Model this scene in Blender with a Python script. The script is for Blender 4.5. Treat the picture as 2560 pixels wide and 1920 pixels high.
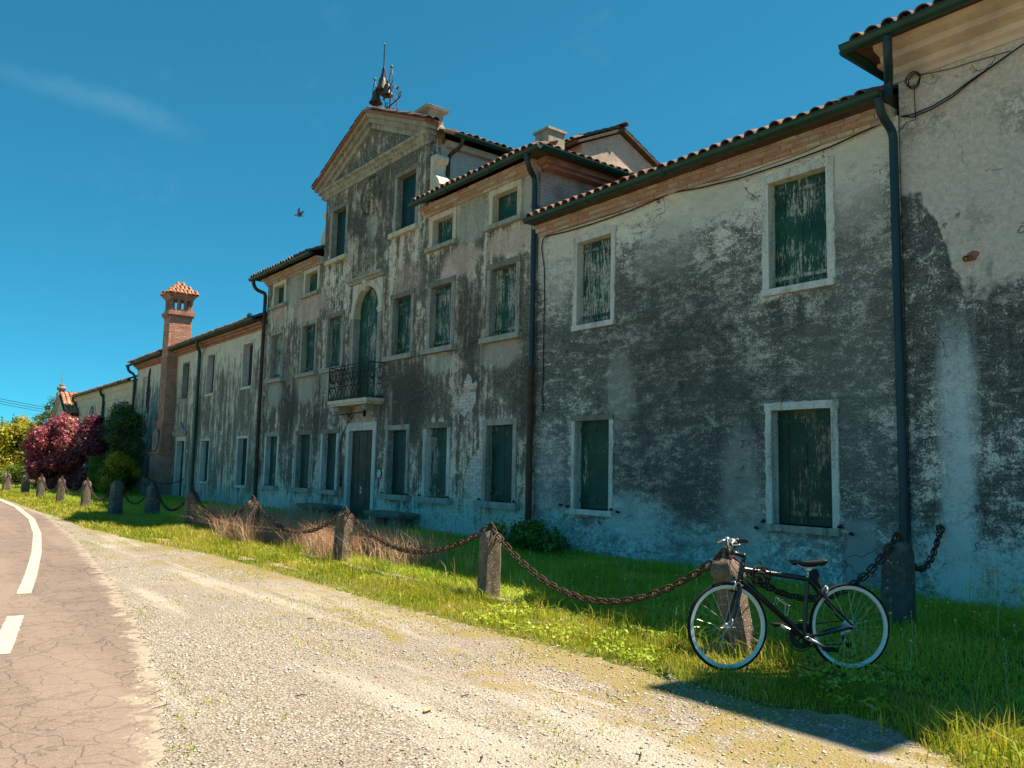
# A long row of old Veneto farm buildings seen obliquely from the roadside, bicycle against the chain fence.
import bpy, bmesh, math, random
import numpy as np
from mathutils import Vector, Matrix, Quaternion
from mathutils.geometry import tessellate_polygon

random.seed(7)
RNG = np.random.default_rng(7)
scene = bpy.context.scene
COL = scene.collection
for o in list(bpy.data.objects):
    bpy.data.objects.remove(o)
R = math.radians

# ------------------------------------------------------------------ camera
PITCH, ROLL, YAW, FPX = R(6.0317), R(1.263), R(52.216), 2049.95
fw = Vector((-math.sin(YAW) * math.cos(PITCH), math.cos(YAW) * math.cos(PITCH), math.sin(PITCH)))
rt = Vector((math.cos(YAW), math.sin(YAW), 0))
up = rt.cross(fw)
r2 = rt * math.cos(ROLL) + up * math.sin(ROLL)
u2 = -rt * math.sin(ROLL) + up * math.cos(ROLL)
cam_data = bpy.data.cameras.new("camera")
cam = bpy.data.objects.new("camera", cam_data)
COL.objects.link(cam)
m = Matrix((r2, u2, -fw)).transposed().to_4x4()
m.translation = Vector((0, -10.5, 1.5))
cam.matrix_world = m
cam_data.sensor_fit = 'HORIZONTAL'
cam_data.sensor_width = 36
cam_data.lens = 36 * FPX / 2560
cam_data.clip_start = 0.05
cam_data.clip_end = 3000
scene.camera = cam

# ------------------------------------------------------------------ sky, sun, exposure
SUN_DIR = Vector((0.27, 0.535, 1.0)).normalized()          # towards the sun: behind the roofs, to the right
SUN_EL = math.asin(SUN_DIR.z)
SUN_AZ = math.atan2(SUN_DIR.x, SUN_DIR.y)
world = bpy.data.worlds.new("World")
scene.world = world
world.use_nodes = True
wt = world.node_tree
wt.nodes.clear()
w_out = wt.nodes.new('ShaderNodeOutputWorld')
w_bg = wt.nodes.new('ShaderNodeBackground')
w_sky = wt.nodes.new('ShaderNodeTexSky')
w_sky.sky_type = 'NISHITA'
w_sky.sun_disc = False
w_sky.sun_elevation = SUN_EL
w_sky.sun_rotation = SUN_AZ
w_sky.altitude = 2000
w_sky.air_density = 0.6
w_sky.dust_density = 0.35
w_sky.ozone_density = 2.0
w_tint = wt.nodes.new('ShaderNodeMix')
w_tint.data_type = 'RGBA'
w_tint.blend_type = 'MULTIPLY'
w_tint.inputs[0].default_value = 1.0
w_tint.inputs[7].default_value = (0.165, 0.86, 0.97, 1)     # the photograph's teal cast, the same all round
w_gam = wt.nodes.new('ShaderNodeGamma')                    # softens the step from zenith to horizon
w_gam.inputs[1].default_value = 0.68
wt.links.new(w_sky.outputs[0], w_gam.inputs[0])
wt.links.new(w_gam.outputs[0], w_tint.inputs[6])
# one thin, diagonal cirrus wisp low in the west, and fainter threads elsewhere
def wn(typ, ins=None, **props):
    n_ = wt.nodes.new(typ)
    for k_, v_ in props.items():
        setattr(n_, k_, v_)
    for k_, v_ in (ins or {}).items():
        if isinstance(v_, bpy.types.NodeSocket):
            wt.links.new(v_, n_.inputs[k_])
        else:
            n_.inputs[k_].default_value = v_
    return n_


w_dir = wn('ShaderNodeTexCoord').outputs['Generated']
w_map = wn('ShaderNodeMapping', {0: w_dir, 'Rotation': (R(12), R(24), R(35)), 'Scale': (1.2, 9.0, 9.0)}).outputs[0]
w_no = wn('ShaderNodeTexNoise', {'Vector': w_map, 'Scale': 1.3, 'Detail': 8.0, 'Roughness': 0.6}).outputs[0]
w_no2 = wn('ShaderNodeTexNoise', {'Vector': w_dir, 'Scale': 9.0, 'Detail': 7.0, 'Roughness': 0.6}).outputs[0]
w_dn = wn('ShaderNodeVectorMath', {0: w_dir, 1: (-0.38961, -0.0995, -0.91559)}, operation='DOT_PRODUCT').outputs['Value']
w_da = wn('ShaderNodeVectorMath', {0: w_dir, 1: (0.10093, 0.98355, -0.14983)}, operation='DOT_PRODUCT').outputs['Value']
w_wv = wn('ShaderNodeMath', {0: w_no2, 1: 0.05, 2: -0.025}, operation='MULTIPLY_ADD').outputs[0]
w_ab = wn('ShaderNodeMath', {0: wn('ShaderNodeMath', {0: w_dn, 1: w_wv}, operation='ADD').outputs[0]}, operation='ABSOLUTE').outputs[0]
w_band = wn('ShaderNodeMapRange', {0: w_ab, 1: 0.0, 2: 0.020, 3: 1.0, 4: 0.0}, interpolation_type='SMOOTHSTEP').outputs[0]
w_len = wn('ShaderNodeMapRange', {0: wn('ShaderNodeMath', {0: w_da}, operation='ABSOLUTE').outputs[0], 1: 0.03, 2: 0.13, 3: 1.0, 4: 0.0}, interpolation_type='SMOOTHSTEP').outputs[0]
w_txt = wn('ShaderNodeMapRange', {0: w_no2, 1: 0.35, 2: 0.7, 3: 0.25, 4: 1.0}).outputs[0]
w_m1 = wn('ShaderNodeMath', {0: w_band, 1: w_len}, operation='MULTIPLY').outputs[0]
w_m1 = wn('ShaderNodeMath', {0: w_m1, 1: w_txt}, operation='MULTIPLY').outputs[0]
w_m1 = wn('ShaderNodeMath', {0: w_m1, 1: 0.085}, operation='MULTIPLY').outputs[0]
w_m2 = wn('ShaderNodeMapRange', {0: w_no, 1: 0.58, 2: 0.85, 3: 0.0, 4: 0.05}, interpolation_type='SMOOTHSTEP').outputs[0]
w_f = wn('ShaderNodeMath', {0: w_m1, 1: w_m2}, operation='ADD').outputs[0]
w_cl = wt.nodes.new('ShaderNodeMix')
w_cl.data_type = 'RGBA'
w_cl.inputs[7].default_value = (2.6, 4.0, 4.4, 1)
wt.links.new(w_f, w_cl.inputs[0])
wt.links.new(w_tint.outputs[2], w_cl.inputs[6])
wt.links.new(w_cl.outputs[2], w_bg.inputs[0])
w_bg.inputs[1].default_value = 0.114
wt.links.new(w_bg.outputs[0], w_out.inputs[0])

sun_data = bpy.data.lights.new("sun", 'SUN')
sun_data.energy = 5.0
sun_data.angle = R(0.53)
sun_data.color = (1.0, 0.87, 0.68)
sun = bpy.data.objects.new("sun", sun_data)
COL.objects.link(sun)
sun.rotation_mode = 'QUATERNION'
sun.rotation_quaternion = SUN_DIR.to_track_quat('Z', 'Y')
sun.location = SUN_DIR * 60

cy = scene.cycles
cy.max_bounces, cy.diffuse_bounces, cy.glossy_bounces, cy.transmission_bounces = 6, 4, 2, 3
vs = scene.view_settings
scene.display_settings.display_device = 'sRGB'
vs.view_transform = 'Standard'
vs.look = 'None'
vs.gamma = 1.0
vs.use_curve_mapping = False
vs.exposure = 1.25

# ------------------------------------------------------------------ helpers: meshes and objects
ORG = {}


def V3(p):
    return Vector((p[0], p[1], p[2]))


class MB:
    """collects shapes in world coordinates, builds one mesh object"""

    def __init__(s):
        s.v = []
        s.f = []

    def add(s, vs_, fs_):
        b = len(s.v)
        s.v += [tuple(p) for p in vs_]
        s.f += [tuple(i + b for i in f) for f in fs_]
        return s

    def box(s, x0, x1, y0, y1, z0, z1, M=None):
        p = [(x0, y0, z0), (x1, y0, z0), (x1, y1, z0), (x0, y1, z0), (x0, y0, z1), (x1, y0, z1), (x1, y1, z1), (x0, y1, z1)]
        if M is not None:
            p = [M @ Vector(q) for q in p]
        return s.add(p, [(0, 3, 2, 1), (4, 5, 6, 7), (0, 1, 5, 4), (1, 2, 6, 5), (2, 3, 7, 6), (3, 0, 4, 7)])

    def prism(s, poly, y0, y1, axis='y'):
        """poly in (x,z) extruded along y (or (y,z) along x, (x,y) along z); concave outlines are fine"""
        n = len(poly)
        mk = {'y': lambda a, b, t: (a, t, b), 'x': lambda a, b, t: (t, a, b), 'z': lambda a, b, t: (a, b, t)}[axis]
        vv = [mk(a, b, y0) for a, b in poly] + [mk(a, b, y1) for a, b in poly]
        tris = tessellate_polygon([[Vector((a, b, 0)) for a, b in poly]])
        ff = [tuple(t) for t in tris] + [tuple(i + n for i in reversed(t)) for t in tris]
        ff += [(i, (i + 1) % n, (i + 1) % n + n, i + n) for i in range(n)]
        return s.add(vv, ff)

    def tube(s, pts, r, n=8, closed=False, caps=True):
        P = [V3(p) for p in pts]
        m_ = len(P)
        rr = r if isinstance(r, (list, tuple)) else [r] * m_
        T = []
        for i in range(m_):
            a = P[(i - 1) % m_] if (closed or i > 0) else P[i]
            b = P[(i + 1) % m_] if (closed or i < m_ - 1) else P[i]
            d = (b - a)
            T.append(d.normalized() if d.length > 1e-9 else Vector((0, 0, 1)))
        ref = Vector((0, 0, 1)) if abs(T[0].z) < 0.9 else Vector((1, 0, 0))
        nn = (ref - T[0] * ref.dot(T[0])).normalized()
        vv = []
        for i in range(m_):
            nn = (nn - T[i] * nn.dot(T[i]))
            nn = nn.normalized() if nn.length > 1e-6 else T[i].orthogonal().normalized()
            bb = T[i].cross(nn)
            for k in range(n):
                a = 2 * math.pi * k / n
                vv.append(P[i] + nn * math.cos(a) * rr[i] + bb * math.sin(a) * rr[i])
        ff = []
        for i in range(m_ if closed else m_ - 1):
            j = (i + 1) % m_
            for k in range(n):
                k2 = (k + 1) % n
                ff.append((i * n + k, i * n + k2, j * n + k2, j * n + k))
        if caps and not closed:
            ff.append(tuple(range(n - 1, -1, -1)))
            ff.append(tuple((m_ - 1) * n + k for k in range(n)))
        return s.add(vv, ff)

    def lathe(s, prof, c, n=16, M=None):
        vv = []
        for r_, z_ in prof:
            for k in range(n):
                a = 2 * math.pi * k / n
                q = Vector((math.cos(a) * r_, math.sin(a) * r_, z_))
                if M is not None:
                    q = M @ q
                vv.append(q + V3(c))
        ff = []
        for i in range(len(prof) - 1):
            for k in range(n):
                k2 = (k + 1) % n
                ff.append((i * n + k, i * n + k2, (i + 1) * n + k2, (i + 1) * n + k))
        ff.append(tuple(range(n - 1, -1, -1)))
        ff.append(tuple((len(prof) - 1) * n + k for k in range(n)))
        return s.add(vv, ff)

    def loft(s, rings, caps=True):
        n = len(rings[0])
        vv = [p for r_ in rings for p in r_]
        ff = []
        for i in range(len(rings) - 1):
            for k in range(n):
                k2 = (k + 1) % n
                ff.append((i * n + k, i * n + k2, (i + 1) * n + k2, (i + 1) * n + k))
        if caps:
            ff.append(tuple(range(n - 1, -1, -1)))
            ff.append(tuple((len(rings) - 1) * n + k for k in range(n)))
        return s.add(vv, ff)

    def mesh(s, name, mat, org=(0, 0, 0), smooth=False):
        me = bpy.data.meshes.new(name)
        ox, oy, oz = org
        me.from_pydata([(a - ox, b - oy, c - oz) for a, b, c in s.v], [], s.f)
        if mat is not None:
            me.materials.append(mat)
        bm = bmesh.new()
        bm.from_mesh(me)
        bmesh.ops.recalc_face_normals(bm, faces=bm.faces)
        bm.to_mesh(me)
        bm.free()
        if smooth:
            me.polygons.foreach_set('use_smooth', [True] * len(me.polygons))
            if smooth == 'auto':
                try:
                    me.set_sharp_from_angle(angle=R(38))
                except Exception:
                    pass
        return me

    def build(s, name, mat, parent=None, smooth=False, kind=None, org=None):
        o_ = ORG[parent.name] if parent is not None else (org or (0, 0, 0))
        me = s.mesh(name, mat, o_, smooth)
        o = bpy.data.objects.new(name, me)
        COL.objects.link(o)
        if parent is not None:
            o.parent = parent
        else:
            o.location = o_
        ORG[o.name] = o_
        if kind:
            o['kind'] = kind
        return o


def tag(o, label, cat, group=None):
    o['label'] = label
    o['category'] = cat
    if group:
        o['group'] = group
    return o


def thing(name, label, cat, loc=(0, 0, 0), group=None):
    o = bpy.data.objects.new(name, None)
    o.empty_display_size = 0.2
    COL.objects.link(o)
    o.location = loc
    ORG[o.name] = tuple(loc)
    return tag(o, label, cat, group)


def inst(name, me, parent, loc, rot=None, scale=None):
    """a piece that shares mesh data; placed in world coordinates under its parent"""
    o = bpy.data.objects.new(name, me)
    COL.objects.link(o)
    og = (0, 0, 0)
    if parent is not None:
        o.parent = parent
        og = ORG[parent.name]
    M = Matrix.Translation(Vector(loc) - Vector(og))
    if rot is not None:
        M = M @ (rot.to_4x4() if not isinstance(rot, Matrix) or len(rot) == 3 else rot)
    if scale is not None:
        M = M @ Matrix.Diagonal((scale[0], scale[1], scale[2], 1))
    o.matrix_local = M
    return o


def raw_mesh(name, co, faces_flat, loop_total, mat, kind=None, smooth=False, org=(0, 0, 0), parent=None):
    """fast mesh from numpy arrays"""
    me = bpy.data.meshes.new(name)
    co = np.asarray(co, dtype=np.float32) - np.asarray(org, dtype=np.float32)
    me.vertices.add(len(co))
    me.vertices.foreach_set('co', co.ravel())
    faces_flat = np.asarray(faces_flat, dtype=np.int32)
    loop_total = np.asarray(loop_total, dtype=np.int32)
    me.loops.add(len(faces_flat))
    me.loops.foreach_set('vertex_index', faces_flat)
    me.polygons.add(len(loop_total))
    st = np.zeros(len(loop_total), dtype=np.int32)
    st[1:] = np.cumsum(loop_total)[:-1]
    me.polygons.foreach_set('loop_start', st)
    me.polygons.foreach_set('loop_total', loop_total)
    if smooth:
        me.polygons.foreach_set('use_smooth', np.ones(len(loop_total), dtype=bool))
    me.update(calc_edges=True)
    me.materials.append(mat)
    o = bpy.data.objects.new(name, me)
    COL.objects.link(o)
    if parent is not None:
        o.parent = parent
    else:
        o.location = org
    ORG[o.name] = tuple(org)
    if kind:
        o['kind'] = kind
    return o


def lerp_tab(tab, x):
    xs = [t[0] for t in tab]
    ys = [t[1] for t in tab]
    return np.interp(x, xs, ys)


# ------------------------------------------------------------------ helpers: materials
class Mat:
    def __init__(s, name, rough=0.85, spec=0.2, metal=0.0):
        s.m = bpy.data.materials.new(name)
        s.m.use_nodes = True
        s.t = s.m.node_tree
        s.b = s.t.nodes['Principled BSDF']
        s.b.inputs['Roughness'].default_value = rough
        s.b.inputs['Specular IOR Level'].default_value = spec
        s.b.inputs['Metallic'].default_value = metal
        s._pos = None
        s.fine = None

    def nd(s, typ, ins=None, **props):
        n = s.t.nodes.new(typ)
        for k, v in props.items():
            setattr(n, k, v)
        for k, v in (ins or {}).items():
            s.put(n.inputs[k], v)
        return n

    def put(s, sock, v):
        if isinstance(v, bpy.types.NodeSocket):
            s.t.links.new(v, sock)
        elif isinstance(v, (tuple, list)) and len(v) == 3 and sock.type == 'RGBA':
            sock.default_value = (*v, 1)
        else:
            sock.default_value = v

    def pos(s):
        if s._pos is None:
            s._pos = s.nd('ShaderNodeNewGeometry').outputs['Position']
        return s._pos

    def obj(s):
        return s.nd('ShaderNodeTexCoord').outputs['Object']

    def scaled(s, v, sc):
        return s.nd('ShaderNodeVectorMath', {0: v, 1: sc}, operation='MULTIPLY').outputs[0]

    def xyz(s, v):
        return s.nd('ShaderNodeSeparateXYZ', {0: v}).outputs

    def noise(s, v, scale, detail=4, rough=0.55, dist=0.0, w=None):
        n = s.nd('ShaderNodeTexNoise', {'Vector': v, 'Scale': scale, 'Detail': detail, 'Roughness': rough, 'Distortion': dist})
        return n.outputs[0]

    def voro(s, v, scale, feature='F1', rand=1.0):
        n = s.nd('ShaderNodeTexVoronoi', {'Vector': v, 'Scale': scale, 'Randomness': rand}, feature=feature)
        return n.outputs[0]

    def mr(s, v, a, b, c=0.0, d=1.0, smooth=True):
        return s.nd('ShaderNodeMapRange', {0: v, 1: a, 2: b, 3: c, 4: d}, interpolation_type='SMOOTHSTEP' if smooth else 'LINEAR').outputs[0]

    def math(s, op, a, b=0.0, c=0.0):
        return s.nd('ShaderNodeMath', {0: a, 1: b, 2: c}, operation=op).outputs[0]

    def mix(s, f, a, b, mode='MIX'):
        n = s.nd('ShaderNodeMix', data_type='RGBA', blend_type=mode)
        s.put(n.inputs[0], f)
        s.put(n.inputs[6], a)
        s.put(n.inputs[7], b)
        return n.outputs[2]

    def ramp(s, v, stops, interp='LINEAR'):
        n = s.nd('ShaderNodeValToRGB', {0: v})
        cr = n.color_ramp
        cr.interpolation = interp
        while len(cr.elements) < len(stops):
            cr.elements.new(0.5)
        for e, (p, c) in zip(cr.elements, stops):
            e.position = p
            e.color = (c[0], c[1], c[2], 1) if isinstance(c, (tuple, list)) else (c, c, c, 1)
        return n.outputs[0]

    def curve(s, v, stops):
        """piecewise linear scalar function of v, stops [(v, y)...]"""
        lo, hi = stops[0][0], stops[-1][0]
        ys = [y for _, y in stops]
        y0, y1 = min(ys), max(ys)
        f = s.mr(v, lo, hi, 0, 1, False)
        c = s.ramp(f, [((a - lo) / (hi - lo), (y - y0) / (y1 - y0)) for a, y in stops])
        return s.math('MULTIPLY_ADD', c, y1 - y0, y0)

    def blob(s, x, z, cx, cz, rx, rz, wob=None, amp=0.5, soft=0.15):
        """irregular patch on a wall, 1 inside"""
        a = s.math('DIVIDE', s.math('SUBTRACT', x, cx), rx)
        b = s.math('DIVIDE', s.math('SUBTRACT', z, cz), rz)
        d = s.math('SQRT', s.math('ADD', s.math('MULTIPLY', a, a), s.math('MULTIPLY', b, b)))
        if wob is not None:
            d = s.math('MULTIPLY_ADD', s.math('SUBTRACT', wob, 0.5), amp, d)
            if s.fine is not None:
                d = s.math('MULTIPLY_ADD', s.math('SUBTRACT', s.fine, 0.5), 1.1, d)
        return s.mr(d, 1 - soft, 1 + soft, 1, 0)

    def bump(s, h, strength=0.5, dist=0.01):
        n = s.nd('ShaderNodeBump', {'Height': h, 'Strength': strength, 'Distance': dist})
        s.t.links.new(n.outputs[0], s.b.inputs['Normal'])

    def color(s, c):
        s.put(s.b.inputs['Base Color'], c)
        return s

    def rough(s, v):
        s.put(s.b.inputs['Roughness'], v)
        return s

    def rnd(s):
        return s.nd('ShaderNodeObjectInfo').outputs['Random']

    def isl(s):
        return s.nd('ShaderNodeNewGeometry').outputs['Random Per Island']


def leaf_mat(name, stops, trans=0.3, rough=0.5, spec=0.25, patch=None):
    """foliage: colour varies leaf by leaf, part of the light comes through"""
    k = Mat(name, rough, spec)
    r_ = k.isl()
    if patch:
        n = k.noise(k.pos(), patch, 3)
        r_ = k.math('MULTIPLY_ADD', k.mr(n, 0.3, 0.7, -0.5, 0.5), 0.7, r_)
    c = k.ramp(r_, stops)
    k.color(c)
    tr = k.nd('ShaderNodeBsdfTranslucent', {'Color': c})
    mx = k.nd('ShaderNodeMixShader', {0: trans})
    out = [n for n in k.t.nodes if n.type == 'OUTPUT_MATERIAL'][0]
    k.t.links.new(k.b.outputs[0], mx.inputs[1])
    k.t.links.new(tr.outputs[0], mx.inputs[2])
    k.t.links.new(mx.outputs[0], out.inputs[0])
    return k.m
# ------------------------------------------------------------------ materials
def plaster(name, pale, pale2, dark, zprof, streak=0.5, speck=0.5, base_tint=(0.46, 0.50, 0.50), base_h=0.8, extra=None, bump=0.6, contrast=1.0, scuff=0.3, aniso=1.6):
    """old render: pale ground, broad charcoal growth in patches, runs, freckles, rubbed courses, salty foot"""
    k = Mat(name, 0.93, 0.1)
    P = k.pos()
    x, y, z = k.xyz(P)[:3]
    big = k.noise(P, 0.42, 4, 0.55, 0.6)
    patch = k.noise(k.scaled(P, (1, 1, aniso)), 1.25, 4, 0.62, 0.7)
    med = k.noise(k.scaled(P, (1, 1, aniso)), 4.6, 5, 0.68, 0.5)
    fine = k.noise(P, 15, 5, 0.74, 0.3)
    k.fine = fine
    fine2 = k.noise(P, 36, 4, 0.72, 0.2)
    grit = k.noise(P, 80, 3, 0.7)
    st = k.noise(k.scaled(P, (3.4, 3.4, 0.36)), 1.0, 4, 0.62, 0.6)
    st2 = k.noise(k.scaled(P, (11, 11, 0.7)), 1.0, 4, 0.65, 0.4)
    wob = k.noise(P, 1.7, 5, 0.66)
    zz = k.math('MULTIPLY_ADD', k.math('SUBTRACT', big, 0.5), 2.6, z)
    d = k.curve(zz, zprof)
    for n_, w_ in ((big, 1.1 * contrast), (patch, 1.25 * contrast), (med, 1.7 * contrast), (fine, 1.8), (fine2, 1.25 * (0.4 + speck)), (st, 2.4 * streak), (st2, 1.4 * streak)):
        d = k.math('MULTIPLY_ADD', k.math('SUBTRACT', n_, 0.5), w_, d)
    tone = k.mix(k.mr(k.noise(P, 0.8, 6, 0.6), 0.35, 0.65), pale, pale2)
    tone = k.mix(k.mr(med, 0.40, 0.72, 0.0, 0.55), tone, tuple(c * 0.62 for c in pale2))
    tone = k.mix(k.mr(fine2, 0.42, 0.74, 0.0, 0.55), tone, tuple(c * 0.50 for c in pale))
    stain = k.mr(d, 0.16, 0.76, 0, 1)
    dk = k.mix(k.mr(k.math('ADD', fine, k.math('MULTIPLY', k.math('SUBTRACT', grit, 0.5), 0.5)), 0.36, 0.68), dark, tuple(min(1, c * 2.9) for c in dark))
    col = k.mix(stain, tone, dk)
    # lichen dots: small black freckles where the wall is damp
    vd = k.voro(P, 30)
    fre = k.math('MULTIPLY', k.mr(vd, 0.14, 0.30, 1, 0), k.mr(k.math('MULTIPLY_ADD', grit, 0.5, d), 0.15, 0.75))
    col = k.mix(k.math('MULTIPLY', fre, speck), col, (0.024, 0.026, 0.023))
    # rubbed pale courses
    sc = k.noise(k.scaled(P, (1.3, 1.3, 5.5)), 1.7, 6, 0.74, 0.7)
    scm = k.math('MULTIPLY', k.mr(sc, 0.55, 0.66), k.mr(big, 0.36, 0.55))
    col = k.mix(k.math('MULTIPLY', k.math('MULTIPLY', scm, k.mr(fine, 0.36, 0.60)), scuff), col, tuple(c * 0.9 for c in pale))
    zc = k.math('ABSOLUTE', k.math('SUBTRACT', k.math('FRACT', k.math('MULTIPLY_ADD', wob, 0.9, k.math('MULTIPLY', z, 4.6))), 0.5))
    jm = k.math('MULTIPLY', k.mr(zc, 0.02, 0.10, 1, 0), k.mr(k.noise(k.scaled(P, (1.6, 1.6, 6.0)), 1.0, 6, 0.7), 0.54, 0.66))
    col = k.mix(k.math('MULTIPLY', jm, scuff * 0.8), col, tuple(c * 0.9 for c in pale))
    # washed, salty foot of the wall
    bw = k.math('ADD', z, k.math('MULTIPLY', k.math('SUBTRACT', patch, 0.5), 2.4))
    bm_ = k.mr(bw, base_h * 0.45, base_h * 1.25, 1, 0)
    btone = k.mix(k.mr(fine, 0.38, 0.66), base_tint, tuple(c * 0.42 for c in base_tint))
    col = k.mix(k.math('MULTIPLY', bm_, k.mr(med, 0.30, 0.62, 0.95, 0.35)), col, btone)
    if extra:
        col = extra(k, x, z, wob, st, fine, col)
    # a few hairline cracks
    cw = k.nd('ShaderNodeVectorMath', {0: P, 1: k.nd('ShaderNodeVectorMath', {0: k.nd('ShaderNodeTexNoise', {'Vector': P, 'Scale': 2.2, 'Detail': 4.0}).outputs['Color'], 1: (0.7, 0.7, 0.7)}, operation='MULTIPLY').outputs[0]}, operation='ADD').outputs[0]
    ck = k.math('MULTIPLY', k.mr(k.voro(cw, 0.75, 'DISTANCE_TO_EDGE'), 0.002, 0.008, 1, 0), k.mr(patch, 0.50, 0.60))
    col = k.mix(k.math('MULTIPLY', ck, 0.7), col, (0.05, 0.045, 0.04))
    k.color(col)
    h = k.math('ADD', k.math('MULTIPLY', fine, 0.9), k.math('MULTIPLY', grit, 0.4))
    h = k.math('SUBTRACT', h, k.math('ADD', k.math('MULTIPLY', stain, 0.3), k.math('MULTIPLY', ck, 0.6)))
    k.bump(h, bump, 0.022)
    return k.m


def extra_C(k, x, z, wob, st, fine, col):
    for cx, cz, rx, rz, c, f in ((-9.3, 5.35, 0.75, 0.5, (0.42, 0.41, 0.37), 0.5), 
                                 (-8.9, 2.2, 2.1, 1.6, (0.06, 0.064, 0.060), 0.5), (-9.6, 4.2, 1.8, 0.9, (0.07, 0.07, 0.06), 0.4), (-12.1, 5.6, 0.6, 0.9, (0.70, 0.64, 0.54), 0.55), (-8.2, 5.9, 0.6, 0.35, (0.66, 0.60, 0.52), 0.5), (-5.9, 5.7, 0.5, 0.8, (0.74, 0.66, 0.56), 0.6), (-10.2, 0.75, 0.8, 0.4, (0.62, 0.74, 0.72), 0.5), (-7.8, 1.0, 0.4, 1.2, (0.52, 0.50, 0.44), 0.45), (-10.4, 2.9, 0.35, 0.7, (0.55, 0.52, 0.45), 0.4),
                                 (-6.0, 3.6, 0.6, 2.0, (0.19, 0.19, 0.165), 0.4), (-12.3, 1.3, 0.5, 1.0, (0.42, 0.44, 0.42), 0.4)):
        b = k.blob(x, z, cx, cz, rx, rz, wob, 1.3, 0.35)
        col = k.mix(k.math('MULTIPLY', b, f), col, tuple(c))
    # dirty runs below the upper sills
    for x0_, x1_ in ((-7.5, -6.1), (-11.8, -10.5)):
        b = k.math('MULTIPLY', k.math('MULTIPLY', k.mr(x, x0_, x0_ + 0.25), k.mr(x, x1_ - 0.25, x1_, 1, 0)), k.math('MULTIPLY', k.mr(z, 4.10, 4.16, 1, 0), k.mr(z, 3.2, 4.05)))
        b = k.math('MULTIPLY', b, k.mr(k.math('ADD', st, k.math('MULTIPLY', k.math('SUBTRACT', fine, 0.5), 0.6)), 0.40, 0.60))
        col = k.mix(k.math('MULTIPLY', b, 0.75), col, (0.075, 0.072, 0.060))
    # cement repair beside the last ground floor window, pale rendered square below it
    b = k.math('MULTIPLY', k.mr(x, -6.12, -6.14, 1, 0), k.mr(x, -7.2, -7.16, 0, 1))
    b = k.math('MULTIPLY', b, k.mr(z, 0.66, 0.68, 1, 0))
    col = k.mix(k.math('MULTIPLY', b, 0.7), col, k.mix(fine, (0.22, 0.20, 0.175), (0.32, 0.30, 0.26)))
    xw = k.math('MULTIPLY_ADD', k.math('SUBTRACT', wob, 0.5), 0.22, x)
    zw = k.math('MULTIPLY_ADD', k.math('SUBTRACT', wob, 0.5), 0.30, z)
    b = k.math('MULTIPLY', k.math('MULTIPLY', k.mr(xw, -6.11, -6.09), k.mr(xw, -5.72, -5.66, 1, 0)), k.math('MULTIPLY', k.mr(zw, 0.20, 0.22), k.mr(zw, 0.85, 1.0, 1, 0)))
    col = k.mix(k.math('MULTIPLY', b, 0.7), col, k.mix(fine, (0.44, 0.48, 0.47), (0.30, 0.34, 0.34)))
    return col


def extra_D(k, x, z, wob, st, fine, col):
    up_ = k.math('ADD', k.math('MULTIPLY', k.math('SUBTRACT', wob, 0.5), 1.1), z)
    edge = k.math('MULTIPLY_ADD', k.mr(x, -5.0, -4.4, 0, 1), -1.45, 5.3)
    m1 = k.mr(k.math('SUBTRACT', up_, edge), -0.06, 0.06)
    c1 = k.mix(k.mr(fine, 0.3, 0.72), (0.88, 0.72, 0.61), (0.58, 0.48, 0.405))
    keep = k.mr(k.noise(k.pos(), 1.25, 7, 0.7), 0.50, 0.62, 0.95, 0.40)
    col = k.mix(k.math('MULTIPLY', m1, keep), col, c1)
    # pale wash running down where a gutter leaked
    w = k.math('ABSOLUTE', k.math('ADD', k.math('MULTIPLY_ADD', k.math('SUBTRACT', st, 0.5), 0.7, x), 4.62))
    w = k.math('MULTIPLY', k.mr(w, 0.04, 0.34, 1, 0), k.mr(z, 2.6, 3.9, 1, 0))
    col = k.mix(k.math('MULTIPLY', w, k.mr(fine, 0.3, 0.6, 0.35, 0.9)), col, (0.74, 0.77, 0.75))
    return col


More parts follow.
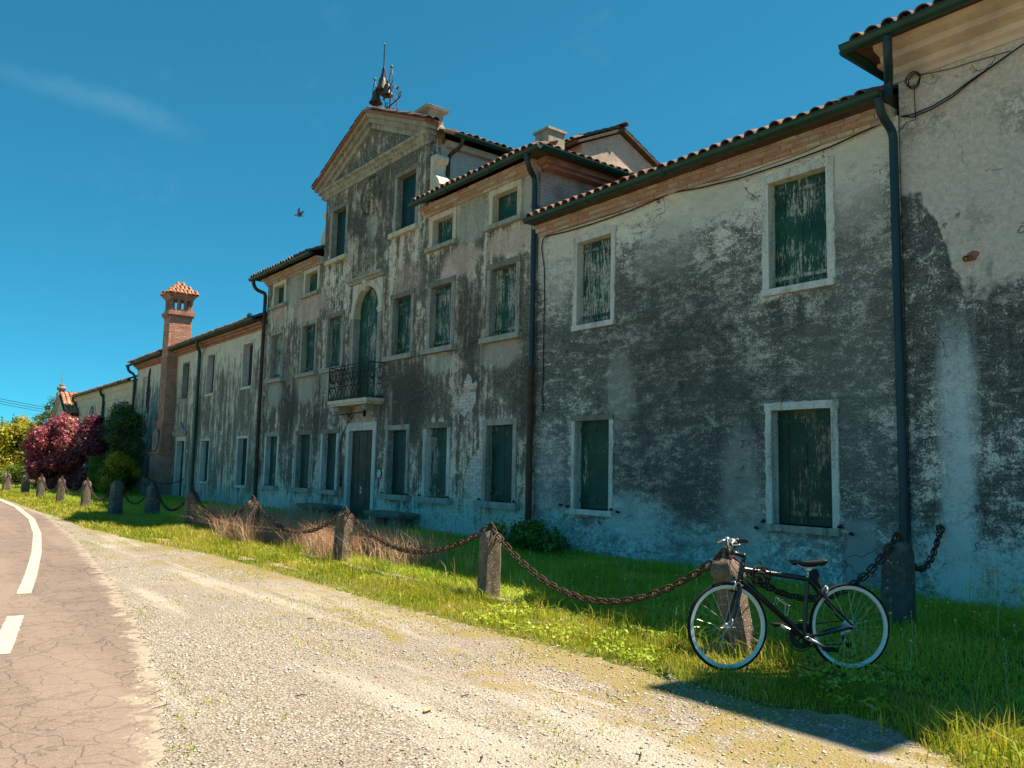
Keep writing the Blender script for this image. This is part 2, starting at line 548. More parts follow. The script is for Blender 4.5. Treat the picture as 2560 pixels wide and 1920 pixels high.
def extra_B(k, x, z, wob, st, fine, col):
    # old pink limewash under the top-floor windows and bare grey render between them
    for cx, cz, rx, rz, c, f in ((-15.6, 6.35, 0.75, 0.35, (0.52, 0.36, 0.29), 0.8), (-16.1, 6.05, 0.35, 0.3, (0.60, 0.42, 0.36), 0.95),
                                 (-13.8, 6.45, 0.75, 0.3, (0.56, 0.40, 0.32), 0.85), (-18.0, 6.2, 0.7, 0.5, (0.36, 0.25, 0.20), 0.6),
                                 (-24.0, 6.45, 1.2, 0.5, (0.50, 0.36, 0.30), 0.75), (-26.4, 6.5, 0.7, 0.35, (0.50, 0.36, 0.30), 0.7),
                                 (-15.2, 7.25, 0.7, 0.6, (0.36, 0.33, 0.28), 0.8), (-25.2, 7.2, 0.8, 0.6, (0.36, 0.33, 0.28), 0.8),
                                 (-13.1, 7.2, 0.35, 0.6, (0.36, 0.31, 0.27), 0.8), (-20.2, 2.85, 0.75, 0.42, (0.44, 0.34, 0.27), 0.75),
                                 (-14.0, 4.05, 0.8, 0.35, (0.42, 0.36, 0.30), 0.75), (-16.4, 4.05, 0.6, 0.3, (0.38, 0.36, 0.31), 0.7),
                                 (-24.0, 4.0, 0.75, 0.55, (0.42, 0.40, 0.34), 0.7), (-22.3, 4.0, 0.6, 0.5, (0.42, 0.40, 0.34), 0.7), (-26.5, 3.95, 0.6, 0.5, (0.42, 0.40, 0.34), 0.65)):
        b = k.blob(x, z, cx, cz, rx, rz, wob, 0.9, 0.22)
        col = k.mix(k.math('MULTIPLY', b, f), col, k.mix(k.mr(fine, 0.3, 0.8), tuple(min(0.85, v * 1.35) for v in c), tuple(v * 0.85 for v in c)))
    # damp shadowless stains below the first floor sills and around the door bay
    for cx, cz, rx, rz, f in ((-17.9, 3.1, 1.0, 1.1, 0.62), (-15.0, 3.9, 0.5, 1.3, 0.4), (-23.1, 3.2, 0.5, 1.2, 0.5), (-25.3, 3.4, 0.7, 1.3, 0.6), (-20.2, 8.6, 1.6, 1.3, 0.4), (-15.2, 5.0, 0.5, 0.8, 0.45), (-13.0, 3.0, 0.5, 0.8, 0.4)):
        b = k.blob(x, z, cx, cz, rx, rz, k.math('ADD', k.math('MULTIPLY', wob, 0.5), k.math('MULTIPLY', st, 0.5)), 1.6, 0.4)
        col = k.mix(k.math('MULTIPLY', b, f), col, (0.062, 0.055, 0.044))
    # lime run below the oval medallion
    w = k.math('ABSOLUTE', k.math('ADD', k.math('MULTIPLY_ADD', k.math('SUBTRACT', st, 0.5), 0.8, x), 20.15))
    w = k.math('MULTIPLY', k.mr(w, 0.03, 0.25, 1, 0), k.math('MULTIPLY', k.mr(z, 8.5, 8.65, 1, 0), k.mr(z, 7.2, 8.3)))
    return k.mix(k.math('MULTIPLY', w, 0.5), col, (0.46, 0.45, 0.40))


M_plC = plaster("plaster_grey_speckled", (0.94, 0.85, 0.73), (0.86, 0.77, 0.65), (0.086, 0.086, 0.076),
                [(0, 0.42), (1.2, 0.66), (2.6, 0.72), (4.8, 0.68), (5.5, 0.40), (6.1, -0.1), (7, -0.5)], 0.22, 0.95, (0.70, 0.84, 0.82), 0.75, extra_C, 0.9, 1.0, 0.85, 2.0)
M_plD = plaster("plaster_beige_over_grey", (0.94, 0.83, 0.72), (0.86, 0.75, 0.64), (0.066, 0.066, 0.060),
                [(0, 0.10), (1.0, 0.45), (2.2, 0.72), (3.6, 0.84), (4.2, 0.75), (5.5, 0.6), (8, 0.3)], 0.35, 0.95, (0.60, 0.73, 0.72), 1.0, extra_D, 0.9, 1.0, 0.5, 1.3)
M_plB = plaster("plaster_grey_brown_streaked", (0.90, 0.76, 0.60), (0.80, 0.63, 0.50), (0.090, 0.078, 0.062),
                [(0, 0.05), (1.2, 0.42), (2.4, 0.66), (3.4, 0.80), (4.3, 0.64), (6.2, 0.58), (7.4, 0.44), (8.4, 0.74), (11, 0.84)], 0.95, 0.35, (0.62, 0.74, 0.71), 0.85, extra_B, 0.6, 1.1, 0.3, 0.8)
M_plA = plaster("plaster_green_grey_streaked", (0.84, 0.74, 0.59), (0.74, 0.64, 0.50), (0.105, 0.096, 0.076),
                [(0, 0.52), (1.5, 0.70), (3.6, 0.66), (5.0, 0.46), (5.9, -0.15), (7, -0.5)], 0.85, 0.25, (0.50, 0.58, 0.56), 0.55, None, 0.5, 0.8, 0.15, 0.6)
M_plE = plaster("plaster_cream_washed", (0.82, 0.71, 0.54), (0.72, 0.62, 0.46), (0.14, 0.13, 0.10),
                [(0, 0.5), (3.2, 0.46), (4.5, 0.36), (5.0, -0.2), (7, -0.3)], 0.6, 0.1, (0.40, 0.46, 0.45), 0.4, None, 0.4, 0.6, 0.1, 0.7)
M_lime = plaster("old_lime_render", (0.66, 0.62, 0.58), (0.60, 0.52, 0.48), (0.22, 0.20, 0.17), [(0, -0.2), (14, -0.05)], 0.2, 0.05, (0.6, 0.6, 0.6), 0.01, None, 0.4, 0.6)
M_pinkr = plaster("pink_render", (0.62, 0.47, 0.40), (0.52, 0.39, 0.33), (0.20, 0.15, 0.12), [(0, -0.05), (14, 0.0)], 0.3, 0.1, (0.6, 0.6, 0.6), 0.01, None, 0.4, 0.7)


def stone(name, c1, c2, dark, amt=0.5, scale=5.0, bump=0.4, moss=None, rough=0.88, spots=None):
    k = Mat(name, rough, 0.15)
    P = k.pos()
    a = k.noise(P, scale, 8, 0.65, 0.3)
    b = k.noise(P, scale * 6, 6, 0.7)
    st = k.noise(k.scaled(P, (7, 7, 0.9)), 1.0, 5, 0.6)
    col = k.mix(k.mr(a, 0.3, 0.7), c1, c2)
    d = k.math('ADD', k.math('MULTIPLY', st, 0.5), k.math('MULTIPLY', b, 0.5))
    col = k.mix(k.math('MULTIPLY', k.mr(d, 0.46, 0.66), amt), col, dark)
    chip = k.mr(k.voro(P, 7.0), 0.10, 0.16, 1, 0)
    col = k.mix(k.math('MULTIPLY', chip, 0.5 * amt), col, dark)
    if moss:
        col = k.mix(k.math('MULTIPLY', k.mr(k.noise(P, 6.5, 6, 0.7), 0.52, 0.64), moss[1]), col, moss[0])
    if spots:
        sp = k.math('MULTIPLY', k.mr(k.voro(P, spots), 0.22, 0.30, 1, 0), k.mr(k.noise(P, 5, 4), 0.45, 0.6))
        col = k.mix(sp, col, (0.48, 0.46, 0.38))
    k.color(col)
    k.bump(k.math('ADD', a, k.math('MULTIPLY', b, 0.9)), bump, 0.01 if not spots else 0.03)
    return k.m


M_white = stone("white_painted_stone", (0.74, 0.71, 0.65), (0.63, 0.59, 0.52), (0.24, 0.21, 0.17), 0.9)
M_cream = stone("cream_stone", (0.76, 0.66, 0.52), (0.66, 0.56, 0.43), (0.26, 0.21, 0.16), 0.6)
M_grey = stone("weathered_grey_stone", (0.48, 0.44, 0.37), (0.34, 0.31, 0.255), (0.09, 0.085, 0.07), 0.9)
M_dkst = stone("dark_lintel_stone", (0.21, 0.19, 0.15), (0.31, 0.27, 0.215), (0.08, 0.075, 0.06), 0.8)
M_sill = stone("sill_stone_lichen", (0.46, 0.44, 0.37), (0.35, 0.34, 0.285), (0.11, 0.11, 0.085), 0.7)
M_sillY = stone("sill_stone_yellow_lichen", (0.74, 0.65, 0.50), (0.64, 0.56, 0.42), (0.30, 0.25, 0.17), 0.4, moss=((0.50, 0.42, 0.06), 0.9))
M_post = stone("rough_fence_stone", (0.26, 0.195, 0.14), (0.16, 0.125, 0.095), (0.035, 0.03, 0.026), 0.85, 9.0, 1.0, moss=((0.27, 0.25, 0.19), 0.5), spots=26)
M_postd = stone("shaded_lichen_stone", (0.14, 0.14, 0.13), (0.10, 0.10, 0.092), (0.03, 0.03, 0.028), 0.7, 7.0, 0.9, moss=((0.20, 0.20, 0.18), 0.6), spots=20)  # fence stone darkened in its colour for the posts standing in shade
M_kerb = stone("kerb_concrete", (0.38, 0.32, 0.25), (0.28, 0.24, 0.19), (0.09, 0.08, 0.06), 0.6, 6.0, 0.6)
M_merl = stone("gable_ornament_stone", (0.46, 0.40, 0.31), (0.34, 0.30, 0.24), (0.10, 0.09, 0.072), 0.85)


def shutter_mat(name, green, flake, amount):
    k = Mat(name, 0.62, 0.25)
    P = k.pos()
    g = k.noise(k.scaled(P, (26, 26, 2.4)), 1.0, 7, 0.72, 0.6)
    g2 = k.noise(k.scaled(P, (60, 60, 7)), 1.0, 6, 0.7, 0.3)
    zone = k.noise(P, 1.9, 4, 0.6)
    r_ = k.rnd()
    th = k.math('ADD', k.math('MULTIPLY_ADD', k.math('SUBTRACT', zone, 0.5), 0.55, g), k.math('MULTIPLY_ADD', r_, 0.18, -0.09))
    m_ = k.mr(th, 0.62 - amount, 0.66 - amount)
    m2 = k.mr(k.math('MULTIPLY_ADD', k.math('SUBTRACT', zone, 0.5), 0.5, g2), 0.66 - amount * 0.8, 0.70 - amount * 0.8)
    m_ = k.math('MAXIMUM', m_, m2)
    base = k.mix(k.mr(k.noise(P, 3.2, 4), 0.3, 0.7), green, tuple(c * 0.55 for c in green))
    fl = k.mix(k.mr(k.noise(P, 22, 3), 0.35, 0.65), flake, tuple(c * 0.42 for c in flake))
    k.color(k.mix(m_, base, fl))
    k.rough(k.mr(m_, 0, 1, 0.5, 0.9))
    k.bump(k.math('SUBTRACT', 1.0, m_), 0.5, 0.004)
    return k.m


M_shut = shutter_mat("green_paint_peeling", (0.014, 0.080, 0.048), (0.46, 0.45, 0.37), 0.045)
M_shut2 = shutter_mat("green_paint_lightly_peeling", (0.012, 0.070, 0.050), (0.40, 0.42, 0.35), 0.0)
M_shut3 = shutter_mat("green_paint_heavily_peeling", (0.018, 0.085, 0.055), (0.50, 0.50, 0.42), 0.085)
M_shutO = shutter_mat("green_paint_worn_to_wood", (0.016, 0.070, 0.046), (0.40, 0.30, 0.20), 0.085)
M_shutN = shutter_mat("green_paint_sound", (0.008, 0.052, 0.046), (0.24, 0.28, 0.22), -0.03)
M_shutB = shutter_mat("brown_paint", (0.060, 0.022, 0.014), (0.15, 0.10, 0.08), -0.02)
M_door = shutter_mat("olive_brown_door_paint", (0.060, 0.058, 0.032), (0.13, 0.11, 0.065), 0.03)


def simple(name, c, rough=0.7, spec=0.3, metal=0.0, var=0.25, scale=9.0, c2=None, bump=0.0):
    k = Mat(name, rough, spec, metal)
    n = k.noise(k.pos(), scale, 6, 0.62)
    k.color(k.mix(k.mr(n, 0.3, 0.72), c, c2 or tuple(v * (1 - var) for v in c)))
    if bump:
        k.bump(n, bump, 0.006)
    return k.m


M_gut = simple("gutter_green_paint", (0.016, 0.070, 0.052), 0.45, 0.4, 0, 0.4, 3.0)
M_pipeb = simple("downpipe_blue_green_paint", (0.014, 0.046, 0.062), 0.45, 0.4, 0, 0.35, 2.0)
M_piper = simple("downpipe_rust_brown", (0.105, 0.060, 0.042), 0.75, 0.2, 0, 0.4, 5.0)
M_dark = simple("dark_void", (0.010, 0.011, 0.011), 0.95, 0.05)
M_iron = simple("black_wrought_iron", (0.014, 0.013, 0.013), 0.6, 0.3, 0, 0.4, 20, (0.05, 0.028, 0.018))
M_rust = simple("rusty_chain_iron", (0.085, 0.050, 0.034), 0.8, 0.25, 0.2, 0.4, 40, (0.045, 0.030, 0.024), 0.4)
M_cable = simple("black_cable", (0.012, 0.012, 0.013), 0.6)
M_bronze = simple("bell_bronze", (0.16, 0.125, 0.095), 0.55, 0.4, 0.4, 0.5, 9, (0.06, 0.055, 0.045))
M_copper = simple("verdigris_ball", (0.10, 0.30, 0.30), 0.6)
M_redfr = simple("red_oxide_frame", (0.10, 0.030, 0.035), 0.6)
M_enam = simple("white_enamel", (0.50, 0.56, 0.55), 0.5, 0.4, 0, 0.12)
M_paper = simple("white_paper", (0.72, 0.72, 0.68), 0.8, 0.1, 0, 0.1)
M_ink = simple("dark_lettering", (0.03, 0.035, 0.035), 0.7)
M_terra = simple("terracotta_pipe", (0.42, 0.17, 0.11), 0.85, 0.1, 0, 0.3)
M_mort = simple("lime_mortar", (0.66, 0.60, 0.53), 0.95, 0.05, 0, 0.35, 18, None, 0.5)
M_soff = simple("weathered_soffit_render", (0.76, 0.58, 0.48), 0.9, 0.1, 0, 0.4, 2.0, None, 0.3)
M_board = simple("soffit_boards", (0.12, 0.085, 0.06), 0.9, 0.1, 0, 0.4, 5)
M_trunk = simple("bark", (0.10, 0.075, 0.055), 0.95, 0.05, 0, 0.5, 14, None, 0.8)


def brick_mat(name, cols, whiten=0.25):
    k = Mat(name, 0.92, 0.1)
    r_ = k.rnd()
    c = k.ramp(r_, cols)
    n = k.noise(k.pos(), 20, 6, 0.7)
    c = k.mix(k.mr(n, 0.3, 0.8, 0, 0.5), c, (0.10, 0.055, 0.04))
    w = k.math('MULTIPLY', k.mr(k.noise(k.pos(), 3.1, 5, 0.65), 0.5, 0.62), whiten)
    c = k.mix(w, c, (0.50, 0.45, 0.40))
    k.color(c)
    k.bump(n, 0.6, 0.006)
    return k.m


M_brick = brick_mat("red_brick", [(0, (0.62, 0.25, 0.165)), (0.4, (0.72, 0.36, 0.24)), (0.7, (0.54, 0.22, 0.16)), (1, (0.74, 0.47, 0.34))])
M_brickc = brick_mat("cornice_brick", [(0, (0.56, 0.28, 0.21)), (0.35, (0.66, 0.40, 0.31)), (0.65, (0.48, 0.22, 0.165)), (0.9, (0.68, 0.46, 0.36)), (1, (0.72, 0.56, 0.40))], 0.7)
M_brickw = brick_mat("limewashed_brick", [(0, (0.80, 0.70, 0.65)), (0.6, (0.86, 0.77, 0.72)), (0.78, (0.66, 0.44, 0.35)), (0.92, (0.80, 0.66, 0.59)), (1, (0.56, 0.28, 0.20))], 0.3)


def brick_surface(name, c1, c2, mort, sx=4.0):
    """courses too far off to pick apart"""
    k = Mat(name, 0.92, 0.1)
    P = k.pos()
    x, y, z = k.xyz(P)[:3]
    v = k.nd('ShaderNodeCombineXYZ', {0: k.math('ADD', x, y), 1: z, 2: 0.0}).outputs[0]
    b = k.nd('ShaderNodeTexBrick', {'Vector': v, 'Color1': (*c1, 1), 'Color2': (*c2, 1), 'Mortar': (*mort, 1), 'Scale': 1.0, 'Mortar Size': 0.008, 'Bias': 0.0, 'Brick Width': 0.26, 'Row Height': 0.07})
    n = k.noise(P, 3.0, 6, 0.65)
    k.color(k.mix(k.mr(n, 0.35, 0.75, 0, 0.6), b.outputs[0], (0.10, 0.065, 0.05)))
    k.bump(b.outputs[1], -0.6, 0.01)
    return k.m


M_brickf = brick_surface("brick_courses", (0.56, 0.25, 0.18), (0.46, 0.19, 0.14), (0.42, 0.34, 0.28))
M_brickp = brick_surface("pale_washed_brick_courses", (0.62, 0.45, 0.40), (0.56, 0.40, 0.36), (0.42, 0.32, 0.28))


def tile_mat(name, cols):
    k = Mat(name, 0.9, 0.1)
    c = k.ramp(k.rnd(), cols)
    n = k.noise(k.pos(), 6, 8, 0.7)
    n2 = k.noise(k.pos(), 25, 5, 0.7)
    c = k.mix(k.mr(n, 0.42, 0.66, 0, 0.85), c, (0.075, 0.062, 0.052))
    c = k.mix(k.mr(n2, 0.62, 0.70, 0, 0.5), c, (0.36, 0.33, 0.22))
    k.color(c)
    k.bump(n2, 0.5, 0.006)
    return k.m


TC = [(0, (0.20, 0.095, 0.07)), (0.35, (0.28, 0.15, 0.11)), (0.6, (0.15, 0.075, 0.06)), (0.8, (0.36, 0.25, 0.19)), (1, (0.11, 0.06, 0.05))]
M_tile = tile_mat("roof_tile_terracotta", TC)
M_tileo = tile_mat("roof_tile_orange", [(0, (0.46, 0.19, 0.11)), (0.4, (0.55, 0.29, 0.18)), (0.7, (0.38, 0.15, 0.09)), (1, (0.60, 0.40, 0.26))])


def mk_ground():
    k = Mat("lawn_soil", 0.95, 0.05)
    P = k.pos()
    a = k.noise(P, 1.3, 8, 0.7)
    b = k.noise(P, 25, 6, 0.7)
    c = k.mix(k.mr(a, 0.35, 0.65), (0.11, 0.135, 0.028), (0.18, 0.175, 0.042))
    c = k.mix(k.mr(b, 0.45, 0.7), c, (0.13, 0.10, 0.055))
    k.color(c)
    k.bump(b, 0.8, 0.03)
    return k.m


def mk_gravel():
    k = Mat("pale_gravel", 0.95, 0.08)
    P = k.pos()
    x, y, z = k.xyz(P)[:3]
    v = k.nd('ShaderNodeTexVoronoi', {'Vector': P, 'Scale': 58.0, 'Randomness': 1.0})
    v2 = k.nd('ShaderNodeTexVoronoi', {'Vector': P, 'Scale': 120.0, 'Randomness': 1.0})
    big = k.noise(P, 0.75, 7, 0.65, 0.5)
    med = k.noise(P, 4.2, 8, 0.7)
    rs = k.xyz(v.outputs['Color'])[0]
    st = k.ramp(rs, [(0, (0.18, 0.155, 0.125)), (0.3, (0.36, 0.32, 0.27)), (0.6, (0.46, 0.415, 0.36)), (0.85, (0.31, 0.275, 0.235)), (1, (0.62, 0.575, 0.52))])
    fines = k.mix(k.mr(v2.outputs[0], 0.0, 0.6), (0.415, 0.37, 0.32), (0.32, 0.282, 0.24))
    c = k.mix(k.mr(k.math('ADD', big, k.math('MULTIPLY', k.math('SUBTRACT', med, 0.5), 0.6)), 0.40, 0.56), fines, st)
    gap = k.mr(v.outputs[0], 0.40, 0.60)
    c = k.mix(k.math('MULTIPLY', gap, 0.7), c, (0.13, 0.10, 0.075))
    c = k.mix(k.mr(k.noise(P, 30, 5, 0.75), 0.52, 0.66, 0, 0.6), c, (0.22, 0.18, 0.14))
    # moss and short weeds creeping over the stones, denser towards the grass
    edge = k.mr(y, -8.6, -5.8, -0.10, 0.13)
    mo = k.math('ADD', k.math('ADD', k.math('MULTIPLY', k.noise(P, 1.15, 6, 0.62, 0.6), 0.6), k.math('MULTIPLY', med, 0.45)), edge)
    c = k.mix(k.math('MULTIPLY', k.mr(mo, 0.585, 0.66), 0.8), c, k.mix(k.mr(v2.outputs[0], 0.1, 0.6), (0.33, 0.255, 0.085), (0.22, 0.175, 0.06)))
    rut = k.noise(k.scaled(P, (0.16, 1.5, 1)), 1.0, 5, 0.6, 0.4)
    c = k.mix(k.mr(rut, 0.50, 0.64, 0, 0.7), c, k.mix(k.mr(v2.outputs[0], 0.0, 0.6), (0.49, 0.445, 0.39), (0.39, 0.35, 0.30)))
    c = k.mix(k.mr(k.noise(P, 0.5, 4), 0.58, 0.70, 0, 0.4), c, (0.34, 0.27, 0.20))
    k.color(c)
    k.bump(k.math('ADD', k.math('MULTIPLY', v.outputs[0], -0.8), k.math('MULTIPLY', v2.outputs[0], -0.4)), 0.9, 0.012)
    return k.m


def mk_asphalt():
    k = Mat("bleached_asphalt", 0.9, 0.15)
    P = k.pos()
    x, y, z = k.xyz(P)[:3]
    w = k.nd('ShaderNodeVectorMath', {0: P, 1: k.nd('ShaderNodeVectorMath', {0: k.nd('ShaderNodeTexNoise', {'Vector': P, 'Scale': 1.6, 'Detail': 5.0}).outputs['Color'], 1: (0.55, 0.55, 0.0)}, operation='MULTIPLY').outputs[0]}, operation='ADD').outputs[0]
    crA = k.nd('ShaderNodeTexVoronoi', {'Vector': w, 'Scale': 1.15}, feature='DISTANCE_TO_EDGE').outputs[0]
    crB = k.nd('ShaderNodeTexVoronoi', {'Vector': w, 'Scale': 4.4}, feature='DISTANCE_TO_EDGE').outputs[0]
    n = k.noise(P, 1.4, 8, 0.65)
    g = k.noise(P, 160, 3, 0.6)
    v = k.nd('ShaderNodeTexVoronoi', {'Vector': P, 'Scale': 85.0})
    c = k.mix(k.mr(n, 0.3, 0.7), (0.205, 0.156, 0.128), (0.166, 0.126, 0.104))
    c = k.mix(k.mr(k.xyz(v.outputs['Color'])[0], 0.0, 1.0, 0.0, 0.5), c, (0.27, 0.213, 0.17))
    c = k.mix(k.mr(g, 0.46, 0.72, 0, 0.75), c, (0.085, 0.066, 0.055))
    c = k.mix(k.mr(k.noise(P, 55, 4, 0.7), 0.55, 0.72, 0, 0.5), c, (0.44, 0.36, 0.30))
    # crazing is strongest along the broken margin, which frays into the gravel
    dist_e = k.nd('ShaderNodeAttribute', attribute_name='margin').outputs['Fac']
    mb = k.mr(dist_e, 0.1, 2.3, 1.0, 0.0)
    fray = k.mr(k.math('MULTIPLY_ADD', k.math('SUBTRACT', k.noise(P, 5.0, 7, 0.7), 0.5), 0.9, dist_e), 0.02, 0.16, 1, 0)
    ctr = k.math('ABSOLUTE', k.math('SUBTRACT', k.noise(P, 0.62, 7, 0.62, 0.9), 0.5))
    lineA = k.mr(ctr, 0.001, 0.007, 1, 0)
    lineB = k.math('MULTIPLY', k.mr(crB, 0.004, 0.030, 0.8, 0), k.mr(k.math('ADD', mb, k.math('MULTIPLY', k.math('SUBTRACT', n, 0.5), 0.9)), 0.35, 0.75))
    cr = k.math('MAXIMUM', k.math('MULTIPLY', lineA, k.mr(mb, 0.02, 0.5, 0.0, 1.0)), lineB)
    c = k.mix(k.math('MULTIPLY', cr, 0.62), c, (0.075, 0.058, 0.05))
    pol = k.noise(k.scaled(P, (0.12, 0.9, 1)), 1.0, 4, 0.55, 0.3)
    c = k.mix(k.mr(pol, 0.46, 0.62, 0, 0.35), c, (0.30, 0.235, 0.19))
    c = k.mix(k.mr(k.noise(P, 0.33, 5, 0.6, 0.5), 0.58, 0.66, 0, 0.25), c, (0.13, 0.10, 0.085))
    c = k.mix(k.math('MULTIPLY', fray, 0.9), c, k.mix(g, (0.38, 0.325, 0.255), (0.28, 0.235, 0.185)))
    k.color(c)
    k.bump(k.math('SUBTRACT', k.math('MULTIPLY', g, 0.35), cr), 0.6, 0.008)
    return k.m


M_ground, M_gravel, M_asph = mk_ground(), mk_gravel(), mk_asphalt()
def mk_paint():
    k = Mat("road_paint_worn", 0.8, 0.15)
    P = k.pos()
    w = k.math('ADD', k.math('MULTIPLY', k.noise(P, 3.0, 6, 0.65), 0.5), k.math('MULTIPLY', k.noise(P, 60, 5, 0.75), 0.5))
    c = k.mix(k.mr(k.noise(P, 9, 5, 0.6), 0.3, 0.7), (0.54, 0.47, 0.39), (0.43, 0.36, 0.29))
    k.color(k.mix(k.mr(w, 0.52, 0.62, 0, 0.8), c, (0.22, 0.17, 0.135)))
    k.bump(k.noise(P, 120, 3), 0.4, 0.006)
    return k.m


M_paint = mk_paint()
M_peb = brick_mat("gravel_stones", [(0, (0.30, 0.24, 0.18)), (0.4, (0.52, 0.45, 0.36)), (0.7, (0.62, 0.56, 0.47)), (1, (0.40, 0.34, 0.28))], 0.1)

M_grass = leaf_mat("grass_blades", [(0, (0.17, 0.25, 0.014)), (0.3, (0.30, 0.37, 0.022)), (0.65, (0.45, 0.44, 0.036)), (0.9, (0.56, 0.47, 0.07)), (1, (0.60, 0.46, 0.16))], 0.38, 0.45, 0.25, 0.9)
M_grassd = leaf_mat("lawn_blades", [(0, (0.28, 0.40, 0.035)), (0.4, (0.42, 0.56, 0.055)), (0.8, (0.54, 0.64, 0.07)), (1, (0.62, 0.66, 0.13))], 0.5, 0.45, 0.25, 0.7)
M_straw = leaf_mat("dry_stalks", [(0, (0.42, 0.23, 0.14)), (0.5, (0.56, 0.35, 0.22)), (0.85, (0.68, 0.50, 0.32)), (1, (0.28, 0.17, 0.12))], 0.25, 0.7, 0.15)
M_red = leaf_mat("red_leaves", [(0, (0.20, 0.030, 0.062)), (0.4, (0.42, 0.075, 0.125)), (0.7, (0.58, 0.19, 0.22)), (0.9, (0.30, 0.13, 0.08)), (1, (0.20, 0.15, 0.05))], 0.42, 0.4, 0.4, 0.9)
M_redd = leaf_mat("shaded_red_leaves", [(0, (0.11, 0.020, 0.044)), (0.5, (0.18, 0.034, 0.066)), (0.9, (0.25, 0.08, 0.09)), (1, (0.14, 0.10, 0.04))], 0.3, 0.4, 0.4, 0.9)  # darker copy of the red leaves, shade put into the colour
M_dgreen = leaf_mat("dark_green_leaves", [(0, (0.036, 0.095, 0.026)), (0.5, (0.06, 0.145, 0.036)), (1, (0.11, 0.20, 0.05))], 0.25, 0.4, 0.3, 0.9)
M_bgreen = leaf_mat("bright_green_needles", [(0, (0.06, 0.17, 0.016)), (0.6, (0.10, 0.25, 0.024)), (1, (0.16, 0.31, 0.035))], 0.3)
M_yel = leaf_mat("yellow_green_leaves", [(0, (0.08, 0.13, 0.010)), (0.35, (0.20, 0.22, 0.012)), (0.75, (0.36, 0.31, 0.018)), (1, (0.48, 0.40, 0.03))], 0.35, 0.45, 0.3, 1.2)
M_hedge = leaf_mat("hedge_leaves", [(0, (0.06, 0.11, 0.010)), (0.3, (0.20, 0.23, 0.012)), (0.65, (0.40, 0.35, 0.018)), (1, (0.55, 0.44, 0.04))], 0.35, 0.4, 0.35, 0.6)
M_hedgel = leaf_mat("low_hedge_leaves", [(0, (0.05, 0.11, 0.010)), (0.5, (0.13, 0.20, 0.015)), (1, (0.26, 0.29, 0.025))], 0.35, 0.4, 0.35, 1.2)
M_ftree = leaf_mat("pale_tree_leaves", [(0, (0.07, 0.13, 0.05)), (0.5, (0.12, 0.20, 0.08)), (1, (0.22, 0.30, 0.13))], 0.4)
M_fly = simple("yellow_petals", (0.66, 0.46, 0.03), 0.6, 0.2, 0, 0.2)
M_flw = simple("pale_petals", (0.66, 0.60, 0.38), 0.6, 0.2, 0, 0.2)
M_bush = leaf_mat("broad_green_leaves", [(0, (0.06, 0.16, 0.024)), (0.6, (0.11, 0.24, 0.036)), (1, (0.18, 0.32, 0.05))], 0.3)
# ------------------------------------------------------------------ the setting: ground, gravel, road
ROAD = [(-90, -17.5), (-70, -11.5), (-55, -8.3), (-45, -6.9), (-37.7, -6.42), (-25.6, -6.53), (-17.25, -7.28), (-12.5, -7.84), (-9.61, -8.21), (-8.15, -8.42), (-6.63, -8.71), (-5.59, -8.93), (-4.39, -9.25), (-3, -9.62), (0, -10.6), (6, -13.0), (20, -19)]
GRASS = [(-90, -17.2), (-70, -11.3), (-55, -8.1), (-45, -6.75), (-37.7, -6.3), (-25.6, -6.44), (-21.1, -6.55), (-16.84, -6.30), (-14, -5.90), (-10.6, -5.86), (-7.8, -5.86), (-5.9, -5.76), (-4, -5.73), (-3.4, -5.75), (-3.1, -5.6), (-2.9, -5.48), (-2.52, -5.55), (-2.2, -5.78), (-1.9, -6.0), (0, -6.7), (6, -7.4), (20, -9)]
LINE = [(-60, -9.4), (-55, -8.5), (-45, -7.08), (-36.5, -6.56), (-30.3, -6.72), (-24.1, -7.15), (-19.27, -7.70), (-15.4, -8.25), (-12.47, -8.72), (-10.7, -9.03), (-9.26, -9.28), (-7.47, -9.60), (-6, -9.88), (-3.4, -10.5)]


def sheet(name, xs, lower, upper, z, mat, rows=6, kind='structure', parent=None, jag=0.0, jag_u=0.0):
    """strip between two curves of x"""
    n = len(xs)
    ylo = np.array([lower(x) for x in xs])
    yhi = np.array([upper(x) for x in xs])
    ylo = ylo + jag * RNG.normal(size=n)
    yhi = yhi + jag_u * RNG.normal(size=n)
    co = []
    for j in range(rows + 1):
        t = j / rows
        co.append(np.stack([xs, ylo * (1 - t) + yhi * t, np.full(n, z)], 1))
    co = np.concatenate(co)
    a = np.arange(n - 1)
    f = np.concatenate([np.stack([j * n + a, j * n + a + 1, (j + 1) * n + a + 1, (j + 1) * n + a], 1) for j in range(rows)])
    return raw_mesh(name, co, f.ravel(), np.full(len(f), 4), mat, kind, parent=parent)


# the ground reaches to the horizon; gentle unevenness near by
xs = np.concatenate([np.array([-900, -500, -250, -140]), np.linspace(-90, 20, 221), np.array([40, 90, 250, 900])])
ys = np.concatenate([np.array([-700, -300, -120, -50, -25]), np.linspace(-16, 16, 65), np.array([40, 120, 400, 1200])])
X, Yg = np.meshgrid(xs, ys)
Zg = 0.012 * np.sin(X * 2.1 + Yg * 1.3) * np.sin(Yg * 2.7 - X * 0.6) - 0.014
co = np.stack([X.ravel(), Yg.ravel(), Zg.ravel()], 1)
nx, ny = len(xs), len(ys)
a = (np.arange(ny - 1)[:, None] * nx + np.arange(nx - 1)[None, :]).ravel()
f = np.stack([a, a + 1, a + nx + 1, a + nx], 1)
raw_mesh('ground', co, f.ravel(), np.full(len(f), 4), M_ground, 'structure', True)

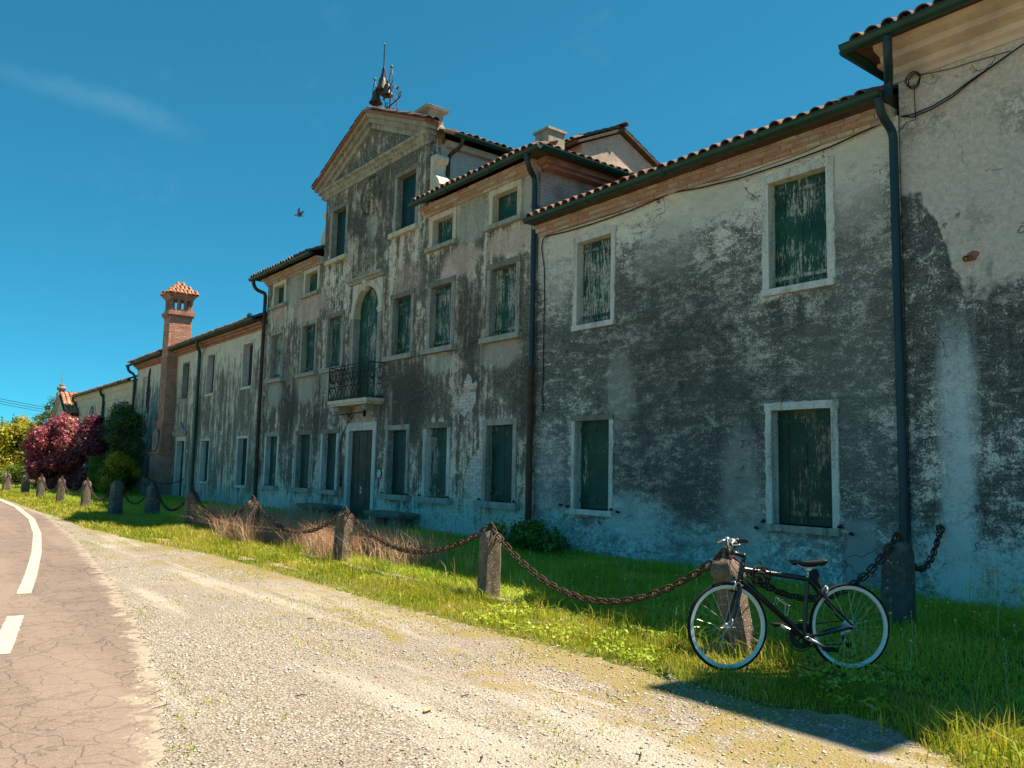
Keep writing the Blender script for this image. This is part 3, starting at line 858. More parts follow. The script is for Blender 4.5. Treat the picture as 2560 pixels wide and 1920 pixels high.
xs = np.arange(-26, 8, 0.05)
sheet('gravel_verge', xs, lambda x: lerp_tab(ROAD, x) - 0.6, lambda x: lerp_tab(GRASS, x), 0.004, M_gravel, 8, jag_u=0.03)
xs = np.arange(-95, 20, 0.06)
road = sheet('road', xs, lambda x: lerp_tab(ROAD, x) - 9.0, lambda x: lerp_tab(ROAD, x), 0.009, M_asph, 10, jag_u=0.03)
ORG['road'] = (0, 0, 0)
at_ = road.data.attributes.new('margin', 'FLOAT', 'POINT')
nrow, ncol = 11, len(xs)
at_.data.foreach_set('value', np.repeat(9.0 * (1 - np.arange(nrow) / 10.0), ncol).astype(np.float32))
for a_, b_ in ((-60, -10.72), (-9.26, -7.48), (-6.0, -4.4)):
    sheet('edge_line', np.arange(a_, b_ + 0.001, 0.04), lambda x: lerp_tab(LINE, x) - 0.075, lambda x: lerp_tab(LINE, x) + 0.07, 0.013, M_paint, 2, None, road, 0.004, 0.004)
# bare gravel patches inside the verge
for (cx, cy, rx, ry, rot) in ((-16.9, -5.9, 0.8, 0.2, 0.1), (-13.2, -5.62, 0.55, 0.12, 0.03), (-12.0, -5.52, 0.6, 0.10, 0.03), (-9.0, -5.2, 0.35, 0.10, 0.0), (-6.4, -5.15, 0.4, 0.09, 0.1)):
    mb = MB()
    ring = []
    for q in range(40):
        t = 2 * math.pi * q / 40
        rr = 0.85 + 0.3 * math.sin(3 * t + cx) + 0.18 * math.sin(7 * t + 2 * cx) + 0.25 * random.uniform(-1, 1)
        ring.append((cx + math.cos(t) * rx * rr + math.sin(t) * ry * rot, cy + math.sin(t) * ry * rr, 0.006))
    mb.add([(cx, cy, 0.008)] + ring, [(0, q + 1, (q + 1) % 40 + 1) for q in range(40)])
    mb.build('gravel_patch', M_gravel, None, kind='structure')

# kerb stones along the fence line
kerb = MB().box(-25.0, -4.25, -4.70, -4.56, -0.25, -0.03).build('kerb', M_kerb, None, kind='structure')
kme = MB()
kme.loft([[(x_, -0.075, -0.12), (x_, 0.075, -0.12), (x_, 0.075, 0.045), (x_, 0.055, 0.06), (x_, -0.055, 0.06), (x_, -0.075, 0.045)] for x_ in (-0.5, 0.5)])
kme = kme.mesh('kerb_stone', M_kerb)
x_ = -24.9
while x_ < -4.9:
    ln = random.uniform(0.85, 1.3)
    inst('kerb_stone', kme, kerb, (x_ + ln / 2, -4.63 + random.uniform(-0.015, 0.015), random.uniform(-0.055, -0.012)), Matrix.Rotation(random.uniform(-0.02, 0.02), 3, 'Z') @ Matrix.Rotation(random.uniform(-0.02, 0.02), 3, 'X'), (ln - 0.015, 1, 1))
    x_ += ln
# ------------------------------------------------------------------ building helpers
def wall_mesh(outer, holes, y_back, mat, name, parent, thick=0.35, shallow=None, sides=True):
    """facade in the plane y=0 facing -y: outline and openings in (x,z); openings get reveals, the rest of the shell closes behind"""
    loops = [outer] + [h for h in holes]
    tris = tessellate_polygon([[Vector((a, b, 0)) for a, b in lp] for lp in loops])
    mb = MB()
    flat = [(a, 0.0, b) for lp in loops for a, b in lp]
    mb.add(flat, [tuple(t) for t in tris])
    for i, h in enumerate(holes):
        d = (shallow or {}).get(i, thick)
        n = len(h)
        mb.add([(a, 0, b) for a, b in h] + [(a, d, b) for a, b in h], [(q, (q + 1) % n, (q + 1) % n + n, q + n) for q in range(n)])
    if sides:
        n = len(outer)
        mb.add([(a, 0, b) for a, b in outer] + [(a, y_back, b) for a, b in outer], [(q, (q + 1) % n, (q + 1) % n + n, q + n) for q in range(n)] + [])
        tri2 = tessellate_polygon([[Vector((a, b, 0)) for a, b in outer]])
        mb.add([(a, y_back, b) for a, b in outer], [tuple(t) for t in tri2])
    # weld and build without flipping the facade
    return mb.build(name, mat, parent)


def rect(x0, x1, z0, z1):
    return [(x0, z0), (x1, z0), (x1, z1), (x0, z1)]


def window(parent, x0, x1, z0, z1, frame=0.11, proud=0.025, depth=0.15, m_frame=None, m_plank=None, m_lintel=None, m_sill=None, sill=None, planks=None, sill_out=0.03, leaf2=True, straps=True, hooks=False):
    """stone surround with closed board shutters; sill = (extra width, height) or None"""
    m_frame = m_frame or M_white
    cut = lambda: random.uniform(-0.006, 0.006)
    # both jambs with their reveals, joined below the sill
    xa, xb, zq = x0 - frame + cut(), x1 + frame + cut(), z0 - 0.02
    chip = lambda x_: [(x_ + random.gauss(0, 0.009) * (1.6 if random.random() < 0.15 else 1), z_) for z_ in np.arange(zq + 0.06, z1 - 0.03, 0.09)]
    w = MB().prism([(xa, zq - 0.05), (xb, zq - 0.05)] + chip(xb) + [(xb, z1), (x1, z1), (x1, zq), (x0, zq), (x0, z1), (xa, z1)] + chip(xa)[::-1], -proud, depth + 0.12).build('window', m_frame, parent)
    zl = z1 + frame * 1.02
    xl, xr = x0 - frame - 0.01 + cut(), x1 + frame + 0.01 + cut()
    tops_ = [(x_, zl + random.gauss(0, 0.008)) for x_ in np.arange(xr - 0.07, xl + 0.04, -0.09)]
    lt = MB().prism([(xl, z1), (xr, z1), (xr, zl)] + tops_ + [(xl, zl)], -proud - 0.004, depth + 0.12)
    lt.build('lintel', m_lintel or m_frame, w)
    se, sh = sill or (frame, 0.10)
    MB().box(x0 - se, x1 + se, -proud - sill_out, depth + 0.12, z0 - 0.02 - sh, z0 - 0.02).build('sill', m_sill or m_frame, w)
    # boards
    W_ = x1 - x0
    cuts = planks or [0, 0.19, 0.50, 0.88, 1.0]
    for a, b in zip(cuts[:-1], cuts[1:]):
        dy = random.uniform(-0.004, 0.006)
        MB().box(x0 + a * W_ + 0.004, x0 + b * W_ - 0.004, depth + dy, depth + 0.03, z0 - 0.018 + random.uniform(0, 0.012), z1 - 0.006).build('plank', m_plank or M_shut, w)
    MB().box(x0, x1, depth + 0.05, depth + 0.08, z0 - 0.02, z1).build('gap_blackout', M_dark, w)  # near-black sheet added behind the planks to stop light, gaps stay dark
    if straps:
        mid = (x0 + x1) / 2
        H_ = z1 - z0
        for zz in (z0 + 0.09 * H_, z1 - 0.10 * H_):
            for a, b in ((x0 + 0.005, mid - 0.012), (mid + 0.012, x1 - 0.005)):
                MB().box(a, b, depth - 0.022, depth - 0.006, zz - 0.028, zz + 0.028).build('shutter_batten', m_plank or M_shut, w)
    if hooks:
        for xx in (x0 - frame - 0.02, x1 + frame + 0.01):
            MB().tube([(xx, -0.02, z0 + 0.0), (xx, -0.10, z0 + 0.005), (xx + 0.05, -0.13, z0 + 0.03), (xx + 0.09, -0.13, z0 + 0.035)], 0.014, 6).build('shutter_catch', M_iron, w)
    return w


def coppo_mesh(name, mat, r0=0.095, r1=0.078, ln=0.46, th=0.016, seg=7):
    """one half-round clay tile lying along +y, crown up, wide end at y=0"""
    mb = MB()
    rings = []
    for y_, r_ in ((0, r0), (ln, r1)):
        o_ = [(math.cos(math.pi * q / seg) * r_, y_, math.sin(math.pi * q / seg) * r_ * 0.82) for q in range(seg + 1)]
        i_ = [(math.cos(math.pi * q / seg) * (r_ - th), y_, math.sin(math.pi * q / seg) * (r_ - th) * 0.82) for q in range(seg, -1, -1)]
        rings.append(o_ + i_)
    mb.loft(rings)
    return mb.mesh(name, mat, smooth=False)


ME_COPPO = coppo_mesh('roof_tile', M_tile)
ME_COPPO_O = coppo_mesh('roof_tile_orange', M_tileo)


def slope_frame(e0, e1, slope_dir, tan):
    """unit vectors along the eave and up the slope"""
    u = (V3(e1) - V3(e0))
    L = u.length
    u = u.normalized()
    s = V3(slope_dir).normalized()
    s = Vector((s.x, s.y, tan)).normalized()
    n = u.cross(s).normalized()
    if n.z < 0:
        n = -n
    return u, s, n, L


def tiled_slope(roof, e0, e1, slope_dir, tan, length, mesh=None, pitch=0.215, first_rows=1, row_len=0.34, field=True, clip=None, mat=None, jitter=1.0, over=0.08, lift=0.055):
    """roof covering from the eave e0-e1 upwards: real tiles in the rows that show, a joined field of ribs beyond"""
    mesh = mesh or ME_COPPO
    u, s, n, L = slope_frame(e0, e1, slope_dir, tan)
    nc = max(1, int(L / pitch))
    pt = L / nc
    Rm = Matrix((u, s, n)).transposed()
    for r_ in range(first_rows):
        for c in range(nc):
            p = V3(e0) + u * (c + 0.5) * pt + s * (r_ * row_len - over) + n * (lift + 0.035 + 0.012 * random.uniform(-1, 1) * jitter)
            if clip and not clip(p):
                continue
            Rr = Rm @ Matrix.Rotation(random.uniform(-0.05, 0.05) * jitter, 3, 'Z')
            inst('roof_tile', mesh, roof, p, Rr, (1 + 0.06 * random.uniform(-1, 1), 1, 1 + 0.1 * random.uniform(-1, 1)))
            # the channel tile between two cover tiles
            q = V3(e0) + u * (c + 1.0) * pt + s * (r_ * row_len - over * 0.4) + n * (lift + 0.06)
            if c < nc - 1 and (not clip or clip(q)):
                inst('roof_tile', mesh, roof, q, Rm @ Matrix.Rotation(math.pi, 3, 'Y'), (0.95, 1, 0.8))
    if field:
        start = first_rows * row_len - over
        seg = 6
        m_ = nc * seg + 1
        nr = max(2, int((length - start) / row_len))
        t = np.linspace(0, nc, m_)
        prof = 0.045 * np.cos((t - 0.5) * 2 * np.pi) + 0.075 + lift
        base = np.array(e0)
        U, Sv, Nn = np.array(u), np.array(s), np.array(n)
        co = []
        co.append(base + np.outer(t * pt, U) + (-over + 0.10) * Sv + np.outer(prof * 0 - 0.03, Nn))      # closes the eave under the first tiles
        co.append(base + np.outer(t * pt, U) + (-over + 0.11) * Sv + np.outer(prof * 0 + lift + 0.02, Nn))
        for j in range(nr + 1):
            for k2 in (0, 1):
                yy = start + j * (length - start) / nr
                lift = 0.02 if k2 == 0 else 0.0
                off = prof + (lift if k2 == 1 else 0.0) - (0.0 if k2 == 1 else 0.02)
                co.append(base + np.outer(t * pt, U) + yy * Sv + np.outer(off, Nn))
        co = np.concatenate(co)
        rows_ = 2 * (nr + 2)
        a_ = (np.arange(rows_ - 1)[:, None] * m_ + np.arange(m_ - 1)[None, :]).ravel()
        ff = np.stack([a_, a_ + 1, a_ + m_ + 1, a_ + m_], 1)
        if clip:
            cen = co[ff].mean(1)
            keep = np.array([clip(c_) for c_ in cen])
            ff = ff[keep]
        if len(ff):
            raw_mesh('tile_field', co, ff.ravel(), np.full(len(ff), 4), mat or M_tile, 'stuff', True, org=ORG[roof.name], parent=roof)


def gutter(parent, p0, p1, out, r=0.075, brackets=True):
    """half-round gutter along p0-p1 (rim height), 'out' is the horizontal outward direction"""
    a, b = V3(p0), V3(p1)
    d = (b - a).normalized()
    o = V3(out).normalized()
    z = Vector((0, 0, 1))
    rings = []
    for p in (a, b):
        outer = [p + o * (math.cos(t) * r) - z * (math.sin(t) * r) for t in [math.pi * q / 8 for q in range(9)]]
        inner = [p + o * (math.cos(t) * (r - 0.006)) - z * (math.sin(t) * (r - 0.006)) for t in [math.pi * q / 8 for q in range(8, -1, -1)]]
        rings.append(outer + inner)
    mb = MB().loft(rings)
    mb.tube([a + o * r, b + o * r], 0.010, 6)
    L = (b - a).length
    k = int(L / 1.9)
    for q in range(1, k + 1):
        c = a + d * (L * q / (k + 1))
        ring = [c + o * (math.cos(t) * (r + 0.006)) - z * (math.sin(t) * (r + 0.006)) for t in [math.pi * w / 8 for w in range(9)]]
        mb.tube(ring, 0.009, 4)
    # closed ends
    for p in (a, b):
        pts = [p + o * (math.cos(t) * r) - z * (math.sin(t) * r) for t in [math.pi * q / 8 for q in range(9)]]
        mb.add(pts, [tuple(range(9))])
    return mb.build('gutter', M_gut, parent, 'auto')


def downpipe(parent, pts, r=0.05, mat=None, collars=()):
    mb = MB().tube(pts, r, 12)
    for (x, y, z) in collars:
        mb.tube([(x, y, z - 0.03), (x, y, z + 0.03)], r + 0.008, 12)
        mb.box(x - 0.012, x + 0.012, y, 0.02, z - 0.012, z + 0.012)
    return mb.build('downpipe', mat or M_pipeb, parent, 'auto')


def arc_path(p0, p1, p2, n=6):
    """smooth bend through a control point"""
    p0, p1, p2 = V3(p0), V3(p1), V3(p2)
    return [tuple(p0 * (1 - t) ** 2 + p1 * 2 * t * (1 - t) + p2 * t * t) for t in [q / n for q in range(n + 1)]]


ME_BRICK = MB().box(-0.5, 0.5, -0.5, 0.5, -0.5, 0.5).mesh('brick', M_brick)
ME_BRICKC = MB().box(-0.5, 0.5, -0.5, 0.5, -0.5, 0.5).mesh('cornice_brick', M_brickc)
ME_BRICKW = MB().box(-0.5, 0.5, -0.5, 0.5, -0.5, 0.5).mesh('washed_brick', M_brickw)


def cornice(parent, x0, x1, z0, steps, pieces=True, mat=None, y_in=0.0):
    """stepped brick eaves course: a mortar core and, where they can be told apart, single bricks"""
    core = MB()
    for (za, zb, out) in steps:
        core.box(x0, x1, y_in - out + 0.012, 0.1, z0 + za + 0.003, z0 + zb - 0.003)
    c = core.build('cornice', (M_mort if pieces else (mat or M_brickf)), parent)
    if pieces:
        for j, (za, zb, out) in enumerate(steps):
            xx = x0 + (0.12 if j % 2 else 0.0)
            h = zb - za
            while xx < x1 - 0.05:
                bl = 0.25 * random.uniform(0.94, 1.03)
                if xx + bl > x1:
                    bl = x1 - xx
                inst('brick', ME_BRICKC, c, (xx + bl / 2, y_in - out / 2 + random.uniform(-0.006, 0.006), z0 + (za + zb) / 2), Matrix.Rotation(random.uniform(-0.01, 0.01), 3, 'Y'), (bl - 0.012, out + 0.02, h - 0.010))
                xx += bl
    return c


# ------------------------------------------------------------------ the right wing (two storeys, nearest the bicycle)
Cw = thing('farmhouse_wing', 'stained grey two-storey wing between the downpipes behind the bicycle, four green shutters', 'building', (-9, 3, 0))
win_c = [(-11.54, -10.62, 4.31, 5.92), (-7.24, -6.28, 4.32, 5.95), (-11.55, -10.63, 0.84, 2.46), (-7.23, -6.27, 0.83, 2.47)]
holes = [rect(a - 0.05, b + 0.05, c - 0.06, d + 0.05) for a, b, c, d in win_c]
wall_mesh(rect(-12.76, -5.22, -0.2, 6.36), holes, 8.0, M_plC, 'wall', Cw)
MB().prism([(-12.7, -0.1), (-5.3, -0.1), (-5.3, 0.17), (-12.7, 0.13)], -0.05, 0.02).build('plinth', M_plC, Cw)
window(Cw, *win_c[0], frame=0.115, m_plank=M_shut3, planks=[0, 0.2, 0.5, 0.78, 1])
window(Cw, *win_c[1], frame=0.125, m_plank=M_shut3, planks=[0, 0.19, 0.5, 0.88, 1])
window(Cw, *win_c[2], frame=0.10, m_plank=M_shut, planks=[0, 0.22, 0.5, 0.8, 1], m_lintel=M_dkst, hooks=True)
window(Cw, *win_c[3], frame=0.11, m_plank=M_shutO, planks=[0, 0.19, 0.5, 0.9, 1], m_sill=M_grey, hooks=True)
cornice(Cw, -12.72, -5.28, 6.28, [(0, 0.07, 0.05), (0.07, 0.14, 0.13), (0.14, 0.21, 0.22)])
TAN = 0.42
roofC = MB().prism([(-0.45, 6.485), (4.2, 6.485 + 4.65 * TAN), (8.3, 6.485 + 0.55 * TAN), (8.3, 6.36), (-0.40, 6.462)], -12.62, -5.3, 'x').build('roof', M_board, Cw)
tiled_slope(roofC, (-12.55, -0.42, 6.50), (-5.35, -0.42, 6.50), (0, 1, 0), TAN, 5.0, first_rows=2)
gutter(Cw, (-12.62, -0.47, 6.53), (-5.21, -0.47, 6.55), (0, -1, 0), 0.082)
downpipe(Cw, arc_path((-5.24, -0.47, 6.46), (-5.24, -0.45, 6.25), (-5.24, -0.20, 6.15)) + arc_path((-5.24, -0.16, 6.12), (-5.24, -0.10, 6.08), (-5.24, -0.10, 5.95), 4) + [(-5.24, -0.10, 4.0), (-5.235, -0.10, 2.5), (-5.235, -0.10, 0.05)], 0.056, M_pipeb, [(-5.24, -0.1, 4.9), (-5.24, -0.1, 2.75), (-5.24, -0.1, 0.9)])
# bricks showing under the left ground-floor sill
for q in range(2):
    inst('brick', ME_BRICK, Cw, (-11.42 + 0.2 * q, -0.004, 0.70), None, (0.18, 0.05, 0.055))
# tie-iron stubs and lost plaster plugs
for x, z in ((-11.9, 0.86), (-10.38, 0.80), (-7.5, 0.72), (-6.0, 0.74)):
    MB().tube([(x, 0.03, z), (x + 0.01, -0.08, z + 0.02), (x + 0.05, -0.10, z + 0.03)], 0.02, 6).build('shutter_hook', M_iron, Cw)

# ------------------------------------------------------------------ the taller house at the right edge
Dw = thing('corner_house', 'beige and grey plastered taller house at the right edge, wide moulded eaves', 'building', (-2, 3, 0))
wall_mesh(rect(-5.20, 3.0, -0.2, 6.95), [], 8.0, M_plD, 'wall', Dw)
prof = [(0.02, 6.80), (-0.03, 6.80), (-0.03, 6.86), (-0.10, 6.90), (-0.12, 6.97), (-0.30, 7.02), (-0.33, 7.09), (-0.48, 7.12), (-0.50, 7.19), (0.02, 7.19)]
MB().prism(prof, -5.28, 3.1, 'x').build('moulded_cornice', M_soff, Dw)
MB().prism([(-5.18, 6.80), (-5.23, 6.80), (-5.30, 6.92), (-5.38, 7.02), (-5.40, 7.12), (-5.50, 7.14), (-5.50, 7.19), (-5.18, 7.19)], 0.022, 8.0).build('moulded_cornice', M_soff, Dw)
zr = 7.20
hipD = MB()
hipD.add([(-5.55, -0.62, zr), (3.5, -0.62, zr), (3.5, 8.6, zr), (-5.55, 8.6, zr), (-1.7, 3.9, zr + 1.9), (-0.6, 3.9, zr + 1.9)], [(0, 1, 5, 4), (1, 2, 5), (2, 3, 4, 5), (3, 0, 4), (0, 3, 2, 1)])
roofD = hipD.build('roof', M_board, Dw)
clipD = lambda p: (p[0] + 5.55) > (p[1] + 0.7) * 0.95 - 0.05 and (3.5 - p[0]) > (p[1] + 0.7) * 0.95 - 0.05
tiled_slope(roofD, (-5.5, -0.62, zr + 0.01), (3.4, -0.62, zr + 0.01), (0, 1, 0), TAN, 4.8, first_rows=2, clip=clipD)
clipD2 = lambda p: (p[1] + 0.62) > (p[0] + 5.55) * 1.0
tiled_slope(roofD, (-5.54, 8.3, zr + 0.01), (-5.54, -0.4, zr + 0.01), (1, 0, 0), TAN, 4.4, first_rows=1, clip=clipD2)
gutter(Dw, (-5.60, -0.70, zr + 0.02), (3.4, -0.70, zr + 0.02), (0, -1, 0), 0.088)
gutter(Dw, (-5.60, -0.62, zr + 0.015), (-5.60, 8.0, zr + 0.015), (-1, 0, 0), 0.085)
downpipe(Dw, arc_path((-4.98, -0.70, 7.12), (-4.98, -0.70, 6.88), (-5.10, -0.45, 6.80)) + arc_path((-5.16, -0.34, 6.76), (-5.20, -0.27, 6.72), (-5.20, -0.27, 6.62), 4) + [(-5.20, -0.30, 6.50)], 0.056, M_pipeb)
# broad chimney on this house, just out of the picture (its shadow lies on the verge by the bicycle)
MB().box(-1.20, 0.24, -0.40, 0.35, 6.9, 10.25).box(-1.32, 0.36, -0.52, 0.47, 10.25, 10.4).build('chimney', M_brickf, Dw)
# terracotta overflow pipe in a broken socket
MB().tube([(-4.37, 0.05, 4.24), (-4.385, -0.10, 4.21)], [0.034, 0.038], 14, caps=False).tube([(-4.37, 0.05, 4.24), (-4.385, -0.09, 4.21)], [0.02, 0.024], 14).build('drain_spout', M_terra, Dw, 'auto')
mb = MB()
ring = [(-4.335 + 0.065 * math.cos(t) * (1 + 0.3 * math.sin(3 * t)), -0.005, 4.255 + 0.065 * math.sin(t)) for t in [2 * math.pi * q / 14 for q in range(14)]]
mb.loft([ring, [(a, 0.05, b) for a, _, b in ring]])
mb.build('broken_socket', M_terra, Dw)
# chain eye in the wall
MB().tube([(-4.81, 0.05, 0.92), (-4.81, -0.05, 0.92)], 0.018, 8).tube([(-4.81 + 0.045 * math.cos(t), -0.06, 0.90 + 0.045 * math.sin(t)) for t in [2 * math.pi * q / 12 for q in range(12)]], 0.012, 6, closed=True).build('chain_eye', M_rust, Dw)

# ------------------------------------------------------------------ the main house
Bh = thing('main_house', 'tall grey-brown main house with pediment, balcony and three rows of green shutters', 'building', (-20.2, 3, 0))
CX = -20.2
gx = [(-26.97, -26.02), (-24.42, -23.45), (-22.58, -21.66), (-18.68, -17.76), (-16.84, -15.92), (-14.38, -13.45)]
ZG, ZF, ZT = (0.86, 2.46), (4.40, 5.90), (6.92, 7.58)
outer = [(-27.6, -0.2), (-12.77, -0.2), (-12.77, 7.86), (-17.2, 7.86), (-17.2, 9.95), (-20.2, 11.12), (-23.12, 9.95), (-23.12, 7.86), (-27.6, 7.86)]
holes = []
for a, b in gx:
    holes.append(rect(a - 0.05, b + 0.05, ZG[0] - 0.06, ZG[1] + 0.05))
    holes.append(rect(a - 0.05, b + 0.05, ZF[0] - 0.06, ZF[1] + 0.05))
tx = [(-26.95, -26.08), (-24.38, -23.48), (-16.84, -15.95), (-14.36, -13.47)]
for a, b in tx:
    holes.append(rect(a - 0.05, b + 0.05, ZT[0] - 0.06, ZT[1] + 0.05))
px_ = [(-22.62, -21.70), (-18.72, -17.74)]
for a, b in px_:
    holes.append(rect(a - 0.05, b + 0.05, 7.64, 9.26))
holes.append(rect(-20.95, -19.43, -0.1, 2.55))                               # front door
AR = [(-19.40, 3.36), (-19.40, 5.84)] + [(-20.15 + 0.75 * math.cos(t), 5.84 + 0.70 * math.sin(t)) for t in [math.pi * q / 14 for q in range(1, 14)]] + [(-20.90, 5.84), (-20.90, 3.36)]
holes.append(AR)
# places where the render has fallen off the brick
patchA = [(-14.50, 2.03), (-14.70, 1.98), (-14.90, 1.86), (-15.05, 1.70), (-15.18, 1.48), (-15.26, 1.22), (-15.24, 1.02), (-15.14, 0.86), (-15.00, 0.76), (-14.84, 0.70), (-14.62, 0.67), (-14.52, 0.78)]
patchB = [(-15.22, 3.70), (-15.05, 3.58), (-15.00, 3.42), (-14.88, 3.50), (-14.80, 3.40), (-14.86, 3.22), (-14.84, 3.02), (-14.96, 2.86), (-15.02, 2.76), (-15.16, 2.80), (-15.28, 2.67), (-15.42, 2.74), (-15.58, 2.84), (-15.60, 2.98), (-15.46, 3.22), (-15.36, 3.44)]
patchC = [(-22.88, 1.75), (-22.75, 1.62), (-22.70, 1.40), (-22.76, 1.15), (-22.92, 0.98), (-23.10, 1.05), (-23.18, 1.28), (-23.12, 1.50), (-23.02, 1.68)]
shallow = {}
for pch in (patchA, patchB, patchC):
    shallow[len(holes)] = 0.035
    holes.append(pch)
wallB = wall_mesh(outer, holes, 11.5, M_plB, 'wall', Bh, 0.35, shallow)


def inside(poly, x, z):
    c = False
    for (x1_, z1_), (x2_, z2_) in zip(poly, poly[1:] + poly[:1]):
        if (z1_ > z) != (z2_ > z) and x < (x2_ - x1_) * (z - z1_) / (z2_ - z1_) + x1_:
            c = not c
    return c


for pch in (patchA, patchB, patchC):
    xa, xb = min(p[0] for p in pch) - 0.03, max(p[0] for p in pch) + 0.0
    za, zb = min(p[1] for p in pch) - 0.05, max(p[1] for p in pch) + 0.05
    bed = MB().box(xa, xb, 0.033, 0.05, za, zb).build('brick_bed', M_mort, Bh)
    j = 0
    z = za
    while z < zb:
        x = xa + (0.13 if j % 2 else 0)
        while x < xb:
            if any(inside(pch, x + dx, z + dz) for dx in (-0.12, 0, 0.12) for dz in (-0.03, 0.03)):
                b0, b1 = max(x - 0.1225, xa - 0.05), min(x + 0.1225, xb + 0.03)
                if b1 - b0 > 0.03:
                    inst('brick', ME_BRICKW, bed, ((b0 + b1) / 2, 0.030 + random.uniform(-0.006, 0.006), z), Matrix.Rotation(random.uniform(-0.03, 0.03), 3, 'Y'), (b1 - b0, 0.03, 0.056))
            x += 0.26
        z += 0.072
        j += 1

for i, (a, b) in enumerate(gx):
    window(Bh, a, b, ZG[0], ZG[1], frame=0.13, proud=0.03, depth=0.14, m_frame=M_grey if i % 2 else M_white, m_lintel=M_dkst if i in (1, 2, 4) else M_grey, m_sill=M_sill, sill=(0.26, 0.13), sill_out=0.11, m_plank=(M_shut2, M_shut2, M_shutN, M_shutN, M_shut, M_shut2)[i], planks=[0, 0.24, 0.5, 0.76, 1] if i % 2 else [0, 0.3, 0.5, 0.72, 1], hooks=i > 2)
    window(Bh, a, b, ZF[0], ZF[1], frame=0.13, proud=0.03, depth=0.14, m_frame=M_grey, m_lintel=M_dkst if i > 1 else M_grey, m_sill=M_sill, sill=(0.24, 0.12), sill_out=0.10, m_plank=(M_shut3, M_shut, M_shut, M_shut, M_shut3, M_shut3)[i], planks=[0, 0.25, 0.5, 0.74, 1])
for a, b in tx:
    window(Bh, a, b, ZT[0], ZT[1], frame=0.13, proud=0.03, depth=0.14, m_frame=M_cream, m_sill=M_sill, sill=(0.22, 0.10), sill_out=0.09, m_plank=M_shut, straps=False)
for a, b in px_:
    window(Bh, a, b, 7.70, 9.20, frame=0.12, proud=0.02, depth=0.16, m_frame=M_grey, m_lintel=M_dkst, m_sill=M_sillY, sill=(0.22, 0.12), sill_out=0.10, m_plank=M_shutN, planks=[0, 0.5, 1], straps=False)
# front door
door = MB().prism([(-21.05, -0.1), (-20.88, -0.1), (-20.88, 2.50), (-19.50, 2.50), (-19.50, -0.1), (-19.33, -0.1), (-19.33, 2.72), (-21.05, 2.72)], -0.035, 0.30).build('front_door', M_white, Bh)
for a, b in zip([0, 0.125, 0.30, 0.47, 0.62, 0.80, 0.93], [0.125, 0.30, 0.47, 0.62, 0.80, 0.93, 1.0]):
    w = 1.38
    MB().box(-20.88 + a * w + 0.005, -20.88 + b * w - 0.005, 0.085 + random.uniform(-0.004, 0.008), 0.13, 0.02, 2.49).build('plank', M_door, door)
MB().box(-20.88, -19.50, 0.15, 0.2, 0, 2.5).build('gap_blackout', M_dark, door)  # added near-black sheet, keeps light out of the door's plank gaps
MB().box(-20.88, -19.50, 0.074, 0.082, 1.245, 1.262).build('rail', M_door, door)
for zz in (0.90, 0.79):
    MB().box(-20.30, -20.20, 0.070, 0.080, zz, zz + 0.075).build('notice', M_paper, door)
    MB().box(-20.275, -20.225, 0.066, 0.069, zz + 0.02, zz + 0.055).build('notice_print', M_grey, door)
MB().box(-21.2, -19.2, -0.28, 0.1, -0.1, 0.10).build('door_step', M_grey, Bh)
# hexagonal house number
hexp = [(-19.09 + 0.145 * math.cos(t), 1.35 + 0.155 * math.sin(t)) for t in [math.pi / 3 * q for q in range(6)]]
hx2 = [(-19.09 + 0.118 * math.cos(t), 1.35 + 0.126 * math.sin(t)) for t in [math.pi / 3 * q for q in range(6)]]
num = MB().prism(hexp, -0.022, 0.01).build('house_number_plate', M_ink, Bh)
MB().prism(hx2, -0.027, -0.0225).build('enamel_face', M_enam, num)
fc = bpy.data.curves.new('numeral', 'FONT')
fc.body = '6'
fc.size = 0.20
fc.align_x = 'CENTER'
fc.align_y = 'CENTER'
fc.extrude = 0.002
tmp = bpy.data.objects.new('numeral_tmp', fc)
COL.objects.link(tmp)
bpy.context.view_layer.update()
dg = bpy.context.evaluated_depsgraph_get()
nme = bpy.data.meshes.new_from_object(tmp.evaluated_get(dg))
bpy.data.objects.remove(tmp)
nme.materials.clear()
nme.materials.append(M_paper)
inst('numeral', nme, num, (-19.09, -0.030, 1.33), Matrix.Rotation(math.pi / 2, 3, 'X'))

# balcony window: arched surround with hood, keystone and imposts
def ring_arch(cx, cz, ri, ro, y0, y1, rz=1.0, n=20):
    mb_ = MB()
    rings_ = []
    for q in range(n + 1):
        t = math.pi * q / n
        c_, s_ = math.cos(t), math.sin(t) * rz
        rings_.append([(cx + ri * c_, y0, cz + ri * s_), (cx + ro * c_, y0, cz + ro * s_), (cx + ro * c_, y1, cz + ro * s_), (cx + ri * c_, y1, cz + ri * s_)])
    return mb_.loft(rings_)


ab = ring_arch(-20.15, 5.84, 0.70, 0.90, -0.05, 0.30, 0.94).build('balcony_door', M_cream, Bh, 'auto')
MB().box(-21.06, -20.85, -0.05, 0.30, 3.36, 5.74).build('jamb', M_grey, ab)
MB().box(-19.45, -19.24, -0.05, 0.30, 3.36, 5.74).build('jamb', M_grey, ab)
for a, b in ((-21.10, -20.82), (-19.48, -19.20)):
    MB().box(a, b, -0.08, 0.30, 5.74, 5.80).box(a + 0.02, b - 0.02, -0.065, 0.29, 5.80, 5.85).box(a + 0.015, b - 0.015, -0.06, 0.28, 5.68, 5.739).build('impost', M_cream, ab)
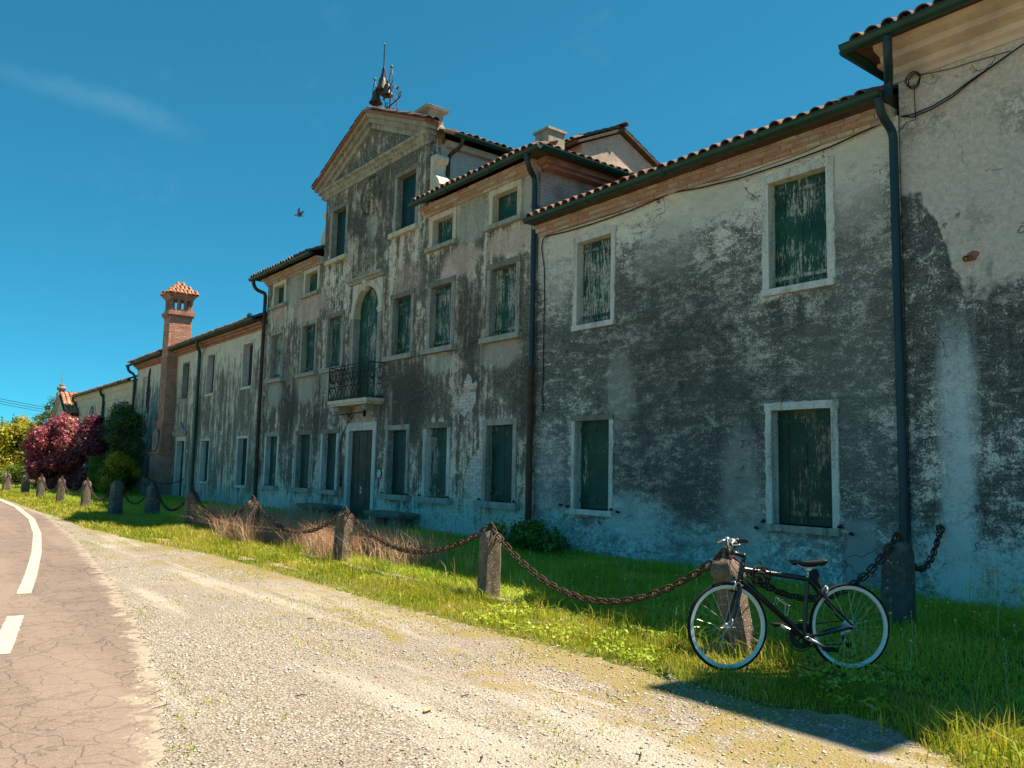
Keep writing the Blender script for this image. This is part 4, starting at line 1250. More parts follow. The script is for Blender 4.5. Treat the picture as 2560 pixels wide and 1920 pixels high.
# spandrel panel and hood moulding
MB().prism([(-21.02, 5.87), (-21.02, 6.64), (-19.28, 6.64), (-19.28, 5.87), (-19.33, 5.87)] + [(-20.15 + 0.80 * math.cos(t), 5.88 + 0.74 * math.sin(t)) for t in [math.pi * q / 16 for q in range(1, 16)]] + [(-20.97, 5.87)], -0.03, 0.05).build('spandrel', M_cream, ab)
MB().prism([(0.02, 6.645), (-0.10, 6.645), (-0.12, 6.70), (-0.18, 6.73), (-0.20, 6.78), (0.02, 6.79)], -21.18, -19.12, 'x').build('hood_moulding', M_sill, ab)
ks = MB()
for q, (w0, w1, zz0, zz1, yo) in enumerate(((0.05, 0.07, 6.36, 6.44, -0.12), (0.07, 0.085, 6.44, 6.54, -0.10), (0.085, 0.10, 6.54, 6.643, -0.14))):
    ks.loft([[(-20.15 - w0, yo, zz0), (-20.15 + w0, yo, zz0), (-20.15 + w0, 0.0, zz0), (-20.15 - w0, 0.0, zz0)], [(-20.15 - w1, yo - 0.02, zz1), (-20.15 + w1, yo - 0.02, zz1), (-20.15 + w1, 0.0, zz1), (-20.15 - w1, 0.0, zz1)]])
ks.build('keystone', M_cream, ab)
for a, b in zip([0, 0.16, 0.33, 0.5, 0.67, 0.84], [0.16, 0.33, 0.5, 0.67, 0.84, 1.0]):
    xa, xb = -20.85 + a * 1.40 + 0.004, -20.85 + b * 1.40 - 0.004
    top = lambda x_: 5.84 + 0.655 * math.sqrt(max(0.0, 1 - ((x_ + 20.15) / 0.70) ** 2))
    pts = [(xa, 3.36), (xb, 3.36)] + [(x_, top(x_)) for x_ in np.linspace(xb, xa, 6)]
    MB().prism(pts, 0.15 + random.uniform(-0.003, 0.004), 0.18).build('plank', M_shut, ab)
MB().prism(AR, 0.20, 0.22).build('gap_blackout', M_dark, ab)  # added near-black sheet behind the arched shutter, blocks light in the gaps

# balcony: slab on carved consoles, wrought iron rail
BX0, BX1, BY = -21.30, -19.00, -0.50
bal = MB().box(BX0 + 0.08, BX1 - 0.08, BY + 0.02, 0.1, 3.16, 3.22).box(BX0, BX1, BY - 0.03, 0.1, 3.22, 3.31).build('balcony', M_cream, Bh)
for xc in (-20.95, -19.36):
    prof = [(0.05, 3.155), (-0.40, 3.155), (-0.44, 3.10), (-0.42, 3.03), (-0.34, 3.00), (-0.28, 3.03), (-0.22, 2.98), (-0.14, 2.88), (-0.04, 2.84), (0.05, 2.84)]
    cn = MB().prism(prof, xc - 0.14, xc + 0.14, 'x').build('console', M_merl, bal)
    for sgn in (-1, 1):
        MB().tube([(xc + sgn * 0.145, -0.35 + 0.055 * (1 - q / 22) * math.cos(q * 0.6), 3.08 + 0.055 * (1 - q / 22) * math.sin(q * 0.6)) for q in range(20)], 0.012, 5).build('console_scroll', M_merl, bal)


def spiral(cx, cz, r0, r1, a0, turns, n=12):
    return [(cx + (r0 + (r1 - r0) * q / n) * math.cos(a0 + turns * 2 * math.pi * q / n), (cz + (r0 + (r1 - r0) * q / n) * math.sin(a0 + turns * 2 * math.pi * q / n))) for q in range(n + 1)]


def scroll_unit():
    """one lyre-shaped bay of the rail, 0.2 wide, 0.86 high, in x-z about its centre"""
    mb_ = MB()
    r_ = 0.0075
    for sg in (-1, 1):
        path = spiral(sg * 0.045, 0.385, 0.012, 0.036, -1.2 if sg > 0 else math.pi + 1.2, 0.9 * sg, 9)[::1]
        low = [(sg * 0.092, 0.30), (sg * 0.075, 0.20), (sg * 0.020, 0.10), (-sg * 0.02, 0.03), (-sg * 0.075, -0.03)]
        mb_.tube([(a, 0, b) for a, b in path] + [(a, 0, b) for a, b in low], r_, 5)
        path2 = spiral(sg * 0.043, -0.07, 0.010, 0.034, 2.2 if sg > 0 else math.pi - 2.2, -0.9 * sg, 9)
        low2 = [(sg * 0.088, -0.12), (sg * 0.07, -0.20), (sg * 0.02, -0.31), (-sg * 0.01, -0.36), (-sg * 0.05, -0.40)]
        mb_.tube([(a, 0, b) for a, b in path2] + [(a, 0, b) for a, b in low2], r_, 5)
        path3 = spiral(sg * 0.045, 0.06, 0.010, 0.034, -2.2 if sg > 0 else math.pi + 2.2, 0.9 * sg, 9)
        mb_.tube([(a, 0, b) for a, b in path3] + [(sg * 0.085, 0, 0.12), (sg * 0.06, 0, 0.20), (sg * 0.01, 0, 0.29)], r_, 5)
        path4 = spiral(sg * 0.05, -0.385, 0.010, 0.03, 0.9 if sg > 0 else math.pi - 0.9, -0.8 * sg, 8)
        mb_.tube([(a, 0, b) for a, b in path4], r_, 5)
    return mb_.mesh('scroll', M_iron)


ME_SCROLL = scroll_unit()
n_u = 11
for q in range(n_u):
    inst('scroll', ME_SCROLL, bal, (BX0 + 0.02 + (q + 0.5) * (BX1 - BX0 - 0.04) / n_u, BY, 3.77))
for xx in (BX0, BX1):
    for q in range(2):
        inst('scroll', ME_SCROLL, bal, (xx, BY + 0.12 + 0.22 * q, 3.77), Matrix.Rotation(math.pi / 2, 3, 'Z'), (1.05, 1, 1))
    sgn = 1 if xx == BX1 else -1
    # bellied scroll bracing at each end
    MB().tube([(xx + sgn * (a), BY + 0.26, b) for a, b in ((0.03, 4.20), (0.12, 4.19), (0.15, 4.12), (0.11, 4.07), (0.07, 4.10))], 0.008, 5).build('scroll_brace', M_iron, bal)
    MB().tube([(xx + sgn * a, BY + 0.10, b) for a, b in ((0.0, 4.16), (0.02, 4.05), (0.10, 3.92), (0.12, 3.84), (0.04, 3.79), (0.12, 3.75), (0.12, 3.66), (0.05, 3.55), (0.0, 3.46), (0.05, 3.40), (0.09, 3.43))], 0.008, 5).build('scroll_brace', M_iron, bal)
for zz in (3.345, 4.245):
    MB().tube([(BX0, 0.03, zz), (BX0, BY, zz), (BX1, BY, zz), (BX1, 0.03, zz)], 0.014, 6).build('rail', M_iron, bal)
for xx in (BX0, BX1):
    MB().tube([(xx, BY, 3.30), (xx, BY, 4.26)], 0.015, 6).build('rail_post', M_iron, bal)
# lamp bracket below the balcony
lamp = MB().loft([[(-20.02 + 0.035 * math.cos(t) * s_, yy, 3.00 + 0.14 * math.sin(t) * s_) for t in [2 * math.pi * q / 10 for q in range(10)]] for yy, s_ in ((0.02, 1.0), (-0.05, 0.95), (-0.07, 0.6))]).build('lamp_bracket', M_iron, Bh)
MB().tube([(-20.03, -0.05, 3.0), (-20.20, -0.40, 2.93), (-20.28, -0.62, 2.90)], 0.016, 6).tube([(-20.20, -0.40, 2.93), (-20.20, -0.40, 2.85)], 0.03, 8).build('lamp_arm', M_iron, lamp)

# pediment: entablature, raking mouldings, oval medallion, garland
MB().prism([(0.02, 9.70), (-0.04, 9.70), (-0.04, 9.80), (-0.10, 9.84), (-0.10, 9.90), (-0.19, 9.94), (-0.20, 10.00), (0.02, 10.02)], -23.26, -17.06, 'x').build('entablature', M_grey, Bh)
SL = (11.42 - 9.98) / 3.42
for sg in (-1, 1):
    for lo, hi, out, mt in ((0.10, 0.26, 0.09, M_grey), (0.26, 0.40, 0.17, M_merl), (0.40, 0.52, 0.27, M_merl), (0.52, 0.585, 0.34, M_terra)):
        xe = 3.05 + out * 0.8
        off = -0.46
        p = [(CX, 11.42 + off + lo), (CX + sg * xe, 11.42 + off + lo - SL * xe), (CX + sg * xe, 11.42 + off + hi - SL * xe), (CX, 11.42 + off + hi)]
        MB().prism(p, -out, 0.12).build('raking_moulding', mt, Bh)
ov = [(CX + 0.55 * math.cos(t), 9.10 + 0.58 * math.sin(t)) for t in [2 * math.pi * q / 32 for q in range(32)]]
med = MB().tube([(a, -0.01, b) for a, b in ov], 0.028, 6, closed=True).build('oval_medallion', M_plB, Bh)
rings = []
for s_, yy in ((1.0, 0.0), (0.9, -0.015), (0.5, -0.03), (0.1, -0.035)):
    rings.append([(CX + 0.53 * s_ * math.cos(t), yy, 9.10 + 0.56 * s_ * math.sin(t)) for t in [2 * math.pi * q / 24 for q in range(24)]])
MB().loft(rings).build('medallion_field', M_plB, med, True)
mb = MB()
for q in range(26):
    t = random.uniform(0, 6.28)
    r_ = random.uniform(0.02, 0.30)
    s_ = random.uniform(0.025, 0.055)
    mb.lathe([(s_ * 0.3, -s_), (s_, 0), (s_ * 0.3, s_)], (CX + r_ * 1.0 * math.cos(t), -0.045, 9.15 + r_ * 1.25 * math.sin(t)), 6, Matrix.Rotation(random.uniform(0, 3), 3, 'Y'))
mb.build('crest_relief', M_dkst, med)
mb = MB()
for q in range(34):
    x_ = CX + random.gauss(0, 0.13)
    z_ = 7.30 + random.gauss(0, 0.12)
    s_ = random.uniform(0.02, 0.05)
    mb.lathe([(s_ * 0.2, -s_), (s_, 0), (s_ * 0.2, s_)], (x_, -0.02, z_), 6, Matrix.Rotation(random.uniform(0, 3), 3, 'Y'))
mb.build('stucco_garland', M_grey, Bh)
# pedestals at the ends of the pediment
for xc in (-17.46, -22.94):
    pd = MB().loft([[(xc - w, 0.20 - w, z_), (xc + w, 0.20 - w, z_), (xc + w, 0.20 + w, z_), (xc - w, 0.20 + w, z_)] for w, z_ in ((0.27, 9.95), (0.27, 10.24), (0.23, 10.28), (0.22, 10.52), (0.24, 10.55), (0.33, 10.63), (0.345, 10.70), (0.20, 10.78))])
    pd.build('pedestal', M_merl, Bh)
# scrolled buttresses beside the attic
for sg, xw in ((1, -17.19), (-1, -23.13)):
    pr = [(0, 9.36), (0.30, 9.36), (0.34, 9.30), (0.31, 9.20), (0.20, 9.14), (0.15, 9.02), (0.18, 8.90), (0.30, 8.80), (0.44, 8.68), (0.50, 8.55), (0.46, 8.42), (0.50, 8.30), (0, 8.1)]
    MB().prism([(xw + sg * a * 0.9, b) for a, b in pr], 0.06, 0.42).build('scroll_buttress', M_cream, Bh)
# attic body behind the pediment (its rendered flanks show) and its roof
MB().box(-23.15, -17.17, 0.36, 7.5, 7.9, 9.78).build('attic_wall', M_lime, Bh)
MB().box(-23.3, -17.02, 0.47, 7.5, 9.70, 9.86).build('attic_cornice', M_soff, Bh)
vee = lambda half, zc, th: [(CX - half, zc - SL * half), (CX, zc), (CX + half, zc - SL * half), (CX + half, zc - SL * half + th), (CX, zc + th), (CX - half, zc - SL * half + th)]
ratt = MB().prism(vee(3.48, 11.36, 0.06), 0.13, 7.6).build('roof', M_board, Bh)
tiled_slope(ratt, (-16.72, 7.5, 9.93), (-16.72, 0.52, 9.93), (-1, 0, 0), SL, 3.6, first_rows=1, lift=0.0)
tiled_slope(ratt, (-23.68, 0.52, 9.93), (-23.68, 7.5, 9.93), (1, 0, 0), SL, 3.6, first_rows=1, lift=0.0)
# coping of the pediment: a strip of tiles over the raking mouldings
rcop = MB().prism(vee(3.36, 11.548, 0.03), -0.30, 0.10).build('pediment_coping', M_terra, Bh)
zc_ = 11.585 - SL * 3.38
ped = lambda p: not (abs(abs(p[0] - CX) - 2.74) < 0.30 and p[1] > -0.2)
tiled_slope(rcop, (CX + 3.38, 0.06, zc_), (CX + 3.38, -0.36, zc_), (-1, 0, 0), SL, 3.5, first_rows=10, field=False, lift=-0.03, over=0.0, pitch=0.20, clip=ped)
tiled_slope(rcop, (CX - 3.38, -0.36, zc_), (CX - 3.38, 0.06, zc_), (1, 0, 0), SL, 3.5, first_rows=10, field=False, lift=-0.03, over=0.0, pitch=0.20, clip=ped)
gutter(Bh, (-16.70, 0.45, 9.93), (-16.70, 7.4, 9.93), (1, 0, 0), 0.075)
downpipe(Bh, arc_path((-16.70, 0.70, 9.86), (-16.70, 0.68, 9.62), (-16.95, 0.60, 9.56)) + arc_path((-17.02, 0.58, 9.53), (-17.11, 0.56, 9.50), (-17.11, 0.55, 9.38), 4) + [(-17.11, 0.53, 8.5)], 0.05, M_piper)
# side roofs: hipped, with brick eaves
for side in (1, -1):
    x0, x1 = (-17.18, -12.74) if side > 0 else (-27.63, -23.14)
    cornice(Bh, x0, x1, 7.72, [(0, 0.07, 0.06), (0.07, 0.14, 0.15), (0.14, 0.21, 0.25)])
MB().box(-12.76, -12.52, 0.012, 11.5, 7.75, 7.82).box(-12.762, -12.42, -0.1, 11.5, 7.823, 7.93).build('cornice', M_brickf, Bh)
MB().box(-12.775, -12.74, 0.03, 11.45, 6.3, 7.745).build('side_brickwork', M_brickp, Bh)
zb_ = 7.96
rb = MB()
zs = lambda y_: zb_ + 0.425 * (y_ + 0.42)
rb.add([(-17.12, -0.42, zb_), (-12.32, -0.42, zb_), (-17.12, 4.58, zs(4.58))], [(0, 1, 2)])
rb.add([(-28.05, -0.42, zb_), (-23.2, -0.42, zb_), (-23.2, 4.65, zs(4.65))], [(0, 1, 2)])
rb.add([(-23.2, 4.65, zs(4.65)), (-17.12, 4.58, zs(4.58)), (-18.2, 5.7, zb_ + 2.6), (-22.2, 5.7, zb_ + 2.6)], [(0, 1, 2, 3)])
rb.add([(-12.32, -0.42, zb_), (-12.32, 11.9, zb_), (-18.2, 5.7, zb_ + 2.6)], [(0, 1, 2)])
rb.add([(-12.32, 11.9, zb_), (-28.05, 11.9, zb_), (-22.2, 5.7, zb_ + 2.6), (-18.2, 5.7, zb_ + 2.6)], [(0, 1, 2, 3)])
rb.add([(-28.05, 11.9, zb_), (-28.05, -0.42, zb_), (-22.2, 5.7, zb_ + 2.6)], [(0, 1, 2)])
rb.add([(-12.32, -0.42, zb_ - 0.02), (-12.32, 11.9, zb_ - 0.02), (-12.9, 11.9, zb_ - 0.02), (-12.9, -0.42, zb_ - 0.02)], [(0, 1, 2, 3)])
roofB = rb.build('roof', M_board, Bh)
notatt = lambda p: not (-23.2 < p[0] < -17.1)
cl1 = lambda p: notatt(p) and (-12.32 - p[0]) > (p[1] + 0.42) * 0.96 - 0.03 and (p[0] + 28.05) > (p[1] + 0.42) * 0.96 - 0.03
tiled_slope(roofB, (-17.1, -0.40, zb_ + 0.01), (-12.35, -0.40, zb_ + 0.01), (0, 1, 0), 0.425, 6.0, first_rows=3, clip=cl1)
tiled_slope(roofB, (-28.0, -0.40, zb_ + 0.01), (-23.2, -0.40, zb_ + 0.01), (0, 1, 0), 0.425, 6.0, first_rows=2, clip=cl1)
cl2 = lambda p: (p[1] + 0.42) > (-12.32 - p[0]) * 1.04 and (11.9 - p[1]) > (-12.32 - p[0])
tiled_slope(roofB, (-12.34, -0.3, zb_ + 0.01), (-12.34, 11.7, zb_ + 0.01), (-1, 0, 0), 0.44, 5.8, first_rows=2, clip=cl2)
# hip ridge tiles
for q in range(13):
    t = q * 0.36
    inst('ridge_tile', ME_COPPO, roofB, (-12.42 - t * 0.70, -0.33 + t * 0.72, zb_ + 0.10 + t * 0.308), (Matrix.Rotation(R(44.2), 3, 'Z') @ Matrix.Rotation(R(17), 3, 'X')), (1.25, 1.0, 1.2))
gutter(Bh, (-17.2, -0.47, zb_ + 0.03), (-12.20, -0.47, zb_ + 0.03), (0, -1, 0), 0.082)
gutter(Bh, (-28.1, -0.47, zb_ + 0.03), (-23.05, -0.47, zb_ + 0.03), (0, -1, 0), 0.082)
gutter(Bh, (-12.22, -0.40, zb_ + 0.028), (-12.22, 11.6, zb_ + 0.028), (1, 0, 0), 0.08)
downpipe(Bh, arc_path((-12.62, -0.47, 7.93), (-12.62, -0.45, 7.68), (-12.72, -0.24, 7.60)) + arc_path((-12.75, -0.18, 7.57), (-12.78, -0.12, 7.53), (-12.78, -0.11, 7.40), 4) + [(-12.78, -0.11, 3.61)], 0.058, M_pipeb, [(-12.78, -0.11, 6.95), (-12.78, -0.11, 5.2)])
downpipe(Bh, [(-12.78, -0.11, 3.60), (-12.78, -0.115, 0.02)], 0.066, M_piper, [(-12.78, -0.11, 1.5)])
downpipe(Bh, arc_path((-27.80, -0.47, 7.93), (-27.80, -0.47, 7.60), (-27.66, -0.24, 7.52)) + arc_path((-27.60, -0.15, 7.48), (-27.55, -0.11, 7.45), (-27.54, -0.11, 7.30), 4) + [(-27.54, -0.11, 3.5), (-27.52, -0.11, 0.02)], 0.062, M_piper, [(-27.54, -0.11, 6.0), (-27.54, -0.11, 3.0)])
# small chimney by the hip, and the tower-like gabled loft behind
MB().box(-14.72, -14.22, 1.45, 1.95, 8.6, 9.52).box(-14.76, -14.18, 1.41, 1.99, 9.52, 9.58).build('chimney', M_merl, Bh)
lg = MB().prism([(5.05, 8.5), (8.2, 8.5), (8.2, 11.0), (6.6, 11.72), (5.05, 11.0)], -20.0, -17.0, 'x').build('loft_gable', M_pinkr, Bh)
arch = MB()
rr_ = []
for q in range(17):
    t = math.pi * q / 16
    rr_.append([(-17.02, 6.55 + 0.62 * math.cos(t), 10.05 + 0.62 * math.sin(t)), (-17.02, 6.55 + 0.76 * math.cos(t), 10.05 + 0.76 * math.sin(t)), (-16.95, 6.55 + 0.76 * math.cos(t), 10.05 + 0.76 * math.sin(t)), (-16.95, 6.55 + 0.62 * math.cos(t), 10.05 + 0.62 * math.sin(t))])
arch.loft(rr_)
arch.build('arch_band', M_soff, lg)
rl = MB().prism([(4.75, 10.90), (6.6, 11.76), (8.5, 10.90), (8.5, 10.98), (6.6, 11.86), (4.75, 10.98)], -20.2, -16.82, 'x').build('loft_roof', M_board, Bh)
tiled_slope(rl, (-20.1, 4.72, 10.95), (-16.85, 4.72, 10.95), (0, 1, 0), 0.465, 2.0, first_rows=1)
tiled_slope(rl, (-16.85, 8.52, 10.95), (-20.1, 8.52, 10.95), (0, -1, 0), 0.465, 2.0, first_rows=1)

for q in range(9):
    inst('ridge_tile', ME_COPPO, rl, (-20.15 + q * 0.37, 6.6, 11.93), Matrix.Rotation(-math.pi / 2, 3, 'Z'), (1.5, 1, 1.3))

# ------------------------------------------------------------------ bells on the pediment
bf = thing('iron_belfry', 'dark iron bell stand with finials and hammers on the pediment ridge', 'belfry', (CX, 0.2, 11.4))
PL, PR, PB = Vector((-20.66, 0.2, 11.35)), Vector((-19.68, 0.2, 11.2)), Vector((-20.75, 0.66, 11.3))
apex = Vector((-20.23, 0.25, 13.02))
for P_, zt in ((PL, 12.56), (PR, 12.56)):
    MB().tube([P_, (P_.x, P_.y, zt - 0.3)], 0.022, 8).build('post', M_redfr, bf)
    # pointed loop with a verdigris ball
    for sg in (-1, 1):
        MB().tube([(P_.x, P_.y, zt - 0.36), (P_.x + sg * 0.10, P_.y, zt - 0.22), (P_.x + sg * 0.09, P_.y, zt - 0.06), (P_.x, P_.y, zt + 0.18)], 0.013, 5).build('finial_loop', M_redfr, bf)
    MB().lathe([(0.002, -0.05), (0.04, -0.03), (0.05, 0), (0.04, 0.03), (0.002, 0.05)], (P_.x, P_.y, zt + 0.22), 10).build('finial_ball', M_copper, bf)
    MB().tube([(P_.x, P_.y, 12.16), (P_.x * 0.62 + apex.x * 0.38, P_.y * 0.62 + apex.y * 0.38, 12.30), (P_.x * 0.35 + apex.x * 0.65, P_.y * 0.35 + apex.y * 0.65, 12.62), (P_.x * 0.12 + apex.x * 0.88, P_.y * 0.12 + apex.y * 0.88, 12.90), tuple(apex)], 0.02, 6).build('crown_strut', M_redfr, bf)
MB().tube([(PL.x, PL.y, 12.16), (PR.x, PR.y, 12.16)], 0.02, 6).build('cross_bar', M_redfr, bf)
MB().tube([tuple(apex), (apex.x, apex.y, 12.62)], 0.018, 6).build('hanger', M_redfr, bf)
MB().tube([tuple(apex), (apex.x, apex.y, 13.66)], 0.014, 6).build('spire_rod', M_iron, bf)
MB().lathe([(0.002, -0.05), (0.045, 0), (0.002, 0.05)], (apex.x, apex.y, 13.68), 8).build('finial_ball', M_copper, bf)
for zz in (13.25, 13.38):
    MB().box(apex.x - 0.035, apex.x + 0.035, apex.y - 0.01, apex.y + 0.01, zz, zz + 0.02).build('rod_clip', M_iron, bf)
MB().tube([(PL.x, 0.2, 11.80), (-20.08, 0.2, 11.62), (PR.x, 0.2, 11.62), (-19.14, 0.2, 11.68)], 0.018, 6).build('hammer_bar', M_redfr, bf)
MB().tube([(PL.x, 0.2, 12.0), (-20.08, 0.2, 11.62)], 0.014, 6).build('hammer_bar', M_redfr, bf)
for hx, hz in ((-19.92, 11.68), (-19.16, 11.72)):
    MB().tube([(hx, 0.2, hz), (hx - 0.12, 0.2, hz + 0.28)], 0.010, 5).tube([(hx - 0.19, 0.2, hz + 0.28), (hx - 0.05, 0.2, hz + 0.29)], 0.020, 6).build('hammer', M_iron, bf)
    MB().tube([(hx - 0.07, 0.2, hz - 0.06), (hx + 0.06, 0.2, hz - 0.02), (hx + 0.09, 0.2, hz + 0.10), (hx - 0.02, 0.2, hz + 0.10), (hx - 0.07, 0.2, hz - 0.06)], 0.013, 5).build('hammer_pivot', M_redfr, bf)
MB().tube([(-19.62, 0.2, 12.02), (-19.58, 0.2, 12.14), (-19.48, 0.2, 12.16), (-19.42, 0.2, 12.06), (-19.40, 0.2, 11.95), (-19.16, 0.2, 11.72)], 0.013, 5).build('scroll', M_redfr, bf)
MB().tube([(-19.64, 0.2, 11.95), (-19.52, 0.2, 11.78), (-19.34, 0.2, 11.62), (-19.26, 0.2, 11.40), (-19.34, 0.2, 11.15)], 0.013, 5).build('scroll', M_redfr, bf)
MB().tube([(-19.52 + a, 0.2, b) for a, b in spiral(0.0, 11.38, 0.02, 0.11, 0, 1.3, 14)], 0.013, 5).build('scroll', M_redfr, bf)
BELLP = [(0.02, 0.0), (0.05, 0.0), (0.10, -0.03), (0.125, -0.10), (0.14, -0.22), (0.165, -0.32), (0.215, -0.41), (0.235, -0.44), (0.20, -0.44), (0.15, -0.36)]
for loc, s_, lab in (((-20.22, 0.22, 12.66), 0.9, 'largest bronze bell, highest in the iron stand on the pediment'),
                     ((-19.88, 0.20, 12.34), 0.78, 'bronze bell beside the right post of the bell stand'),
                     ((-20.50, 0.18, 12.36), 0.86, 'lowest bronze bell, at the left of the bell stand')):
    bl = thing('bell', lab, 'bell', loc, 'bells on the pediment')
    MB().lathe([(a * s_, b * s_) for a, b in BELLP], loc, 20).build('bell_body', M_bronze, bl, 'auto')
    MB().tube([(loc[0], loc[1], loc[2] - 0.01), (loc[0], loc[1], loc[2] + 0.12 * s_)], 0.025, 6).build('crown', M_iron, bl)
    MB().tube([(loc[0], loc[1], loc[2] - 0.1), (loc[0] + 0.02, loc[1], loc[2] - 0.46 * s_)], [0.012, 0.03], 6).build('clapper', M_iron, bl)

# ------------------------------------------------------------------ the left wing with the tall chimney
Aw = thing('left_wing', 'two-storey wing left of the main house with big brick chimney', 'building', (-36, 3, 0))
up_a = [(-29.62, -28.68, 4.33, 5.88), (-33.72, -32.82, 4.32, 5.87), (-37.10, -36.22, 4.30, 5.82)]
gr_a = [(-29.70, -28.74, 0.80, 2.44), (-33.90, -32.92, 0.84, 2.42)]
holes = [rect(a - 0.05, b + 0.05, c - 0.06, d + 0.05) for a, b, c, d in up_a + gr_a]
holes.append(rect(-37.30, -36.15, -0.1, 2.5))
holes.append(rect(-43.9, -43.0, 4.2, 5.75))
wall_mesh(rect(-45.1, -27.63, -0.2, 6.40), holes, 8.0, M_plA, 'wall', Aw, 0.35, {len(holes) - 1: 0.12})
for q, wv in enumerate(up_a[:2]):
    window(Aw, *wv, frame=0.085, proud=0.03, depth=0.20, m_plank=M_shutB, planks=[0, 0.35, 0.7, 1], straps=False)
window(Aw, *up_a[2], frame=0.07, proud=0.012, depth=0.20, m_frame=M_grey, m_plank=M_shutN, planks=[0, 0.5, 1], straps=False)
for wv in gr_a:
    window(Aw, *wv, frame=0.085, proud=0.03, depth=0.18, m_plank=M_shutN, planks=[0, 0.35, 0.7, 1], straps=False)
MB().box(-43.9, -43.0, 0.10, 0.14, 4.2, 5.75).build('blind_window', M_lime, Aw)
dr = MB().prism([(-37.42, -0.1), (-37.28, -0.1), (-37.28, 2.46), (-36.17, 2.46), (-36.17, -0.1), (-36.05, -0.1), (-36.05, 2.50), (-37.42, 2.50)], -0.03, 0.30).build('side_door', M_white, Aw)
MB().box(-37.45, -36.02, -0.034, 0.28, 2.502, 2.66).build('lintel', M_cream, dr)
for q in range(4):
    MB().box(-37.28 + q * 0.2775 + 0.004, -37.28 + (q + 1) * 0.2775 - 0.004, 0.20, 0.23, 0.02, 2.45).build('plank', M_shutN, dr)
MB().box(-37.5, -36.0, -0.3, 0.1, -0.1, 0.12).build('door_step', M_grey, Aw)
# carved shell above the side door
mb = MB()
mb.prism([(-37.75, 2.68), (-35.95, 2.68), (-35.90, 2.85), (-36.10, 2.92), (-36.15, 2.78), (-36.30, 2.80), (-36.50, 3.05), (-36.70, 3.22), (-36.85, 3.26), (-37.00, 3.20), (-37.20, 3.02), (-37.40, 2.80), (-37.55, 2.78), (-37.60, 2.92), (-37.80, 2.85)], -0.10, 0.02)
for q in range(7):
    t = math.pi * (q + 0.5) / 7
    mb.tube([(-36.85 + 0.05 * math.cos(t), -0.12, 2.78 + 0.02), (-36.85 + 0.32 * math.cos(t), -0.11, 2.78 + 0.36 * math.sin(t))], [0.03, 0.05], 6)
for sg in (-1, 1):
    mb.tube([(-36.85 + sg * (0.66 + a), -0.11, 2.80 + b) for a, b in spiral(0, 0, 0.02, 0.12, 0, 1.2 * sg, 12)], 0.03, 5)
mb.build('shell_carving', M_grey, Aw)
MB().box(-36.05 + 0.2, -36.05 + 0.30, -0.03, 0.01, 1.95, 2.08).build('door_bell', M_paper, Aw)
cornice(Aw, -38.0, -27.66, 6.24, [(0, 0.08, 0.05), (0.08, 0.16, 0.14), (0.16, 0.25, 0.24)], False)
cornice(Aw, -45.05, -39.0, 6.20, [(0, 0.08, 0.05), (0.08, 0.16, 0.14), (0.16, 0.25, 0.24)], False)
roofA = MB().prism([(-0.43, 6.50), (4.2, 6.50 + 4.63 * TAN), (8.3, 6.50 + 0.53 * TAN), (8.3, 6.38), (-0.40, 6.475)], -45.2, -27.66, 'x').build('roof', M_board, Aw)
chz = lambda p: not (-39.1 < p[0] < -37.95 and p[1] < 0.6)
tiled_slope(roofA, (-45.2, -0.38, 6.52), (-27.7, -0.38, 6.52), (0, 1, 0), TAN, 5.0, first_rows=1, clip=chz)
gutter(Aw, (-37.95, -0.44, 6.55), (-27.66, -0.44, 6.58), (0, -1, 0), 0.082)
gutter(Aw, (-45.5, -0.44, 6.46), (-39.08, -0.44, 6.53), (0, -1, 0), 0.082)
downpipe(Aw, arc_path((-33.9, -0.44, 6.48), (-33.9, -0.44, 6.22), (-34.2, -0.25, 6.14)) + arc_path((-34.4, -0.16, 6.08), (-34.55, -0.11, 6.03), (-34.55, -0.11, 5.9), 4) + [(-34.55, -0.11, 0.02)], 0.07, M_gut)
downpipe(Aw, arc_path((-45.3, -0.44, 6.40), (-45.3, -0.44, 6.15), (-45.15, -0.22, 6.05)) + [(-45.1, -0.11, 5.9), (-45.1, -0.11, 0.02)], 0.07, M_gut)
# dry creeper on the wall
mb = MB()
for q in range(9):
    x_, z_ = -42.6 + random.gauss(0, 0.08), 6.1
    pts = [(x_, -0.02, z_)]
    while z_ > 3.0 + random.uniform(0, 1.5):
        z_ -= 0.2
        x_ += random.gauss(-0.01, 0.06)
        pts.append((x_, -0.02 - random.random() * 0.05, z_))
    mb.tube(pts, random.uniform(0.008, 0.02), 4)
mb.build('dry_creeper', M_trunk, Aw)
# chimney: brick stack with oval niche, lantern head and tiled cap
CHX, CHY0, CHY1 = -38.52, -0.45, 0.52
core = MB()
core.box(CHX - 0.46, CHX + 0.46, CHY0 + 0.015, CHY1 - 0.015, 3.3, 8.10)
core.box(CHX - 0.72, CHX + 0.72, CHY0 - 0.135, 0.1, -0.1, 1.95)
core.box(CHX - 0.46, CHX + 0.46, CHY0 + 0.01, 0.1, 1.95, 3.3)
chim = core.build('chimney', M_mort, Aw)
npc = 0
allb = MB()


